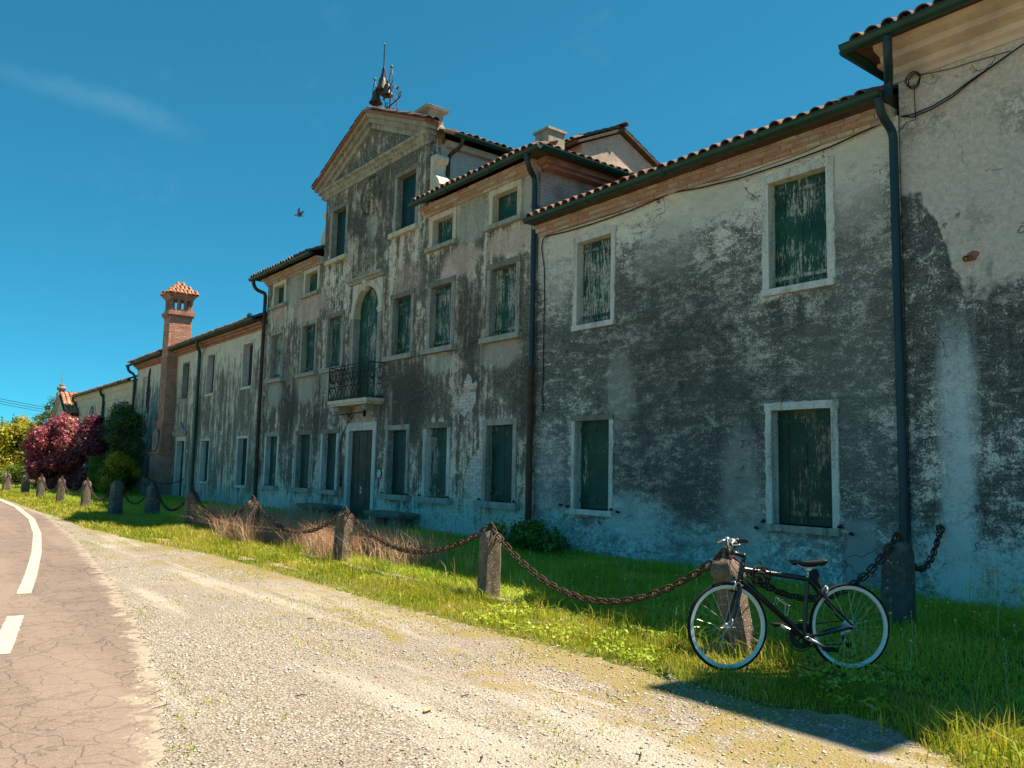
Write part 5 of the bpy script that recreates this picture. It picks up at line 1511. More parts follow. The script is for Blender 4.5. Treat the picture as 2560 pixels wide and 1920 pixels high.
def course(z, h, x0, x1, y0, y1, shift, single):
    """bricks of the front and both flanks of one course"""
    global npc
    bl = 0.25
    def put(cx, cy, sx, sy):
        global npc
        if single and npc < 296:
            npc += 1
            inst('brick', ME_BRICK, chim, (cx, cy, z + h / 2), Matrix.Rotation(random.uniform(-0.012, 0.012), 3, 'Z'), (sx, sy, h - 0.011))
        else:
            allb.box(cx - sx / 2, cx + sx / 2, cy - sy / 2, cy + sy / 2, z + 0.005, z + h - 0.006)
    x = x0 + (bl * 0.5 if shift else 0)
    if shift:
        put(x0 + 0.0625, y0 + 0.055, 0.115, 0.11)
    while x < x1 - 0.06:
        w = min(bl, x1 - x)
        put(x + w / 2, y0 + 0.055 + random.uniform(-0.004, 0.004), w - 0.012, 0.11)
        x += bl
    for xx in (x1 - 0.055, x0 + 0.055):
        y = y0 + 0.11 + (bl * 0.5 if not shift else 0)
        if not shift:
            put(xx, y0 + 0.11 + 0.0625, 0.11, 0.112)
        while y < y1 - 0.06:
            w = min(bl, y1 - y)
            put(xx + random.uniform(-0.004, 0.004), y + w / 2, 0.11, w - 0.012)
            y += bl


j = 0
z = 7.98
while z > 6.3:
    course(z, 0.075, CHX - 0.475, CHX + 0.475, CHY0, CHY1, j % 2, True)
    z -= 0.075
    j += 1
while z > 3.32:
    course(z, 0.075, CHX - 0.475, CHX + 0.475, CHY0, 0.0, j % 2, True)
    z -= 0.075
    j += 1
z = 0.0
while z < 1.86:
    course(z, 0.075, CHX - 0.735, CHX + 0.735, CHY0 - 0.15, 0.0, j % 2, False)
    z += 0.075
    j += 1
while z < 3.2:
    t = (z - 1.9) / 1.3
    course(z, 0.075, CHX - 0.735 + 0.23 * t, CHX + 0.70 - 0.2 * t, CHY0 - 0.13 + 0.11 * t, 0.0, j % 2, False)
    z += 0.075
    j += 1
ob = allb.build('lower_brickwork', M_brickf, chim, kind='stuff')
MB().box(CHX - 0.80, CHX + 0.80, CHY0 - 0.21, 0.05, 1.87, 1.97).box(CHX - 0.55, CHX + 0.55, CHY0 - 0.06, 0.05, 3.24, 3.34).box(CHX - 0.53, CHX + 0.53, CHY0 - 0.05, CHY1 + 0.05, 8.06, 8.14).box(CHX - 0.58, CHX + 0.58, CHY0 - 0.10, CHY1 + 0.10, 8.14, 8.28).box(CHX - 0.50, CHX + 0.50, CHY0 - 0.02, CHY1 + 0.02, 8.28, 8.40).build('string_course', M_brickf, chim)
ovn = MB().tube([(CHX + 0.30 * math.cos(t), CHY0 - 0.15, 2.52 + 0.42 * math.sin(t)) for t in [2 * math.pi * q / 24 for q in range(24)]], 0.06, 6, closed=True).build('oval_niche_frame', M_merl, chim)
MB().loft([[(CHX + 0.26 * math.cos(t), yy, 2.52 + 0.38 * math.sin(t)) for t in [2 * math.pi * q / 20 for q in range(20)]] for yy in (CHY0 - 0.16, CHY0 - 0.05)]).build('niche_panel', M_terra, chim)
# lantern: little piers, open between them
for cx in (-0.42, -0.14, 0.14, 0.42):
    for cy in (CHY0 + 0.06, CHY1 - 0.06):
        MB().box(CHX + cx - 0.05, CHX + cx + 0.05, cy - 0.05, cy + 0.05, 8.40, 8.86).build('lantern_pier', M_brickf, chim)
for cy in np.linspace(CHY0 + 0.34, CHY1 - 0.34, 2):
    for cx in (-0.42, 0.42):
        MB().box(CHX + cx - 0.05, CHX + cx + 0.05, cy - 0.05, cy + 0.05, 8.40, 8.86).build('lantern_pier', M_brickf, chim)
cap = MB()
cym = (CHY0 + CHY1) / 2
cap.loft([[(CHX + a * w, cym + b * (w + 0.02), z_) for a, b in ((-1, -1), (1, -1), (1, 1), (-1, 1))] for w, z_ in ((0.47, 8.86), (0.52, 8.96), (0.60, 9.05), (0.62, 9.09), (0.05, 9.66))])
cp = cap.build('chimney_cap', M_brickf, chim)
u_t = (9.66 - 9.09) / 0.62
for dx, dy in ((0, -1), (1, 0), (0, 1), (-1, 0)):
    ex = Vector((CHX, cym, 9.06)) + Vector((dx, dy, 0)) * 0.68
    al = Vector((-dy, dx, 0))
    for rr2 in range(3):
        half = 0.66 - rr2 * 0.22
        nn_ = max(1, int(2 * half / 0.165))
        for q in range(nn_):
            p = ex + al * (-half + (q + 0.5) * 2 * half / nn_) - Vector((dx, dy, 0)) * (0.21 * rr2) + Vector((0, 0, u_t * 0.21 * rr2 + 0.04))
            s_ = Vector((-dx, -dy, u_t)).normalized()
            n_ = al.cross(s_).normalized()
            if n_.z < 0:
                n_ = -n_
            a2 = s_.cross(n_)
            inst('roof_tile', ME_COPPO_O, chim, p, Matrix((a2, s_, n_)).transposed() @ Matrix.Rotation(random.uniform(-0.08, 0.08), 3, 'Z'), (0.85, 0.68, 0.9))

# ------------------------------------------------------------------ low annexe with oval windows, and the little gabled chapel at its end
Ew = thing('annexe', 'low cream-grey annexe with two oval windows beyond the chimney wing', 'building', (-52, 3, 0))
ovs = [(-49.5, 4.38), (-55.5, 4.50)]
oval = lambda cx, cz, a, b, n=24: [(cx + a * math.cos(2 * math.pi * q / n), cz + b * math.sin(2 * math.pi * q / n)) for q in range(n)]
wall_mesh(rect(-60.3, -45.12, -0.2, 5.66), [oval(cx, cz, 0.74, 0.46) for cx, cz in ovs], 7.0, M_plE, 'wall', Ew)
for cx, cz in ovs:
    w = MB().loft([[(cx + a * math.cos(t), yy, cz + b * math.sin(t)) for yy, a, b in ((-0.05, 0.70, 0.42), (-0.05, 0.92, 0.58), (0.12, 0.92, 0.58), (0.12, 0.70, 0.42))] for t in [2 * math.pi * q / 28 for q in range(29)]], False).build('window', M_white, Ew, 'auto')
    MB().prism(oval(cx, cz, 0.72, 0.44), 0.16, 0.18).build('pane', simple('old_window_glass', (0.10, 0.13, 0.14), 0.15, 0.5), w)
    for dx in (-0.28, 0.0, 0.28):
        h_ = 0.42 * math.sqrt(1 - (dx / 0.72) ** 2)
        MB().box(cx + dx - 0.02, cx + dx + 0.02, 0.11, 0.15, cz - h_, cz + h_).build('glazing_bar', M_white, w)
    for dz in (-0.14, 0.14):
        w_ = 0.70 * math.sqrt(1 - (dz / 0.44) ** 2)
        MB().box(cx - w_, cx + w_, 0.105, 0.145, cz + dz - 0.02, cz + dz + 0.02).build('glazing_bar', M_white, w)
MB().prism([(0.02, 4.98), (-0.04, 4.98), (-0.05, 5.10), (-0.06, 5.34), (-0.14, 5.42), (-0.16, 5.58), (-0.24, 5.62), (-0.24, 5.67), (0.02, 5.67)], -60.35, -45.14, 'x').build('moulded_cornice', M_plE, Ew)
roofE = MB().prism([(-0.26, 5.68), (3.5, 5.68 + 3.76 * TAN), (7.2, 5.68), (7.2, 5.66), (-0.26, 5.67)], -60.5, -45.2, 'x').build('roof', M_board, Ew)
tiled_slope(roofE, (-60.5, -0.28, 5.70), (-45.25, -0.28, 5.70), (0, 1, 0), TAN, 4.1, first_rows=1)
gutter(Ew, (-60.6, -0.34, 5.72), (-45.3, -0.34, 5.72), (0, -1, 0), 0.08)
for xx in (-52.0, -60.2):
    downpipe(Ew, arc_path((xx, -0.34, 5.66), (xx, -0.34, 5.4), (xx - 0.15, -0.14, 5.28)) + [(xx - 0.18, -0.10, 5.1), (xx - 0.18, -0.10, 0.0)], 0.08, M_gut)

Fh = thing('chapel', 'small gabled chapel with orange tiled roof and urn finial at the far end', 'building', (-64.5, 2, 0))
wall_mesh([(-67.0, -0.2), (-61.9, -0.2), (-61.9, 4.55), (-64.45, 5.88), (-67.0, 4.55)], [], 5.0, M_plE, 'wall', Fh)
TF = 0.53
for sg in (-1, 1):
    for lo, hi, out in ((0.0, 0.14, 0.10), (0.14, 0.26, 0.22)):
        MB().prism([(-64.45, 5.80 + lo), (-64.45 + sg * (2.62 + out), 5.80 + lo - TF * (2.62 + out)), (-64.45 + sg * (2.62 + out), 5.80 + hi - TF * (2.62 + out)), (-64.45, 5.80 + hi)], -out, 0.06).build('raking_moulding', M_cream, Fh)
MB().prism([(0.02, 4.18), (-0.06, 4.18), (-0.08, 4.36), (-0.20, 4.44), (-0.22, 4.54), (0.02, 4.56)], -67.25, -61.68, 'x').build('entablature', M_cream, Fh)
MB().box(-61.898, -61.78, 0.03, 5.0, 4.2, 4.52).build('side_cornice', M_cream, Fh)
rf = MB().prism([(-67.4, 4.53), (-64.45, 6.06), (-61.5, 4.53), (-61.5, 4.60), (-64.45, 6.12), (-67.4, 4.60)], -0.2, 5.2).build('roof', M_board, Fh)
tiled_slope(rf, (-61.45, 5.1, 4.62), (-61.45, -0.2, 4.62), (-1, 0, 0), TF, 3.35, mesh=ME_COPPO_O, first_rows=9, row_len=0.36, pitch=0.26, field=False)
tiled_slope(rf, (-67.45, -0.2, 4.62), (-67.45, 5.1, 4.62), (1, 0, 0), TF, 3.35, first_rows=1, mat=M_tileo)
for q in range(14):
    inst('ridge_tile', ME_COPPO_O, rf, (-64.45, -0.25 + q * 0.38, 6.13), None, (1.2, 1, 1.1))
un = MB().box(-64.75, -64.15, -0.30, 0.25, 5.95, 6.18).build('finial_base', M_merl, Fh)
MB().lathe([(0.10, 6.18), (0.08, 6.26), (0.24, 6.36), (0.30, 6.48), (0.24, 6.60), (0.10, 6.66), (0.16, 6.70), (0.14, 6.76), (0.03, 6.80), (0.015, 7.25), (0.005, 7.6)], (-64.45, -0.05, 0), 14).build('urn_finial', M_dkst, Fh, 'auto')
Fh.location = (Fh.location[0] + 1.85, Fh.location[1] - 0.62, -0.10)
# television aerials standing behind the annexe roof
for q, (xx, yy, zz) in enumerate(((-61.0, 5.5, 7.6), (-60.5, 5.8, 7.8), (-58.5, 5.6, 7.9))):
    an = thing('aerial', ['short roof aerial nearest the chapel ridge', 'taller roof aerial between two others over the annexe', 'roof aerial furthest right over the annexe'][q], 'aerial', (xx, yy, 5.5), 'aerials behind the annexe')
    MB().tube([(xx, yy, 5.4), (xx, yy, zz)], 0.02, 5).build('mast', M_iron, an)
    MB().tube([(xx - 0.3, yy - 0.2, zz - 0.2), (xx + 0.3, yy + 0.2, zz - 0.2)], 0.012, 4).build('boom', M_iron, an)
# ------------------------------------------------------------------ chain fence: stone posts, rusty chains
def rough_post(base, top, w, seed, cap=False):
    """weathered square post with chamfered corners and a rounded head, as one mesh"""
    rs = random.Random(seed)
    b, t = V3(base), V3(top)
    ax = t - b
    H_ = ax.length
    ang = rs.uniform(-0.25, 0.25)
    prof = [(-0.15, 1.04), (0.0, 1.03), (0.15, 1.0), (0.3, 0.985), (0.5, 0.965), (0.68, 0.95), (0.74, 0.95)]
    if cap:
        prof += [(0.765, 0.90), (0.79, 1.02), (0.84, 1.07), (0.90, 1.0), (0.95, 0.82), (0.985, 0.52), (1.0, 0.1)]
    else:
        prof += [(0.82, 0.945), (0.89, 0.90), (0.94, 0.78), (0.975, 0.58), (1.0, 0.30), (1.005, 0.06)]
    c = w * 0.26
    sq = [(-w / 2 + c * 0.45, -w / 2), (w / 2 - c * 0.45, -w / 2), (w / 2, -w / 2 + c * 0.45), (w / 2, w / 2 - c * 0.45), (w / 2 - c * 0.45, w / 2), (-w / 2 + c * 0.45, w / 2), (-w / 2, w / 2 - c * 0.45), (-w / 2, -w / 2 + c * 0.45)]
    pts8 = []
    for i in range(8):
        a, d = sq[i], sq[(i + 1) % 8]
        pts8 += [a, ((a[0] + d[0]) / 2, (a[1] + d[1]) / 2)]
    rings = []
    for h, s_ in prof:
        ctr = b + ax * h
        ring = []
        for (px0, py0) in pts8:
            k = s_ * (1 + rs.uniform(-0.035, 0.035))
            x, y = px0 * k, py0 * k
            ring.append((ctr.x + x * math.cos(ang) - y * math.sin(ang), ctr.y + x * math.sin(ang) + y * math.cos(ang), ctr.z + rs.uniform(-0.006, 0.006)))
        rings.append(ring)
    return MB().loft(rings)


POSTS = [
    ('p5', (-4.36, -4.62, 0), (-4.47, -4.70, 0.80), 0.215, True, M_post, 'leaning lichen-spotted stone post behind the front wheel of the bicycle'),
    ('p4', (-7.98, -4.60, 0), (-7.96, -4.60, 0.79), 0.225, False, M_post, 'stone post one chain left of the bicycle, right face sunlit'),
    ('p3', (-11.95, -4.55, 0), (-11.88, -4.55, 0.79), 0.225, False, M_post, 'dark stone post at the right edge of the dry grass'),
    ('p2', (-15.95, -4.52, 0), (-15.88, -4.54, 0.82), 0.255, False, M_post, 'reddish stone post in the middle of the dry grass'),
    ('p1', (-20.0, -4.45, 0), (-19.97, -4.47, 0.86), 0.28, True, M_post, 'stone post with swollen rounded head at the left end of the dry grass'),
    ('p0', (-24.05, -4.28, 0), (-24.02, -4.28, 0.92), 0.33, False, M_postd, 'shade-dark stone post freckled with white lichen'),
    ('pm1', (-24.80, -5.05, 0), (-24.78, -5.05, 0.98), 0.30, False, M_postd, 'shade-dark square stone post beside the lichen-freckled one'),
    ('pm2', (-28.80, -5.06, 0), (-28.78, -5.06, 0.90), 0.26, False, M_post, 'sunlit stone post third to the left of the lichen-freckled one'),
    ('pm3', (-32.80, -5.12, 0), (-32.76, -5.12, 0.88), 0.26, False, M_post, 'brown stone post in front of the dark red shrub'),
    ('pm4', (-36.60, -5.20, 0), (-36.56, -5.20, 0.86), 0.26, False, M_post, 'stone post with yellow lichen cap before the red shrub'),
    ('pm5', (-41.0, -5.15, 0), (-40.96, -5.15, 0.86), 0.31, False, M_post, 'pale stone post second from the left edge, by the low hedge'),
    ('pm6', (-43.6, -5.55, 0), (-43.56, -5.55, 0.86), 0.32, False, M_post, 'leftmost stone post, at the end of the low hedge'),
    ('p6', (-4.40, -1.95, 0), (-4.38, -1.95, 0.86), 0.27, False, M_postd, 'shaded mossy stone post behind the rear wheel, close to the wall'),
    ('q', (-37.3, -1.2, 0), (-37.3, -1.2, 0.84), 0.32, False, M_postd, 'shade-dark stone post by the foot of the brick chimney'),
]
TOPS = {}
for i, (nm, b, t, w, cap, mt, lab) in enumerate(POSTS):
    th = thing('stone_post', lab, 'stone post', b, 'stone posts of the chain fence')
    rough_post(b, t, w, i, cap).build('shaft', mt, th, 'auto')
    T = V3(t)
    # iron staple on top
    ring = [(T.x + 0.052 * math.cos(a), T.y + 0.004 * math.sin(2 * a), T.z - 0.01 + 0.095 * math.sin(a)) for a in [math.pi * q / 9 for q in range(10)]]
    MB().tube([(T.x + 0.052, T.y, T.z - 0.08)] + ring + [(T.x - 0.052, T.y, T.z - 0.08)], 0.014, 7).build('iron_staple', M_rust, th, True)
    TOPS[nm] = Vector((T.x, T.y, T.z + 0.045))

LW, LL_, WR = 0.031, 0.085, 0.0095


def link_mesh():
    path = []
    s = (LL_ / 2 - LW / 2) + 0.012
    for q in range(6):
        a = -math.pi / 2 + math.pi * q / 5
        path.append((s + LW * math.cos(a), LW * math.sin(a), 0))
    for q in range(6):
        a = math.pi / 2 + math.pi * q / 5
        path.append((-s + LW * math.cos(a), LW * math.sin(a), 0))
    return MB().tube(path, WR, 5, closed=True).mesh('chain_link', M_rust, smooth=True)


ME_LINK = link_mesh()


def chain(p0, p1, sag, label, single=True, scale=1.0):
    p0, p1 = V3(p0), V3(p1)
    N = 200
    pts = [p0.lerp(p1, q / N) - Vector((0, 0, sag * 4 * (q / N) * (1 - q / N))) for q in range(N + 1)]
    L = [0.0]
    for a, b in zip(pts[:-1], pts[1:]):
        L.append(L[-1] + (b - a).length)
    pitch = (LL_ + 0.012) * scale * 0.92
    n = max(3, int(L[-1] / pitch))
    at = lambda d: (lambda i: pts[i].lerp(pts[min(i + 1, N)], 0 if i >= N else (d - L[i]) / max(1e-9, L[i + 1] - L[i])))(max(0, min(N - 1, int(np.searchsorted(L, d)) - 1)))
    mid = (p0 + p1) / 2
    th = thing('chain', label, 'chain', (mid.x, mid.y, 0), 'chains of the fence')
    joined = MB()
    for q in range(n):
        d = (q + 0.5) * L[-1] / n
        c = at(d)
        tg = (at(min(L[-1], d + 0.03)) - at(max(0, d - 0.03))).normalized()
        ref = Vector((0, 0, 1)) - tg * tg.z
        ref = ref.normalized() if ref.length > 1e-3 else Vector((0, 1, 0))
        sd = tg.cross(ref)
        ang = (math.pi / 4 if q % 2 else -math.pi / 4) + random.uniform(-0.25, 0.25)
        n1 = ref * math.cos(ang) + sd * math.sin(ang)
        n2 = tg.cross(n1)
        Rm = Matrix((tg, n1, n2)).transposed()
        if single:
            inst('chain_link', ME_LINK, th, c, Rm, (scale, scale, scale))
        else:
            for_v = [c + Rm @ (v.co * scale) for v in ME_LINK.vertices]
            joined.add(for_v, [tuple(p.vertices) for p in ME_LINK.polygons])
    if not single:
        joined.build('links', M_rust, th, True, kind='stuff')
    return th


chain(TOPS['p4'], TOPS['p5'], 0.62, 'rusty chain sagging low between the bicycle and the next post')
chain(TOPS['p3'], TOPS['p4'], 0.46, 'rusty chain at the right edge of the dry grass')
chain(TOPS['p2'], TOPS['p3'], 0.50, 'rusty chain across the right half of the dry grass')
chain(TOPS['p1'], TOPS['p2'], 0.52, 'rusty chain across the left half of the dry grass')
chain(TOPS['p0'], TOPS['p1'], 0.62, 'shaded chain right of the lichen-freckled post', False)
chain(TOPS['pm1'], TOPS['p0'], 0.62, 'slack chain between the two dark posts', False)
chain(TOPS['pm2'], TOPS['pm1'], 0.60, 'chain hanging left of the dark square post', False)
chain(TOPS['pm3'], TOPS['pm2'], 0.55, 'chain hanging in front of the dark red shrub', False)
chain(TOPS['pm4'], TOPS['pm3'], 0.55, 'chain hanging in front of the red shrub', False)
chain(TOPS['pm5'], TOPS['pm4'], 0.35, 'chain hanging beside the low hedge end', False)
chain(TOPS['pm6'], TOPS['pm5'], 0.50, 'chain between the two leftmost posts', False)
chain(TOPS['p5'], TOPS['p6'], 0.50, 'dark chain hanging in shade behind the rear wheel')
chain(TOPS['p6'], (-4.81, -0.07, 0.88), 0.40, 'short dark chain running up to an eye in the wall')
chain(TOPS['q'], (-35.9, -0.03, 0.85), 0.25, 'thin dark chain across the side door', False, 0.8)
# ------------------------------------------------------------------ the bicycle
M_bblk = simple("bicycle_black_paint", (0.012, 0.016, 0.018), 0.32, 0.5, 0, 0.2, 6)
M_tyre = simple("tyre_rubber", (0.016, 0.016, 0.017), 0.85, 0.2, 0, 0.3, 60)
M_alu = simple("brushed_aluminium", (0.62, 0.63, 0.63), 0.34, 0.5, 0.85, 0.15, 30)
M_rim = simple("rim_aluminium", (0.74, 0.75, 0.75), 0.4, 0.5, 0.35, 0.12, 30)
M_spk = simple("spoke_steel", (0.58, 0.57, 0.54), 0.35, 0.5, 0.7, 0.15, 30)
M_rub = simple("black_rubber", (0.014, 0.014, 0.015), 0.7, 0.25)
M_sad = simple("saddle_vinyl", (0.016, 0.017, 0.018), 0.42, 0.45)
M_orng = simple("orange_reflector", (0.70, 0.22, 0.03), 0.4, 0.5)

Rb = Vector((-3.5335, -4.2300, 0.0))
eb = Vector((-0.52017, -0.85407, 0.0))
nb = Vector((-0.85407, 0.52017, 0.0))                   # away from the camera, towards the post
lean = Matrix.Rotation(R(2.5), 4, eb)                   # leans a little against the fence
if (lean @ Vector((0, 0, 1))).dot(nb) < 0:
    lean = Matrix.Rotation(R(-2.5), 4, eb)
bike = thing('bicycle', 'black flat-bar bicycle with silver rims leaning at the fence', 'bicycle', (-3.82, -4.70, 0))


def BK(s, z, o=0.0):
    """bicycle plane: s forward from the rear contact, z up, o across (positive towards the viewer)"""
    return Rb + lean @ (eb * s + Vector((0, 0, z)) - nb * o)


def bt(name, pts, r, mat, parent=bike, n=10, closed=False, smooth=True):
    return MB().tube([BK(*p) for p in pts], r, n, closed).build(name, mat, parent, smooth)


ZH = 0.335
RH, FH, BBx = (0.08, ZH), (1.08, ZH), (0.46, 0.255)
steer = 0.10                                             # front wheel turned a little towards the viewer


def wheel(hub, name, turn=0.0):
    """wheel > tyre, rim, hub, spokes; turn = steering angle"""
    def W(a, r_, o):
        s_, z_ = math.cos(a) * r_, math.sin(a) * r_
        return BK(hub[0] + s_ * math.cos(turn) + o * math.sin(turn) * 0.0, hub[1] + z_, o + s_ * math.sin(turn))
    n = 48
    w = MB().lathe
    hubm = MB().tube([W(0, 0, -0.05), W(0, 0, -0.036), W(0, 0, -0.03), W(0, 0, 0.03), W(0, 0, 0.036), W(0, 0, 0.05)], [0.018, 0.026, 0.014, 0.014, 0.026, 0.018], 12)
    wo = hubm.build('wheel', M_alu, bike, True)
    MB().tube([W(2 * math.pi * q / n, 0.3225, 0) for q in range(n)], 0.0135, 8, True).build('tyre', M_tyre, wo, True)
    rings = []
    for q in range(n + 1):
        a = 2 * math.pi * q / n
        rings.append([W(a, 0.314, -0.0125), W(a, 0.314, 0.0125), W(a, 0.289, 0.010), W(a, 0.284, 0.0), W(a, 0.289, -0.010)])
    MB().loft(rings, False).build('rim', M_rim, wo, 'auto')
    for q in range(28):
        a = 2 * math.pi * q / 28
        sd = 0.034 if q % 2 else -0.034
        tw = 0.55 if (q // 2) % 2 else -0.55
        MB().tube([W(a + tw * 1.4, 0.022, sd), W(a, 0.283, 0.0)], 0.0013, 4, caps=False).build('spoke', M_spk, wo)
    MB().tube([W(2.45, 0.24, 0.004), W(2.45, 0.15, 0.016)], 0.006, 6).build('spoke_reflector', M_orng, wo)
    MB().tube([W(1.9, 0.278, 0), W(1.9, 0.235, 0)], 0.003, 5).build('valve', M_rub, wo)
    return wo


fwheel = wheel(FH, 'front', steer)
rwheel = wheel(RH, 'rear')
# frame
fr = MB()
ST, HT, HB = (0.415, 0.715), (0.945, 0.820), (0.978, 0.668)
fr.tube([BK(*BBx), BK(*ST)], 0.0165, 12)
fr.tube([BK(0.418, 0.700), BK(0.935, 0.768)], 0.0205, 12)
fr.tube([BK(BBx[0], BBx[1]), BK(0.962, 0.690)], [0.023, 0.025], 12)
fr.tube([BK(*HT), BK(*HB)], 0.021, 12)
fr.tube([BK(BBx[0], BBx[1], -0.036), BK(BBx[0], BBx[1], 0.036)], 0.024, 12)
for sd in (-1, 1):
    fr.tube([BK(BBx[0] - 0.02, BBx[1] + 0.004, sd * 0.022), BK(0.30, 0.285, sd * 0.034), BK(RH[0] + 0.01, RH[1] + 0.0, sd * 0.064)], [0.012, 0.012, 0.009], 8)
    fr.tube([BK(0.412, 0.70, sd * 0.016), BK(0.28, 0.55, sd * 0.038), BK(RH[0], RH[1] + 0.005, sd * 0.064)], [0.011, 0.010, 0.009], 8)
fr.tube([BK(0.30, 0.572, -0.038), BK(0.30, 0.572, 0.038)], 0.008, 8)
frame = fr.build('frame', M_bblk, bike, 'auto')
bt('seat_collar', [(0.414, 0.708), (0.413, 0.728)], 0.020, M_alu, frame)
for zz, ss in ((0.806, 0.948), (0.680, 0.975)):
    bt('headset_ring', [(ss, zz + 0.006), (ss + 0.0025, zz - 0.006)], 0.0235, M_bblk, frame)
# fork follows the turned wheel
fk = MB()
for sd in (-1, 1):
    pts = [(0.982, 0.650, 0.0), (0.985, 0.640, sd * 0.030), (0.995, 0.600, sd * 0.042), (1.03, 0.46, sd * 0.050), (1.066, 0.375, sd * 0.054), (FH[0], FH[1], sd * 0.054)]
    fk.tube([BK(a, b, o + (a - 0.98) * 0.10) for a, b, o in pts], [0.016, 0.017, 0.018, 0.014, 0.010, 0.008], 8)
fork = fk.build('fork', M_bblk, bike, 'auto')
# stem, handlebar, grips
bt('stem', [(0.944, 0.825, 0), (0.930, 0.868, 0), (0.940, 0.888, 0)], 0.015, M_bblk)
bt('stem_arm', [(0.932, 0.872, 0), (1.000, 0.892, 0), (1.040, 0.895, 0.004)], [0.018, 0.016, 0.018], M_bblk)
dirb = (0.10, 0.995)                                       # bar axis turned with the steering
bar_c = (1.045, 0.893)


def BAR(t, back=0.0, up_=0.0):
    return (bar_c[0] + t * 0.10 - back, bar_c[1] + up_, 0.004 + t * 0.995)


RISE = lambda t: 0.095 * min(1.0, max(0.0, (abs(t) - 0.03) / 0.11)) + 0.012 * abs(t) / 0.28   # riser bar
BKC = lambda t: 0.05 * (abs(t) / 0.28) ** 2
bar = bt('handlebar', [BAR(t, BKC(t), RISE(t)) for t in np.linspace(-0.275, 0.275, 25)], 0.0115, M_bblk)
for sg in (-1, 1):
    g = [BAR(sg * t, BKC(t), RISE(t)) for t in (0.165, 0.20, 0.24, 0.275, 0.285)]
    bt('grip', g, [0.0150, 0.0165, 0.0160, 0.0170, 0.0120], M_rub, bar)
    g0 = BAR(sg * 0.145, 0.014, RISE(0.145))
    bt('brake_clamp', [(g0[0] - 0.004, g0[1], g0[2] - 0.012), (g0[0] + 0.0, g0[1] - 0.004, g0[2] + 0.016)], 0.021, M_alu, bar)
    lv = [(g0[0] + 0.016, g0[1] - 0.006, g0[2]), (g0[0] + 0.050, g0[1] - 0.016, g0[2] + sg * 0.01), (g0[0] + 0.056, g0[1] - 0.030, g0[2] + sg * 0.05), (g0[0] + 0.028, g0[1] - 0.026, g0[2] + sg * 0.12)]
    bt('brake_lever', lv, [0.010, 0.008, 0.0065, 0.0055], M_alu, bar, 8)
    bt('gear_shifter', [(g0[0] - 0.002, g0[1] - 0.016, g0[2] - sg * 0.02), (g0[0] - 0.02, g0[1] - 0.036, g0[2] - sg * 0.04), (g0[0] - 0.045, g0[1] - 0.03, g0[2] - sg * 0.045)], [0.016, 0.014, 0.006], M_rub, bar, 8)
g0 = BAR(0.20, 0.025, 0.035)
# looped inner bar-end horn seen above the stem
bt('bar_end', [(g0[0] + 0.02, g0[1] + 0.0, 0.12), (g0[0] + 0.055, g0[1] + 0.012, 0.125), (g0[0] + 0.070, g0[1] + 0.05, 0.13), (g0[0] + 0.050, g0[1] + 0.075, 0.135), (g0[0] + 0.01, g0[1] + 0.06, 0.14)], 0.0115, M_alu, bar)
# cables
for pts in ([(1.04, 0.885, 0.06), (1.075, 0.80, 0.05), (1.04, 0.72, 0.035), (1.01, 0.665, 0.03)], [(1.03, 0.885, -0.05), (1.06, 0.82, 0.02), (1.0, 0.74, 0.035), (0.93, 0.70, 0.03), (0.80, 0.56, 0.032), (0.56, 0.335, 0.032)], [(1.03, 0.89, 0.05), (1.02, 0.83, 0.03), (0.95, 0.765, 0.035), (0.90, 0.752, 0.03)], [(0.52, 0.695, 0.022), (0.43, 0.735, 0.02), (0.36, 0.68, 0.03), (0.30, 0.60, 0.01)]):
    bt('brake_cable', pts, 0.0025, M_rub, bike, 6)
# saddle
sad_prof = []
for t in np.linspace(0, 1, 15):
    s_ = 0.555 - 0.285 * t
    hw = 0.021 + 0.052 * max(0.0, (t - 0.35) / 0.65) ** 1.4
    if t < 0.06:
        hw *= 0.65
    if t > 0.95:
        hw *= 0.88
    zt = 0.838 - 0.012 * math.sin(t * math.pi) + 0.010 * t
    th = 0.030 + 0.016 * t - (0.012 if t > 0.95 or t < 0.05 else 0)
    ring = []
    for q in range(12):
        a = 2 * math.pi * q / 12
        o_ = math.cos(a) * hw
        z_ = math.sin(a)
        z_ = zt + (0.010 * z_ if z_ > 0 else th * z_)
        ring.append(BK(s_, z_, o_))
    sad_prof.append(ring)
sad = MB().loft(sad_prof).build('saddle', M_sad, bike, True)
for sd in (-1, 1):
    bt('saddle_rail', [(0.505, 0.812, sd * 0.012), (0.45, 0.787, sd * 0.02), (0.38, 0.785, sd * 0.022), (0.32, 0.808, sd * 0.03)], 0.0038, M_alu, sad, 6)
bt('seatpost', [(0.415, 0.70), (0.402, 0.775)], 0.0135, M_alu)
MB().box(-0.022, 0.022, -0.02, 0.02, -0.014, 0.014, Matrix.Translation(BK(0.402, 0.778)) @ Matrix((eb, nb, Vector((0, 0, 1)))).transposed().to_4x4()).build('seat_clamp', M_alu, bike)
# folded black rain cover / tool pouch hanging behind the seat post
pz = []
for zz, s0, s1, ow in ((0.775, 0.40, 0.335, 0.028), (0.74, 0.415, 0.315, 0.036), (0.70, 0.40, 0.325, 0.040), (0.655, 0.385, 0.305, 0.036), (0.62, 0.365, 0.30, 0.02)):
    c_, h_ = (s0 + s1) / 2, (s0 - s1) / 2
    pz.append([BK(c_ + h_ * math.cos(a), zz, ow * math.sin(a)) for a in [2 * math.pi * q / 10 for q in range(10)]])
MB().loft(pz).build('saddle_pouch', M_rub, bike, True)
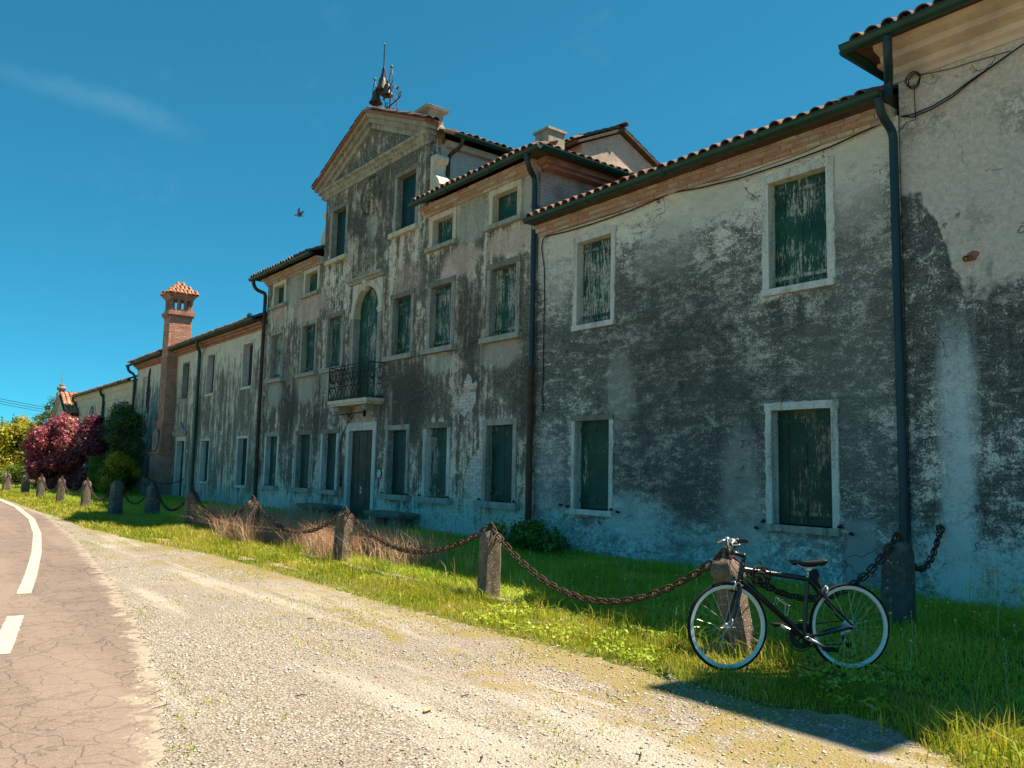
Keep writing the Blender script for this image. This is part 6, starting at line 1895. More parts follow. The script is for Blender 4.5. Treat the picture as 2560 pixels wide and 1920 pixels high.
# cranks, chainrings, pedals
MBf = MB()
cr = bt('crankset', [(BBx[0], BBx[1], -0.060), (BBx[0], BBx[1], 0.055)], 0.012, M_alu)
for rr3, oo in ((0.098, -0.052), (0.080, -0.046), (0.062, -0.040)):
    m_ = 40
    ring_o = [BK(BBx[0] + math.cos(2 * math.pi * q / m_) * (rr3 + (0.004 if q % 2 else 0)), BBx[1] + math.sin(2 * math.pi * q / m_) * (rr3 + (0.004 if q % 2 else 0)), oo) for q in range(m_)]
    ring_i = [BK(BBx[0] + math.cos(2 * math.pi * q / m_) * rr3 * 0.80, BBx[1] + math.sin(2 * math.pi * q / m_) * rr3 * 0.80, oo) for q in range(m_)]
    mbx = MB()
    off = nb * 0.0025
    mbx.loft([[p - off for p in ring_o], [p + off for p in ring_o], [p + off for p in ring_i], [p - off for p in ring_i], [p - off for p in ring_o]], False)
    mbx.build('chainring', M_bblk, cr)
mbx = MB()
mbx.tube([BK(BBx[0] + math.cos(2 * math.pi * q / 36) * 0.116, BBx[1] + math.sin(2 * math.pi * q / 36) * 0.116, -0.058) for q in range(36)], 0.004, 6, True)
mbx.build('chain_guard', M_bblk, cr, True)
for q in range(5):
    a = 2 * math.pi * q / 5 + 0.3
    bt('spider_arm', [(BBx[0], BBx[1], -0.05), (BBx[0] + 0.07 * math.cos(a), BBx[1] + 0.07 * math.sin(a), -0.05)], [0.010, 0.006], M_bblk, cr, 6)
ca, sa = math.cos(-0.47), math.sin(-0.47)
c1 = (BBx[0] - 0.170 * ca, BBx[1] + 0.170 * sa)
c2 = (BBx[0] + 0.170 * ca, BBx[1] - 0.170 * sa)
for (cx, cz), oo, sgn in ((c1, 0.062, 1), (c2, -0.075, -1)):
    a_ = [(BBx[0], BBx[1], oo * 0.93), ((BBx[0] + cx) / 2, (BBx[1] + cz) / 2, oo), (cx, cz, oo + sgn * 0.006)]
    bt('crank_arm', a_, [0.016, 0.013, 0.0125], M_alu, cr, 10)
    po = oo + sgn * 0.055
    pd = MB()
    Mx = Matrix.Translation(BK(cx, cz, po)) @ Matrix((eb, nb, Vector((0, 0, 1)))).transposed().to_4x4()
    pd.box(-0.045, -0.033, -0.042, 0.042, -0.012, 0.012, Mx).box(0.033, 0.045, -0.042, 0.042, -0.012, 0.012, Mx)
    pd.box(-0.033, 0.033, -0.042, -0.034, -0.010, 0.010, Mx).box(-0.033, 0.033, 0.034, 0.042, -0.010, 0.010, Mx).box(-0.033, 0.033, -0.034, 0.034, -0.006, 0.006, Mx)
    pd.build('pedal', M_rub, cr)
bt('crank_bolt', [(BBx[0], BBx[1], 0.060), (BBx[0], BBx[1], 0.078)], 0.009, M_rub, cr)
# cassette, drive chain, derailleurs
cas = MB()
for q in range(7):
    cas.tube([BK(RH[0], RH[1], -0.028 - q * 0.0045), BK(RH[0], RH[1], -0.030 - q * 0.0045)], 0.050 - 0.004 * q, 18)
cas.build('cassette', M_spk, rwheel)
bt('drive_chain', [(RH[0], RH[1] + 0.042, -0.045), (BBx[0], BBx[1] + 0.080, -0.045)], 0.004, M_rub, bike, 6)
bt('drive_chain', [(0.085, 0.195, -0.045), (0.20, 0.19, -0.045), (BBx[0] - 0.01, BBx[1] - 0.080, -0.045)], 0.004, M_rub, bike, 6)
der = MB()
der.tube([BK(RH[0] + 0.0, RH[1] - 0.02, -0.055), BK(RH[0] + 0.035, RH[1] - 0.075, -0.06), BK(RH[0] + 0.015, RH[1] - 0.11, -0.055), BK(RH[0] - 0.012, RH[1] - 0.155, -0.052)], [0.012, 0.013, 0.008, 0.012], 8)
dl = der.build('rear_derailleur', M_alu, bike, True)
for a, b in ((RH[0] + 0.028, RH[1] - 0.085), (RH[0] - 0.010, RH[1] - 0.150)):
    bt('jockey_wheel', [(a, b, -0.040), (a, b, -0.052)], 0.020, M_rub, dl, 12)
for zz, ss, oo in ((RH[1], RH[0], 0.070), (RH[1], RH[0], -0.070), (FH[1], FH[0], 0.062), (FH[1], FH[0], -0.052)):
    bt('axle_nut', [(ss, zz, oo - 0.012), (ss, zz, oo + 0.012)], 0.010, M_alu, bike, 8)
bt('quick_release_lever', [(RH[0], RH[1], 0.082), (RH[0] + 0.02, RH[1] + 0.008, 0.090), (RH[0] + 0.055, RH[1] + 0.022, 0.088)], [0.008, 0.007, 0.005], M_alu, bike, 6)
bt('quick_release_lever', [(FH[0], FH[1], 0.070), (FH[0] - 0.008, FH[1] + 0.03, 0.078), (FH[0] - 0.012, FH[1] + 0.065, 0.076)], [0.008, 0.008, 0.005], M_alu, bike, 6)
# brakes
for (s_, z_), nm in (((1.022, 0.640), 'front'), ((0.268, 0.600), 'rear')):
    cb = MB()
    for sd in (-1, 1):
        cb.tube([BK(s_ - 0.006, z_ + 0.045, sd * 0.006), BK(s_, z_ + 0.02, sd * 0.034), BK(s_ + 0.012, z_ - 0.03, sd * 0.026)], [0.007, 0.009, 0.010], 8)
    cal = cb.build('brake_caliper', M_alu, bike, True)
    for sd in (-1, 1):
        bt('brake_pad', [(s_ - 0.01, z_ - 0.035, sd * 0.018), (s_ + 0.03, z_ - 0.038, sd * 0.018)], 0.006, M_rub, cal, 6)
# coiled cable lock round the top tube
for q in range(5):
    c_ = (0.815 + random.uniform(-0.02, 0.02), 0.715 + random.uniform(-0.02, 0.02))
    r_ = 0.070 + random.uniform(-0.015, 0.010)
    tl = random.uniform(-0.5, 0.5)
    bt('cable_lock', [(c_[0] + r_ * math.cos(a), c_[1] + r_ * 0.92 * math.sin(a), 0.042 + 0.02 * math.sin(a + q) + tl * r_ * math.cos(a) * 0.4) for a in [2 * math.pi * w / 20 for w in range(20)]], 0.0055, M_rub, bike, 6, True)
bt('lock_barrel', [(0.80, 0.725, 0.06), (0.775, 0.71, 0.062)], 0.014, M_rub, bike, 10)
# bottle cage on the down tube
cgp = MB()
for sd in (-1, 1):
    cgp.tube([BK(0.70, 0.475, sd * 0.018), BK(0.665, 0.555, sd * 0.03), BK(0.625, 0.520, sd * 0.036), BK(0.59, 0.495, sd * 0.036), BK(0.60, 0.42, sd * 0.02), BK(0.625, 0.415, sd * 0.01)], 0.003, 6)
cgp.tube([BK(0.59, 0.495, -0.036), BK(0.575, 0.49, 0), BK(0.59, 0.495, 0.036)], 0.003, 6)
cgp.build('bottle_cage', M_alu, bike, True)
# ------------------------------------------------------------------ cables, benches, bird, wires
cb = thing('facade_cable', 'black cable draped along the eaves of the wing behind the bicycle', 'cable', (-9, -0.03, 6.2))
P_ = [(-12.48, -0.03, 6.26), (-11.9, -0.03, 6.22), (-11.1, -0.04, 6.20), (-10.1, -0.04, 6.22), (-9.14, -0.035, 6.30), (-8.54, -0.05, 6.22), (-7.74, -0.05, 6.165), (-6.9, -0.05, 6.165), (-6.18, -0.05, 6.20), (-5.4, -0.05, 6.30), (-5.34, -0.16, 6.31)]
MB().tube(P_, 0.013, 6).build('cable_run', M_cable, cb, True)
MB().tube([(-12.48, -0.03, 6.26), (-12.58, -0.03, 6.22), (-12.62, -0.03, 6.05), (-12.52, -0.03, 5.6), (-12.50, -0.03, 5.0), (-12.50, -0.03, 4.0), (-12.49, -0.03, 3.2), (-12.52, -0.04, 3.05), (-12.49, -0.03, 2.9), (-12.48, -0.03, 2.68)], 0.011, 6).build('cable_drop', M_cable, cb, True)
MB().tube([(-12.1, -0.03, 6.28), (-10.5, -0.02, 6.27), (-9.0, -0.02, 6.33), (-7.7, -0.03, 6.22), (-6.5, -0.03, 6.26), (-5.5, -0.05, 6.42)], 0.006, 5).build('thin_wire', M_cable, cb, True)
cd = thing('corner_house_cables', 'twin black cables with loose coil on the corner house below its cornice', 'cable', (-4.4, -0.03, 6.4))
for dz in (0.0, 0.035):
    MB().tube([(-5.14, -0.08, 6.29), (-5.0, -0.05, 6.28 - dz), (-4.75, -0.05, 6.30 - dz), (-4.5, -0.05, 6.37 - dz), (-4.3, -0.05, 6.46 - dz * 0.6), (-4.08, -0.05, 6.54 - dz * 0.3), (-3.66, -0.06, 6.69), (-2.5, -0.06, 6.72), (0.5, -0.06, 6.74)], 0.010, 6).build('cable_run', M_cable, cd, True)
for q in range(4):
    c = (-4.96 + random.uniform(-0.02, 0.02), 6.74 + random.uniform(-0.03, 0.03))
    MB().tube([(c[0] + (0.075 + 0.02 * (q % 2)) * math.cos(a) * random.uniform(0.9, 1.1), -0.05 - 0.01 * q, c[1] + 0.10 * math.sin(a)) for a in [2 * math.pi * w / 14 for w in range(14)]], 0.006, 5, True).build('wire_coil', M_cable, cd, True)
MB().tube([(-4.90, -0.05, 6.78), (-4.5, -0.04, 6.72), (-4.26, -0.04, 6.71), (-3.8, -0.05, 6.67)], 0.006, 5).build('thin_wire', M_cable, cd, True)
MB().tube([(-4.97, -0.05, 6.66), (-4.97, -0.04, 6.40), (-4.965, -0.04, 6.20)], 0.006, 5).build('wire_end', M_cable, cd, True)
cm = thing('door_cable', 'thin cable hanging down the wall left of the front door', 'cable', (-21.3, -0.02, 2))
MB().tube([(-20.5, -0.10, 2.93), (-20.95, -0.04, 2.72), (-21.30, -0.03, 2.40), (-21.42, -0.03, 2.1), (-21.30, -0.03, 1.75), (-21.28, -0.03, 1.2), (-21.27, -0.03, 0.95)], 0.012, 5).build('cable_run', M_cable, cm, True)
MB().tube([(-21.27, -0.03, 1.28), (-21.27, -0.03, 0.95)], 0.022, 6).build('cable_sleeve', M_cable, cm, True)
cf = thing('washing_wire', 'thin wire strung below the first-floor windows right of the balcony', 'wire', (-16, -0.08, 4.3))
MB().tube([(-19.0, -0.06, 4.32), (-17.2, -0.14, 4.24), (-15.4, -0.12, 4.22), (-13.6, -0.06, 4.55), (-13.2, -0.05, 5.05)], 0.005, 4).build('wire_run', M_cable, cf, True)

for nm, x0, x1, lab in (('stone_bench', -18.75, -17.0, 'round-edged stone bench on a pier right of the front door'), ('stone_trough', -22.85, -21.15, 'dark stone bench under dead stalks left of the front door')):
    bn = thing(nm, lab, 'bench', ((x0 + x1) / 2, -0.35, 0), 'benches beside the front door')
    top = [(x0, -0.62), (x0 + 0.12, -0.68), (x1 - 0.12, -0.68), (x1, -0.62), (x1, -0.06), (x0, -0.06)]
    mt = M_dkst
    mbx = MB().prism(top, 0.36, 0.43, 'z')
    mbx.prism([(a + (0.04 if a < (x0 + x1) / 2 else -0.04), b + (0.04 if b < -0.3 else 0)) for a, b in top], 0.31, 0.36, 'z')
    mbx.build('seat', mt, bn)
    for xx in (x0 + 0.30, x1 - 0.55):
        MB().box(xx, xx + 0.25, -0.56, -0.1, -0.05, 0.31).build('leg', mt, bn)
MB().box(-23.62, -23.22, -0.012, 0.02, 0.20, 0.36).build('vent_grille', M_dkst, Bh)

# pigeon in flight
bd = Vector((-21.6, -1.5, 8.54))
fwd = Vector((-0.75, -0.62, 0.12)).normalized()
side = Vector((0.62, -0.75, 0.0)).normalized()
upv = side.cross(fwd).normalized()
if upv.z < 0:
    upv = -upv
bm_ = MB()
rings = []
for t, r_ in ((-0.20, 0.008), (-0.15, 0.030), (-0.10, 0.026), (-0.06, 0.036), (0.0, 0.055), (0.06, 0.052), (0.12, 0.038), (0.155, 0.028), (0.18, 0.030), (0.205, 0.022), (0.225, 0.007), (0.245, 0.002)):
    c = bd + fwd * t + upv * (0.02 * max(0, t) * 2)
    fl = 0.45 if t < -0.08 else 1.0
    wd = 1.9 if t < -0.12 else 1.0
    rings.append([c + side * math.cos(a) * r_ * wd + upv * math.sin(a) * r_ * fl for a in [2 * math.pi * q / 10 for q in range(10)]])
bm_.loft(rings)
for sg in (-1, 1):
    root_f, root_b = bd + fwd * 0.07 + side * sg * 0.035 + upv * 0.02, bd - fwd * 0.07 + side * sg * 0.035 + upv * 0.02
    rows = []
    for t, ch in ((0, 0.14), (0.25, 0.155), (0.5, 0.13), (0.75, 0.09), (0.95, 0.04), (1.0, 0.01)):
        c = (root_f + root_b) / 2 + side * sg * (0.16 * t + 0.02 * t * t) + upv * (0.28 * t - 0.03 * t * t) + fwd * (0.03 * t - 0.10 * t * t)
        rows.append([c + fwd * ch / 2 + upv * 0.006, c + upv * 0.008 - fwd * ch * 0.1, c - fwd * ch / 2, c - upv * 0.003])
    bm_.loft(rows)
bm_.v = [tuple(bd + (Vector(q) - bd) * 0.72) for q in bm_.v]
bird = bm_.build('pigeon', simple('pigeon_feathers', (0.10, 0.11, 0.12), 0.7, 0.2, 0, 0.5, 14, (0.42, 0.42, 0.42)), None, True, org=tuple(bd))
tag(bird, 'pigeon flying with raised wings left of the pediment', 'bird')

# overhead wires far left
for q, (za, zb_, lab) in enumerate(((6.75, 5.05, 'highest of the overhead wires at the left edge'), (6.55, 4.65, 'middle overhead wire at the left edge'), (6.35, 4.45, 'lowest overhead wire at the left edge'))):
    w = thing('overhead_wire', lab, 'wire', (-79.4, -3, 6), 'overhead wires at the left edge')
    MB().tube([(-80.2, -14, za + 1.6), (-79.8, -6, za + 0.3), (-79.3, 0, za - 0.65), (-78.6, 9, za - 2.0)], 0.022, 5).build('wire_run', M_cable, w, True)
# ------------------------------------------------------------------ grass, dry stalks, flowers, pebbles
def blades(name, xy, h, w, mat, lean=0.35, label=None, curl=0.5, z0=None, parent=None):
    """n grass blades: two base, two middle, one tip vertex each"""
    n = len(xy)
    az = RNG.uniform(0, 2 * np.pi, n)
    la = RNG.uniform(0, 2 * np.pi, n)
    lm = np.abs(RNG.normal(0, lean, n))
    d = np.stack([np.cos(az), np.sin(az), np.zeros(n)], 1)
    ln = np.stack([np.cos(la), np.sin(la), np.zeros(n)], 1)
    base = np.concatenate([xy, np.full((n, 1), 0.0) if z0 is None else z0[:, None]], 1)
    hz = np.array([0, 0, 1.0])
    mid = base + ln * (h * lm * 0.35)[:, None] + hz * (h * 0.58)[:, None]
    tip = base + ln * (h * lm * (0.8 + curl))[:, None] + hz * (h * (1.0 - 0.25 * np.clip(lm, 0, 1)))[:, None]
    hw = (w / 2)[:, None]
    v = np.stack([base - d * hw, base + d * hw, mid + d * hw * 0.8, mid - d * hw * 0.8, tip], 1).reshape(-1, 3)
    i = np.arange(n) * 5
    f = np.stack([i, i + 1, i + 2, i + 3, i + 3, i + 2, i + 4], 1).ravel()
    lt = np.tile([4, 3], n)
    o = raw_mesh(name, v, f, lt, mat, 'stuff')
    if label:
        tag(o, label, 'grass')
    return o


def vnoise(x, y, s, seed=0):
    """cheap smooth value noise"""
    rs = np.random.default_rng(seed)
    g = rs.random((64, 64))
    u, v = x * s, y * s
    iu, iv = np.floor(u).astype(int), np.floor(v).astype(int)
    fu, fv = u - iu, v - iv
    fu, fv = fu * fu * (3 - 2 * fu), fv * fv * (3 - 2 * fv)
    a, b = g[iu % 64, iv % 64], g[(iu + 1) % 64, iv % 64]
    c, d = g[iu % 64, (iv + 1) % 64], g[(iu + 1) % 64, (iv + 1) % 64]
    return (a * (1 - fu) + b * fu) * (1 - fv) + (c * (1 - fu) + d * fu) * fv


def scatter(n, x0, x1, y0, y1):
    return np.stack([RNG.uniform(x0, x1, n), RNG.uniform(y0, y1, n)], 1)


PATCH = [(-16.9, -5.9, 0.7, 0.18), (-13.2, -5.62, 0.45, 0.10), (-12.0, -5.52, 0.5, 0.09), (-9.0, -5.2, 0.3, 0.09), (-6.4, -5.15, 0.3, 0.08)]


def keep_patch(p):
    k = np.ones(len(p), bool)
    for cx, cy, rx, ry in PATCH:
        k &= ((p[:, 0] - cx) / rx) ** 2 + ((p[:, 1] - cy) / ry) ** 2 > RNG.uniform(0.5, 1.2, len(p))
    return k


# sunny verge in front of the kerb
p = np.concatenate([scatter(85000, -9, 0.5, -6.5, -4.68), scatter(42000, -21, -9, -6.6, -4.68), scatter(42000, -46, -21, -6.9, -4.6)])
edge = lerp_tab(GRASS, p[:, 0])
dens = np.clip((p[:, 1] - edge) / 0.55, 0, 1) * 0.75 + 0.25
ok = (p[:, 1] > edge - 0.03 + 0.18 * (vnoise(p[:, 0], p[:, 1], 2.3, 3) - 0.5)) & (RNG.random(len(p)) < dens * (0.5 + 0.9 * vnoise(p[:, 0], p[:, 1], 3.1, 5))) & keep_patch(p)
p = p[ok]
far = np.clip((-p[:, 0] - 8) / 30, 0, 1)
nearb = np.clip(((p[:, 0] + 3.4) ** 2 + (p[:, 1] + 4.6) ** 2) / 1.6, 0.0, 1.0)
hh = (0.5 + 0.5 * nearb) * (0.04 + 0.09 * RNG.random(len(p)) ** 1.6) * (0.55 + 0.75 * vnoise(p[:, 0], p[:, 1], 1.6, 9)) * (0.6 + 0.5 * np.clip((p[:, 1] - lerp_tab(GRASS, p[:, 0])) / 0.6, 0, 1)) * (1 + 0.5 * far)
blades('verge_grass', p, hh, 0.0055 + 0.016 * far + 0.003 * RNG.random(len(p)), M_grass, 0.55, 'sunlit short grass of the verge before the kerb')

# lawn between the kerb and the walls
p = np.concatenate([scatter(130000, -13, 1.5, -4.55, -0.02), scatter(60000, -28, -13, -4.55, -0.02), scatter(60000, -60, -28, -5.0, -0.05)])
ok = RNG.random(len(p)) < (0.45 + 0.8 * vnoise(p[:, 0], p[:, 1], 1.4, 11))
p = p[ok]
far = np.clip((-p[:, 0] - 8) / 30, 0, 1)
nearb = np.clip(((p[:, 0] + 3.4) ** 2 + (p[:, 1] + 4.3) ** 2) / 3.0, 0.0, 1.0)      # trodden short round the bicycle
hh = (0.04 + 0.10 * RNG.random(len(p)) ** 1.6) * (0.6 + 0.8 * vnoise(p[:, 0], p[:, 1], 0.9, 13)) * (1 + 0.4 * far) * (0.38 + 0.62 * nearb)
blades('lawn_grass', p, hh, 0.006 + 0.018 * far + 0.003 * RNG.random(len(p)), M_grassd, 0.5, 'deep green lawn between the kerb and the walls')

# long tufts along the kerb, the posts and round the bicycle
tu = []
for cx, cy, n, s in [(-4.3, -4.72, 160, 0.16), (-4.0, -4.62, 120, 0.12), (-4.75, -5.1, 160, 0.10), (-2.2, -5.45, 260, 0.22), (-1.9, -5.2, 200, 0.25)] + [(x + random.uniform(-.3, .3), -4.55 + random.gauss(0, 0.12), random.randint(40, 120), 0.12) for x in np.arange(-24, -4.5, 0.42)] + [(x, -4.95 + random.uniform(-0.35, 0.2), 60, 0.1) for x in np.arange(-23, -5, 0.8)]:
    tu.append(RNG.normal(0, s, (n, 2)) * [1, 0.7] + [cx, cy])
p = np.concatenate(tu)
blades('grass_tufts', p, 0.07 + 0.18 * RNG.random(len(p)) ** 1.4, 0.006 + 0.005 * RNG.random(len(p)), M_grass, 0.45, 'longer grass tufts along the kerb and posts', 0.8)

# weeds creeping over the gravel
p = scatter(60000, -22, -1.5, -9.3, -5.7)
g = vnoise(p[:, 0], p[:, 1], 1.5, 21) * 0.6 + vnoise(p[:, 0], p[:, 1], 5.0, 22) * 0.4
e = lerp_tab(GRASS, p[:, 0])
r_ = lerp_tab(ROAD, p[:, 0])
near = np.clip(1 - (e - p[:, 1]) / 1.5, 0, 1)
rim = np.clip(1 - np.abs(p[:, 1] - r_ - 0.12) / 0.25, 0, 1) * (vnoise(p[:, 0], p[:, 1] * 0.3, 1.1, 33) > 0.60)
ok = (p[:, 1] > r_ - 0.05) & (p[:, 1] < e + 0.05) & ((g + 0.30 * near > 0.74) | (rim * g > 0.42)) & (RNG.random(len(p)) < 0.75)
p = p[ok]
blades('gravel_weeds', p, 0.010 + 0.025 * RNG.random(len(p)), 0.005 + 0.004 * RNG.random(len(p)), M_grass, 0.9, 'sparse yellowish weeds growing through the gravel')

# broad-leaved clover and weeds low in the lawn near the bicycle
p = np.concatenate([scatter(34000, -7, 0.8, -5.7, -0.4), scatter(16000, -14, -7, -5.2, -0.3)])
cv = vnoise(p[:, 0], p[:, 1], 1.7, 61) * 0.6 + vnoise(p[:, 0], p[:, 1], 5.5, 62) * 0.4
p = p[(cv > 0.50) & (p[:, 1] > lerp_tab(GRASS, p[:, 0]) + 0.12)]
n = len(p)
az = RNG.uniform(0, 6.28, n)
sz = 0.010 + 0.012 * RNG.random(n)
zc_ = 0.02 + 0.055 * RNG.random(n)
ca_, sa_ = np.cos(az) * sz, np.sin(az) * sz
tl = RNG.normal(0, 0.35, (n, 2)) * sz[:, None]
V = np.stack([np.stack([p[:, 0] - ca_, p[:, 1] - sa_, zc_ - tl[:, 0]], 1), np.stack([p[:, 0] + sa_ * 0.75, p[:, 1] - ca_ * 0.75, zc_ + tl[:, 1]], 1), np.stack([p[:, 0] + ca_, p[:, 1] + sa_, zc_ + tl[:, 0]], 1), np.stack([p[:, 0] - sa_ * 0.75, p[:, 1] + ca_ * 0.75, zc_ - tl[:, 1]], 1)], 1).reshape(-1, 3)
o = raw_mesh('clover', V, np.arange(n * 4), np.full(n, 4), M_grassd, 'stuff')
tag(o, 'patches of broad-leaved clover low in the lawn', 'clover')

# dry standing stalks between the posts
p = []
for x0, x1, y0, y1, n in ((-20.6, -16.2, -4.45, -3.3, 8500), (-16.4, -12.4, -4.5, -3.1, 10000), (-12.4, -9.4, -4.4, -3.3, 2600), (-16.8, -15.0, -4.95, -4.4, 1000), (-12.6, -11.2, -4.85, -4.5, 350), (-22.9, -21.0, -1.3, -0.5, 500)):
    p.append(scatter(n, x0, x1, y0, y1))
p = np.concatenate(p)
ok = RNG.random(len(p)) < (vnoise(p[:, 0], p[:, 1], 1.1, 41) * 2.2 - 0.5)
p = p[ok]
n = len(p)
hh = (0.30 + 0.50 * RNG.random(n)) * (0.65 + 0.65 * vnoise(p[:, 0], p[:, 1], 0.7, 43))
o = blades('dry_grass', p, hh, 0.005 + 0.005 * RNG.random(n), M_straw, 0.8, 'reddish dry standing grass between the stone posts', 0.35)
# a few taller grass stems with seed heads
p = np.concatenate([scatter(220, -10.5, -0.5, -4.4, -0.3), scatter(50, -5.0, -2.0, -5.0, -3.0)])
blades('seeding_grass', p, 0.25 + 0.25 * RNG.random(len(p)), np.full(len(p), 0.004), M_grass, 0.3, 'scattered tall thin grass stems on the shaded lawn', 0.3)


def flowers(name, pts, mat, r, label, stem=True):
    """small five-petalled discs on stalks"""
    V, F, Lt = [], [], []
    for (x, y, z) in pts:
        b = len(V)
        ax = random.uniform(0, 6.28)
        tx, ty = random.gauss(0, 0.35), random.gauss(-0.3, 0.35)
        V.append((x, y, z))
        m_ = 10
        for q in range(m_):
            rr = r * (1.0 if q % 2 == 0 else 0.62) * random.uniform(0.9, 1.1)
            dx, dy = rr * math.cos(ax + 2 * math.pi * q / m_), rr * math.sin(ax + 2 * math.pi * q / m_)
            V.append((x + dx, y + dy, z + r * 0.35 - dx * tx - dy * ty))
        for q in range(m_):
            F += [b, b + 1 + q, b + 1 + (q + 1) % m_]
            Lt.append(3)
        if stem:
            b = len(V)
            lx, ly = random.gauss(0, 0.02), random.gauss(0, 0.02)
            V += [(x - 0.0015, y, z), (x + 0.0015, y, z), (x + lx + 0.002, y + ly, 0), (x + lx - 0.002, y + ly, 0)]
            F += [b, b + 1, b + 2, b + 3]
            Lt.append(4)
    o_ = raw_mesh(name, np.array(V), F, Lt, mat, 'stuff')
    tag(o_, label, 'flowers')
    return o_


pts = [(random.gauss(-3.9, 0.3), random.gauss(-0.5, 0.25), random.uniform(0.22, 0.55)) for _ in range(45)]
pts += [(random.uniform(-8, -2), random.uniform(-3.9, -0.4), random.uniform(0.14, 0.36)) for _ in range(90)]
pts = [q for q in pts if q[1] < -0.05]
flowers('yellow_wildflowers', pts, M_fly, 0.016, 'small yellow flowers in the grass near the corner house')
pts = [(random.uniform(-13.5, -2.5), random.uniform(-4.2, -0.3), random.uniform(0.12, 0.34)) for _ in range(150)]
flowers('pale_wildflowers', pts, M_flw, 0.011, 'tiny pale flowers dotted over the shaded lawn')

# loose stones on the gravel
octv = np.array([(1, 0, 0), (0, 1, 0), (-1, 0, 0), (0, -1, 0), (0, 0, 0.7), (0, 0, -0.5), (0.6, 0.6, 0.35), (-0.6, 0.55, 0.3)], float)
octf = [(0, 6, 4), (6, 1, 4), (1, 7, 4), (7, 2, 4), (2, 3, 4), (3, 0, 4), (0, 1, 6), (1, 2, 7), (0, 3, 5), (3, 2, 5), (2, 1, 5), (1, 0, 5)]
p = np.concatenate([scatter(26000, -8, 0, -10.2, -5.6), scatter(9000, -20, -8, -8.6, -5.7)])
ok = (p[:, 1] > lerp_tab(ROAD, p[:, 0]) - 0.15) & (p[:, 1] < lerp_tab(GRASS, p[:, 0]) + 0.1) & (RNG.random(len(p)) < 0.05 + 0.8 * vnoise(p[:, 0], p[:, 1], 0.8, 51))
p = p[ok]
n = len(p)
s_ = 0.004 + 0.009 * RNG.random(n) ** 3 + 0.008 * (RNG.random(n) > 0.985)
az = RNG.uniform(0, 6.28, n)
loc = octv[None] * (s_[:, None, None] * (0.7 + 0.6 * RNG.random((n, 8, 1))))
ca_, sa_ = np.cos(az)[:, None], np.sin(az)[:, None]
vx = loc[..., 0] * ca_ - loc[..., 1] * sa_ + p[:, :1]
vy = loc[..., 0] * sa_ + loc[..., 1] * ca_ + p[:, 1:2]
vz = loc[..., 2] + 0.006
V = np.stack([vx, vy, vz], -1).reshape(-1, 3)
F = (np.array(octf)[None] + (np.arange(n) * 8)[:, None, None]).ravel()


def island_stone():
    k = Mat("loose_stones", 0.92, 0.1)
    k.color(k.ramp(k.isl(), [(0, (0.20, 0.16, 0.12)), (0.3, (0.40, 0.34, 0.26)), (0.7, (0.58, 0.51, 0.42)), (1, (0.70, 0.66, 0.58))]))
    return k.m


o = raw_mesh('loose_stones', V, F, np.full(n * 12, 3), island_stone(), 'stuff')
tag(o, 'loose pebbles strewn over the gravel verge', 'stones')
# twigs and fallen leaves
tw = MB()
for x, y in ((-3.55, -7.9), (-4.6, -7.3), (-6.6, -7.2), (-3.1, -7.2), (-5.2, -8.2), (-7.7, -7.0), (-3.9, -8.5)):
    a = random.uniform(0, 3.14)
    l = random.uniform(0.04, 0.12)
    tw.tube([(x, y, 0.012), (x + l * 0.5 * math.cos(a) + 0.01, y + l * 0.5 * math.sin(a), 0.018), (x + l * math.cos(a), y + l * math.sin(a), 0.012)], 0.004, 5)
tag(tw.build('twigs', M_trunk, None, kind='stuff'), 'broken twigs lying on the gravel', 'twigs')
for (x, y, lab) in ((-3.35, -8.25, 'fallen green leaf nearest the camera on the gravel'), (-4.45, -7.65, 'pale fallen leaf left of the others on the gravel'), (-2.85, -5.35, 'whitish dead leaf in the shaded grass below the rear wheel')):
    a = random.uniform(0, 3.14)
    L_ = 0.055
    pr = [(-1, 0), (-0.5, 0.32), (0.1, 0.42), (0.7, 0.25), (1, 0), (0.7, -0.25), (0.1, -0.42), (-0.5, -0.32)]
    mb = MB()
    pts_ = [(x + L_ * (u * math.cos(a) - v * math.sin(a)), y + L_ * (u * math.sin(a) + v * math.cos(a)), 0.02 + 0.012 * abs(v) + (0.04 if y > -6 else 0)) for u, v in pr]
    mb.add([(x, y, 0.014 + (0.04 if y > -6 else 0))] + pts_, [(0, q + 1, (q + 1) % 8 + 1) for q in range(8)])
    lf = mb.build('fallen_leaf', M_bgreen if y < -8 else M_straw, None, org=(x, y, 0))
    tag(lf, lab, 'leaf', 'leaves fallen by the road')


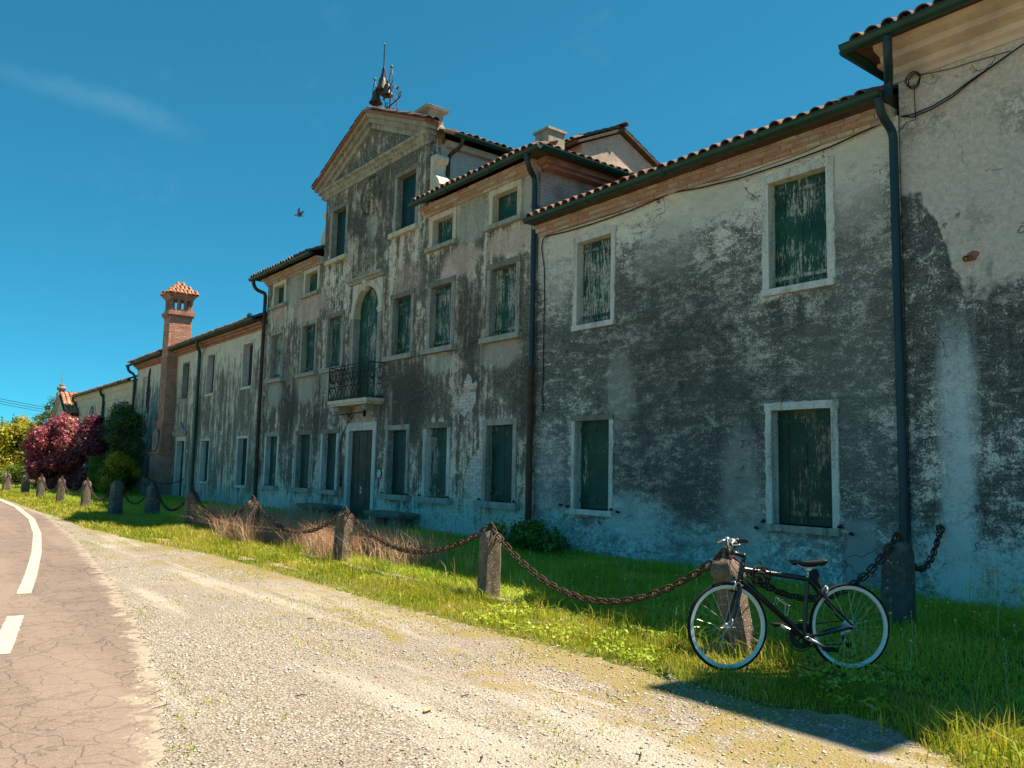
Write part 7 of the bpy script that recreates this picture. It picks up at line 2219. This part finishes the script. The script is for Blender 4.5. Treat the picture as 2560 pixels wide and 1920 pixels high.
# ------------------------------------------------------------------ shrubs, hedges, trees
def leaf_cloud(centers, n, size, aspect=0.5, up=0.3, shell=0.55):
    """leaf quads (two triangles folded) spread through overlapping ellipsoids [(cx,cy,cz,rx,ry,rz)...]"""
    C_ = np.array(centers, float)
    vol = (C_[:, 3] * C_[:, 4] * C_[:, 5]) ** (2 / 3)
    idx = RNG.choice(len(C_), n, p=vol / vol.sum())
    d = RNG.normal(size=(n, 3))
    d /= np.linalg.norm(d, axis=1)[:, None]
    r_ = shell + (1 - shell) * RNG.random(n) ** 0.6
    r_ = r_ * (1 + 0.10 * RNG.normal(size=n))
    r_ = np.where(RNG.random(n) < 0.09, r_ * RNG.uniform(1.1, 1.75, n), r_)      # sprigs standing out
    P = C_[idx, :3] + d * r_[:, None] * C_[idx, 3:]
    nrm = d + np.array([0, 0, up]) + 0.6 * RNG.normal(size=(n, 3))
    nrm /= np.linalg.norm(nrm, axis=1)[:, None]
    t = np.cross(nrm, RNG.normal(size=(n, 3)))
    t /= np.linalg.norm(t, axis=1)[:, None]
    b = np.cross(nrm, t)
    s_ = size * (0.6 + 0.8 * RNG.random(n))[:, None]
    v = np.stack([P - t * s_, P + b * s_ * aspect + nrm * s_ * 0.15, P + t * s_, P - b * s_ * aspect + nrm * s_ * 0.15], 1).reshape(-1, 3)
    i = np.arange(n) * 4
    f = np.stack([i, i + 1, i + 2, i + 3], 1).ravel()
    ok_ = v[:, 2] > 0.01
    v[:, 2] = np.maximum(v[:, 2], 0.01)
    return v, f, np.full(n, 4)


def clumps(cx, cy, rx, ry, h, n, cs=0.45, z0=0.15, seed=0, top=1.0):
    """clump centres filling an upright bush shape"""
    rs = np.random.default_rng(seed)
    out = []
    for _ in range(n):
        a, u = rs.uniform(0, 2 * np.pi), rs.uniform(0, 1)
        z = z0 + (h - z0 - cs * 0.5) * u
        prof = math.sqrt(max(0.05, 1 - (abs(u - 0.45) / 0.62) ** 2.4)) * (top if u > 0.7 else 1)
        rr = rs.uniform(0.35, 0.95) * prof
        s = cs * rs.uniform(0.7, 1.35)
        out.append((cx + math.cos(a) * rx * rr, cy + math.sin(a) * ry * rr, z, s, s, s * rs.uniform(0.7, 1.0)))
    return out


def shrub(name, label, cat, loc, cl, n, size, mat, group=None, aspect=0.5, stems=7, stem_h=1.2, up=0.3, shell=0.55):
    t = thing(name, label, cat, loc, group)
    v, f, l = leaf_cloud(cl, n, size, aspect, up, shell)
    fo = raw_mesh('foliage', v, f, l, mat, 'stuff', org=loc, parent=t)
    mb_ = MB()
    for q in range(stems):
        c = cl[random.randrange(len(cl))]
        b = (loc[0] + random.gauss(0, 0.12), loc[1] + random.gauss(0, 0.12), -0.05)
        mid = ((b[0] * 0.6 + c[0] * 0.4), (b[1] * 0.6 + c[1] * 0.4), stem_h * 0.5)
        mb_.tube([b, mid, (c[0], c[1], max(stem_h * 0.7, c[2]))], [0.035, 0.025, 0.010], 6)
    mb_.build('trunk', M_trunk, t, True)
    return t


shrub('red_shrub', 'large red-leaved shrub glowing in the sun left of the chimney', 'shrub', (-47.4, -3.05, 0), clumps(-47.4, -3.05, 1.5, 1.25, 3.65, 60, 0.42, 0.2, 1), 26000, 0.075, M_red, 'ornamental shrubs by the left wing')
shrub('shaded_red_shrub', 'red-leaved shrub right of the sunlit one, its leaves coloured dark for shade', 'shrub', (-43.4, -1.95, 0), clumps(-43.4, -1.95, 1.2, 1.0, 3.62, 50, 0.40, 0.2, 2), 22000, 0.07, M_redd, 'ornamental shrubs by the left wing')
shrub('evergreen_shrub', 'tall dark evergreen shrub against the wall beside the chimney', 'shrub', (-40.9, -1.3, 0), clumps(-40.9, -1.35, 0.95, 0.85, 4.15, 55, 0.34, 0.15, 3), 26000, 0.05, M_dgreen, 'ornamental shrubs by the left wing', 0.35)
shrub('bright_conifer', 'small bright green feathery shrub below the dark red one', 'shrub', (-40.4, -2.5, 0), clumps(-40.4, -2.5, 0.48, 0.42, 1.78, 22, 0.22, 0.1, 4), 9000, 0.04, M_bgreen, 'ornamental shrubs by the left wing', 0.2, 4, 0.6, 0.8)
shrub('golden_shrub', 'yellow-green shrub at the foot of the brick chimney', 'shrub', (-38.4, -2.1, 0), clumps(-38.3, -2.05, 0.75, 0.80, 1.85, 30, 0.28, 0.1, 5, 0.8), 13000, 0.042, M_yel, 'ornamental shrubs by the left wing', 0.5, 5, 0.6)
cl = [(-56 + random.uniform(-1.6, 1.6), y + random.uniform(-0.1, 0.1), random.uniform(0.35, 0.85), 0.55, 0.45, 0.40) for y in np.arange(-6.6, -3.1, 0.14)]
shrub('low_hedge', 'low clipped light green hedge at the left edge', 'hedge', (-56, -5, 0), cl, 22000, 0.055, M_hedgel, None, 0.5, 8, 0.4)
cl = []
for y in np.arange(-12, -0.9, 0.22):
    for _ in range(4):
        cl.append((-63.5 + random.uniform(-1.6, 1.8), y + random.uniform(-0.2, 0.2), random.uniform(0.6, 3.75 + 0.25 * math.sin(y * 1.7)), 0.8, 0.6, 0.65))
shrub('tall_hedge', 'tall yellow-green laurel hedge behind the low hedge', 'hedge', (-63.5, -6, 0), cl, 70000, 0.10, M_hedge, None, 0.5, 12, 2.0, 0.3, 0.3)
tr = thing('tree', 'pale young tree showing behind the chapel roof', 'tree', (-74.2, 0.6, 0))
MB().tube([(-74.2, 0.6, -0.1), (-74.1, 0.65, 2.5), (-74.2, 0.7, 4.6), (-74.15, 0.75, 6.0)], [0.16, 0.12, 0.07, 0.03], 8).tube([(-74.1, 0.65, 2.8), (-74.5, 0.1, 4.4)], [0.06, 0.02], 6).tube([(-74.1, 0.65, 3.2), (-73.8, 1.3, 4.8)], [0.06, 0.02], 6).build('trunk', M_trunk, tr, True)
v, f, l = leaf_cloud(clumps(-74.2, 0.55, 1.3, 1.2, 6.4, 26, 0.45, 2.6, 8), 5200, 0.09, 0.45, 0.3, 0.2)
raw_mesh('crown', v, f, l, M_ftree, 'stuff', org=(-74.2, 0.6, 0), parent=tr)
# leafy perennial with yellow flowers at the corner by the downpipe
pl = thing('flowering_plant', 'leafy plant with yellow flowers at the foot of the brown downpipe', 'plant', (-12.1, -0.75, 0))
v, f, l = leaf_cloud([(-12.1 + random.gauss(0, 0.35), -0.75 + random.gauss(0, 0.22), random.uniform(0.1, 0.48), 0.2, 0.18, 0.16) for _ in range(26)], 5200, 0.032, 0.6, 0.8, 0.3)
raw_mesh('foliage', v, f, l, M_bush, 'stuff', org=(-12.1, -0.75, 0), parent=pl)
fl = flowers('blossoms', [(-12.25 + random.gauss(0, 0.25), -1.15 + random.gauss(0, 0.15), random.uniform(0.40, 0.66)) for _ in range(80)], M_fly, 0.026, 'x', False)
for k_ in ('label', 'category'):
    del fl[k_]
fl.parent = pl
fl.location = (12.1, 0.75, 0)
# weeds rooted in the left gutter of the wing
wd = thing('gutter_weed', 'tuft of green weeds growing on the roof edge beside the main house', 'plant', (-28.3, -0.4, 6.6))
v, f, l = leaf_cloud([(-28.2, -0.4, 6.68, 0.22, 0.1, 0.14), (-28.7, -0.4, 6.66, 0.12, 0.08, 0.1)], 260, 0.035, 0.4, 0.5, 0.2)
raw_mesh('leaves', v, f, l, M_yel, 'stuff', org=(-28.3, -0.4, 6.6), parent=wd)
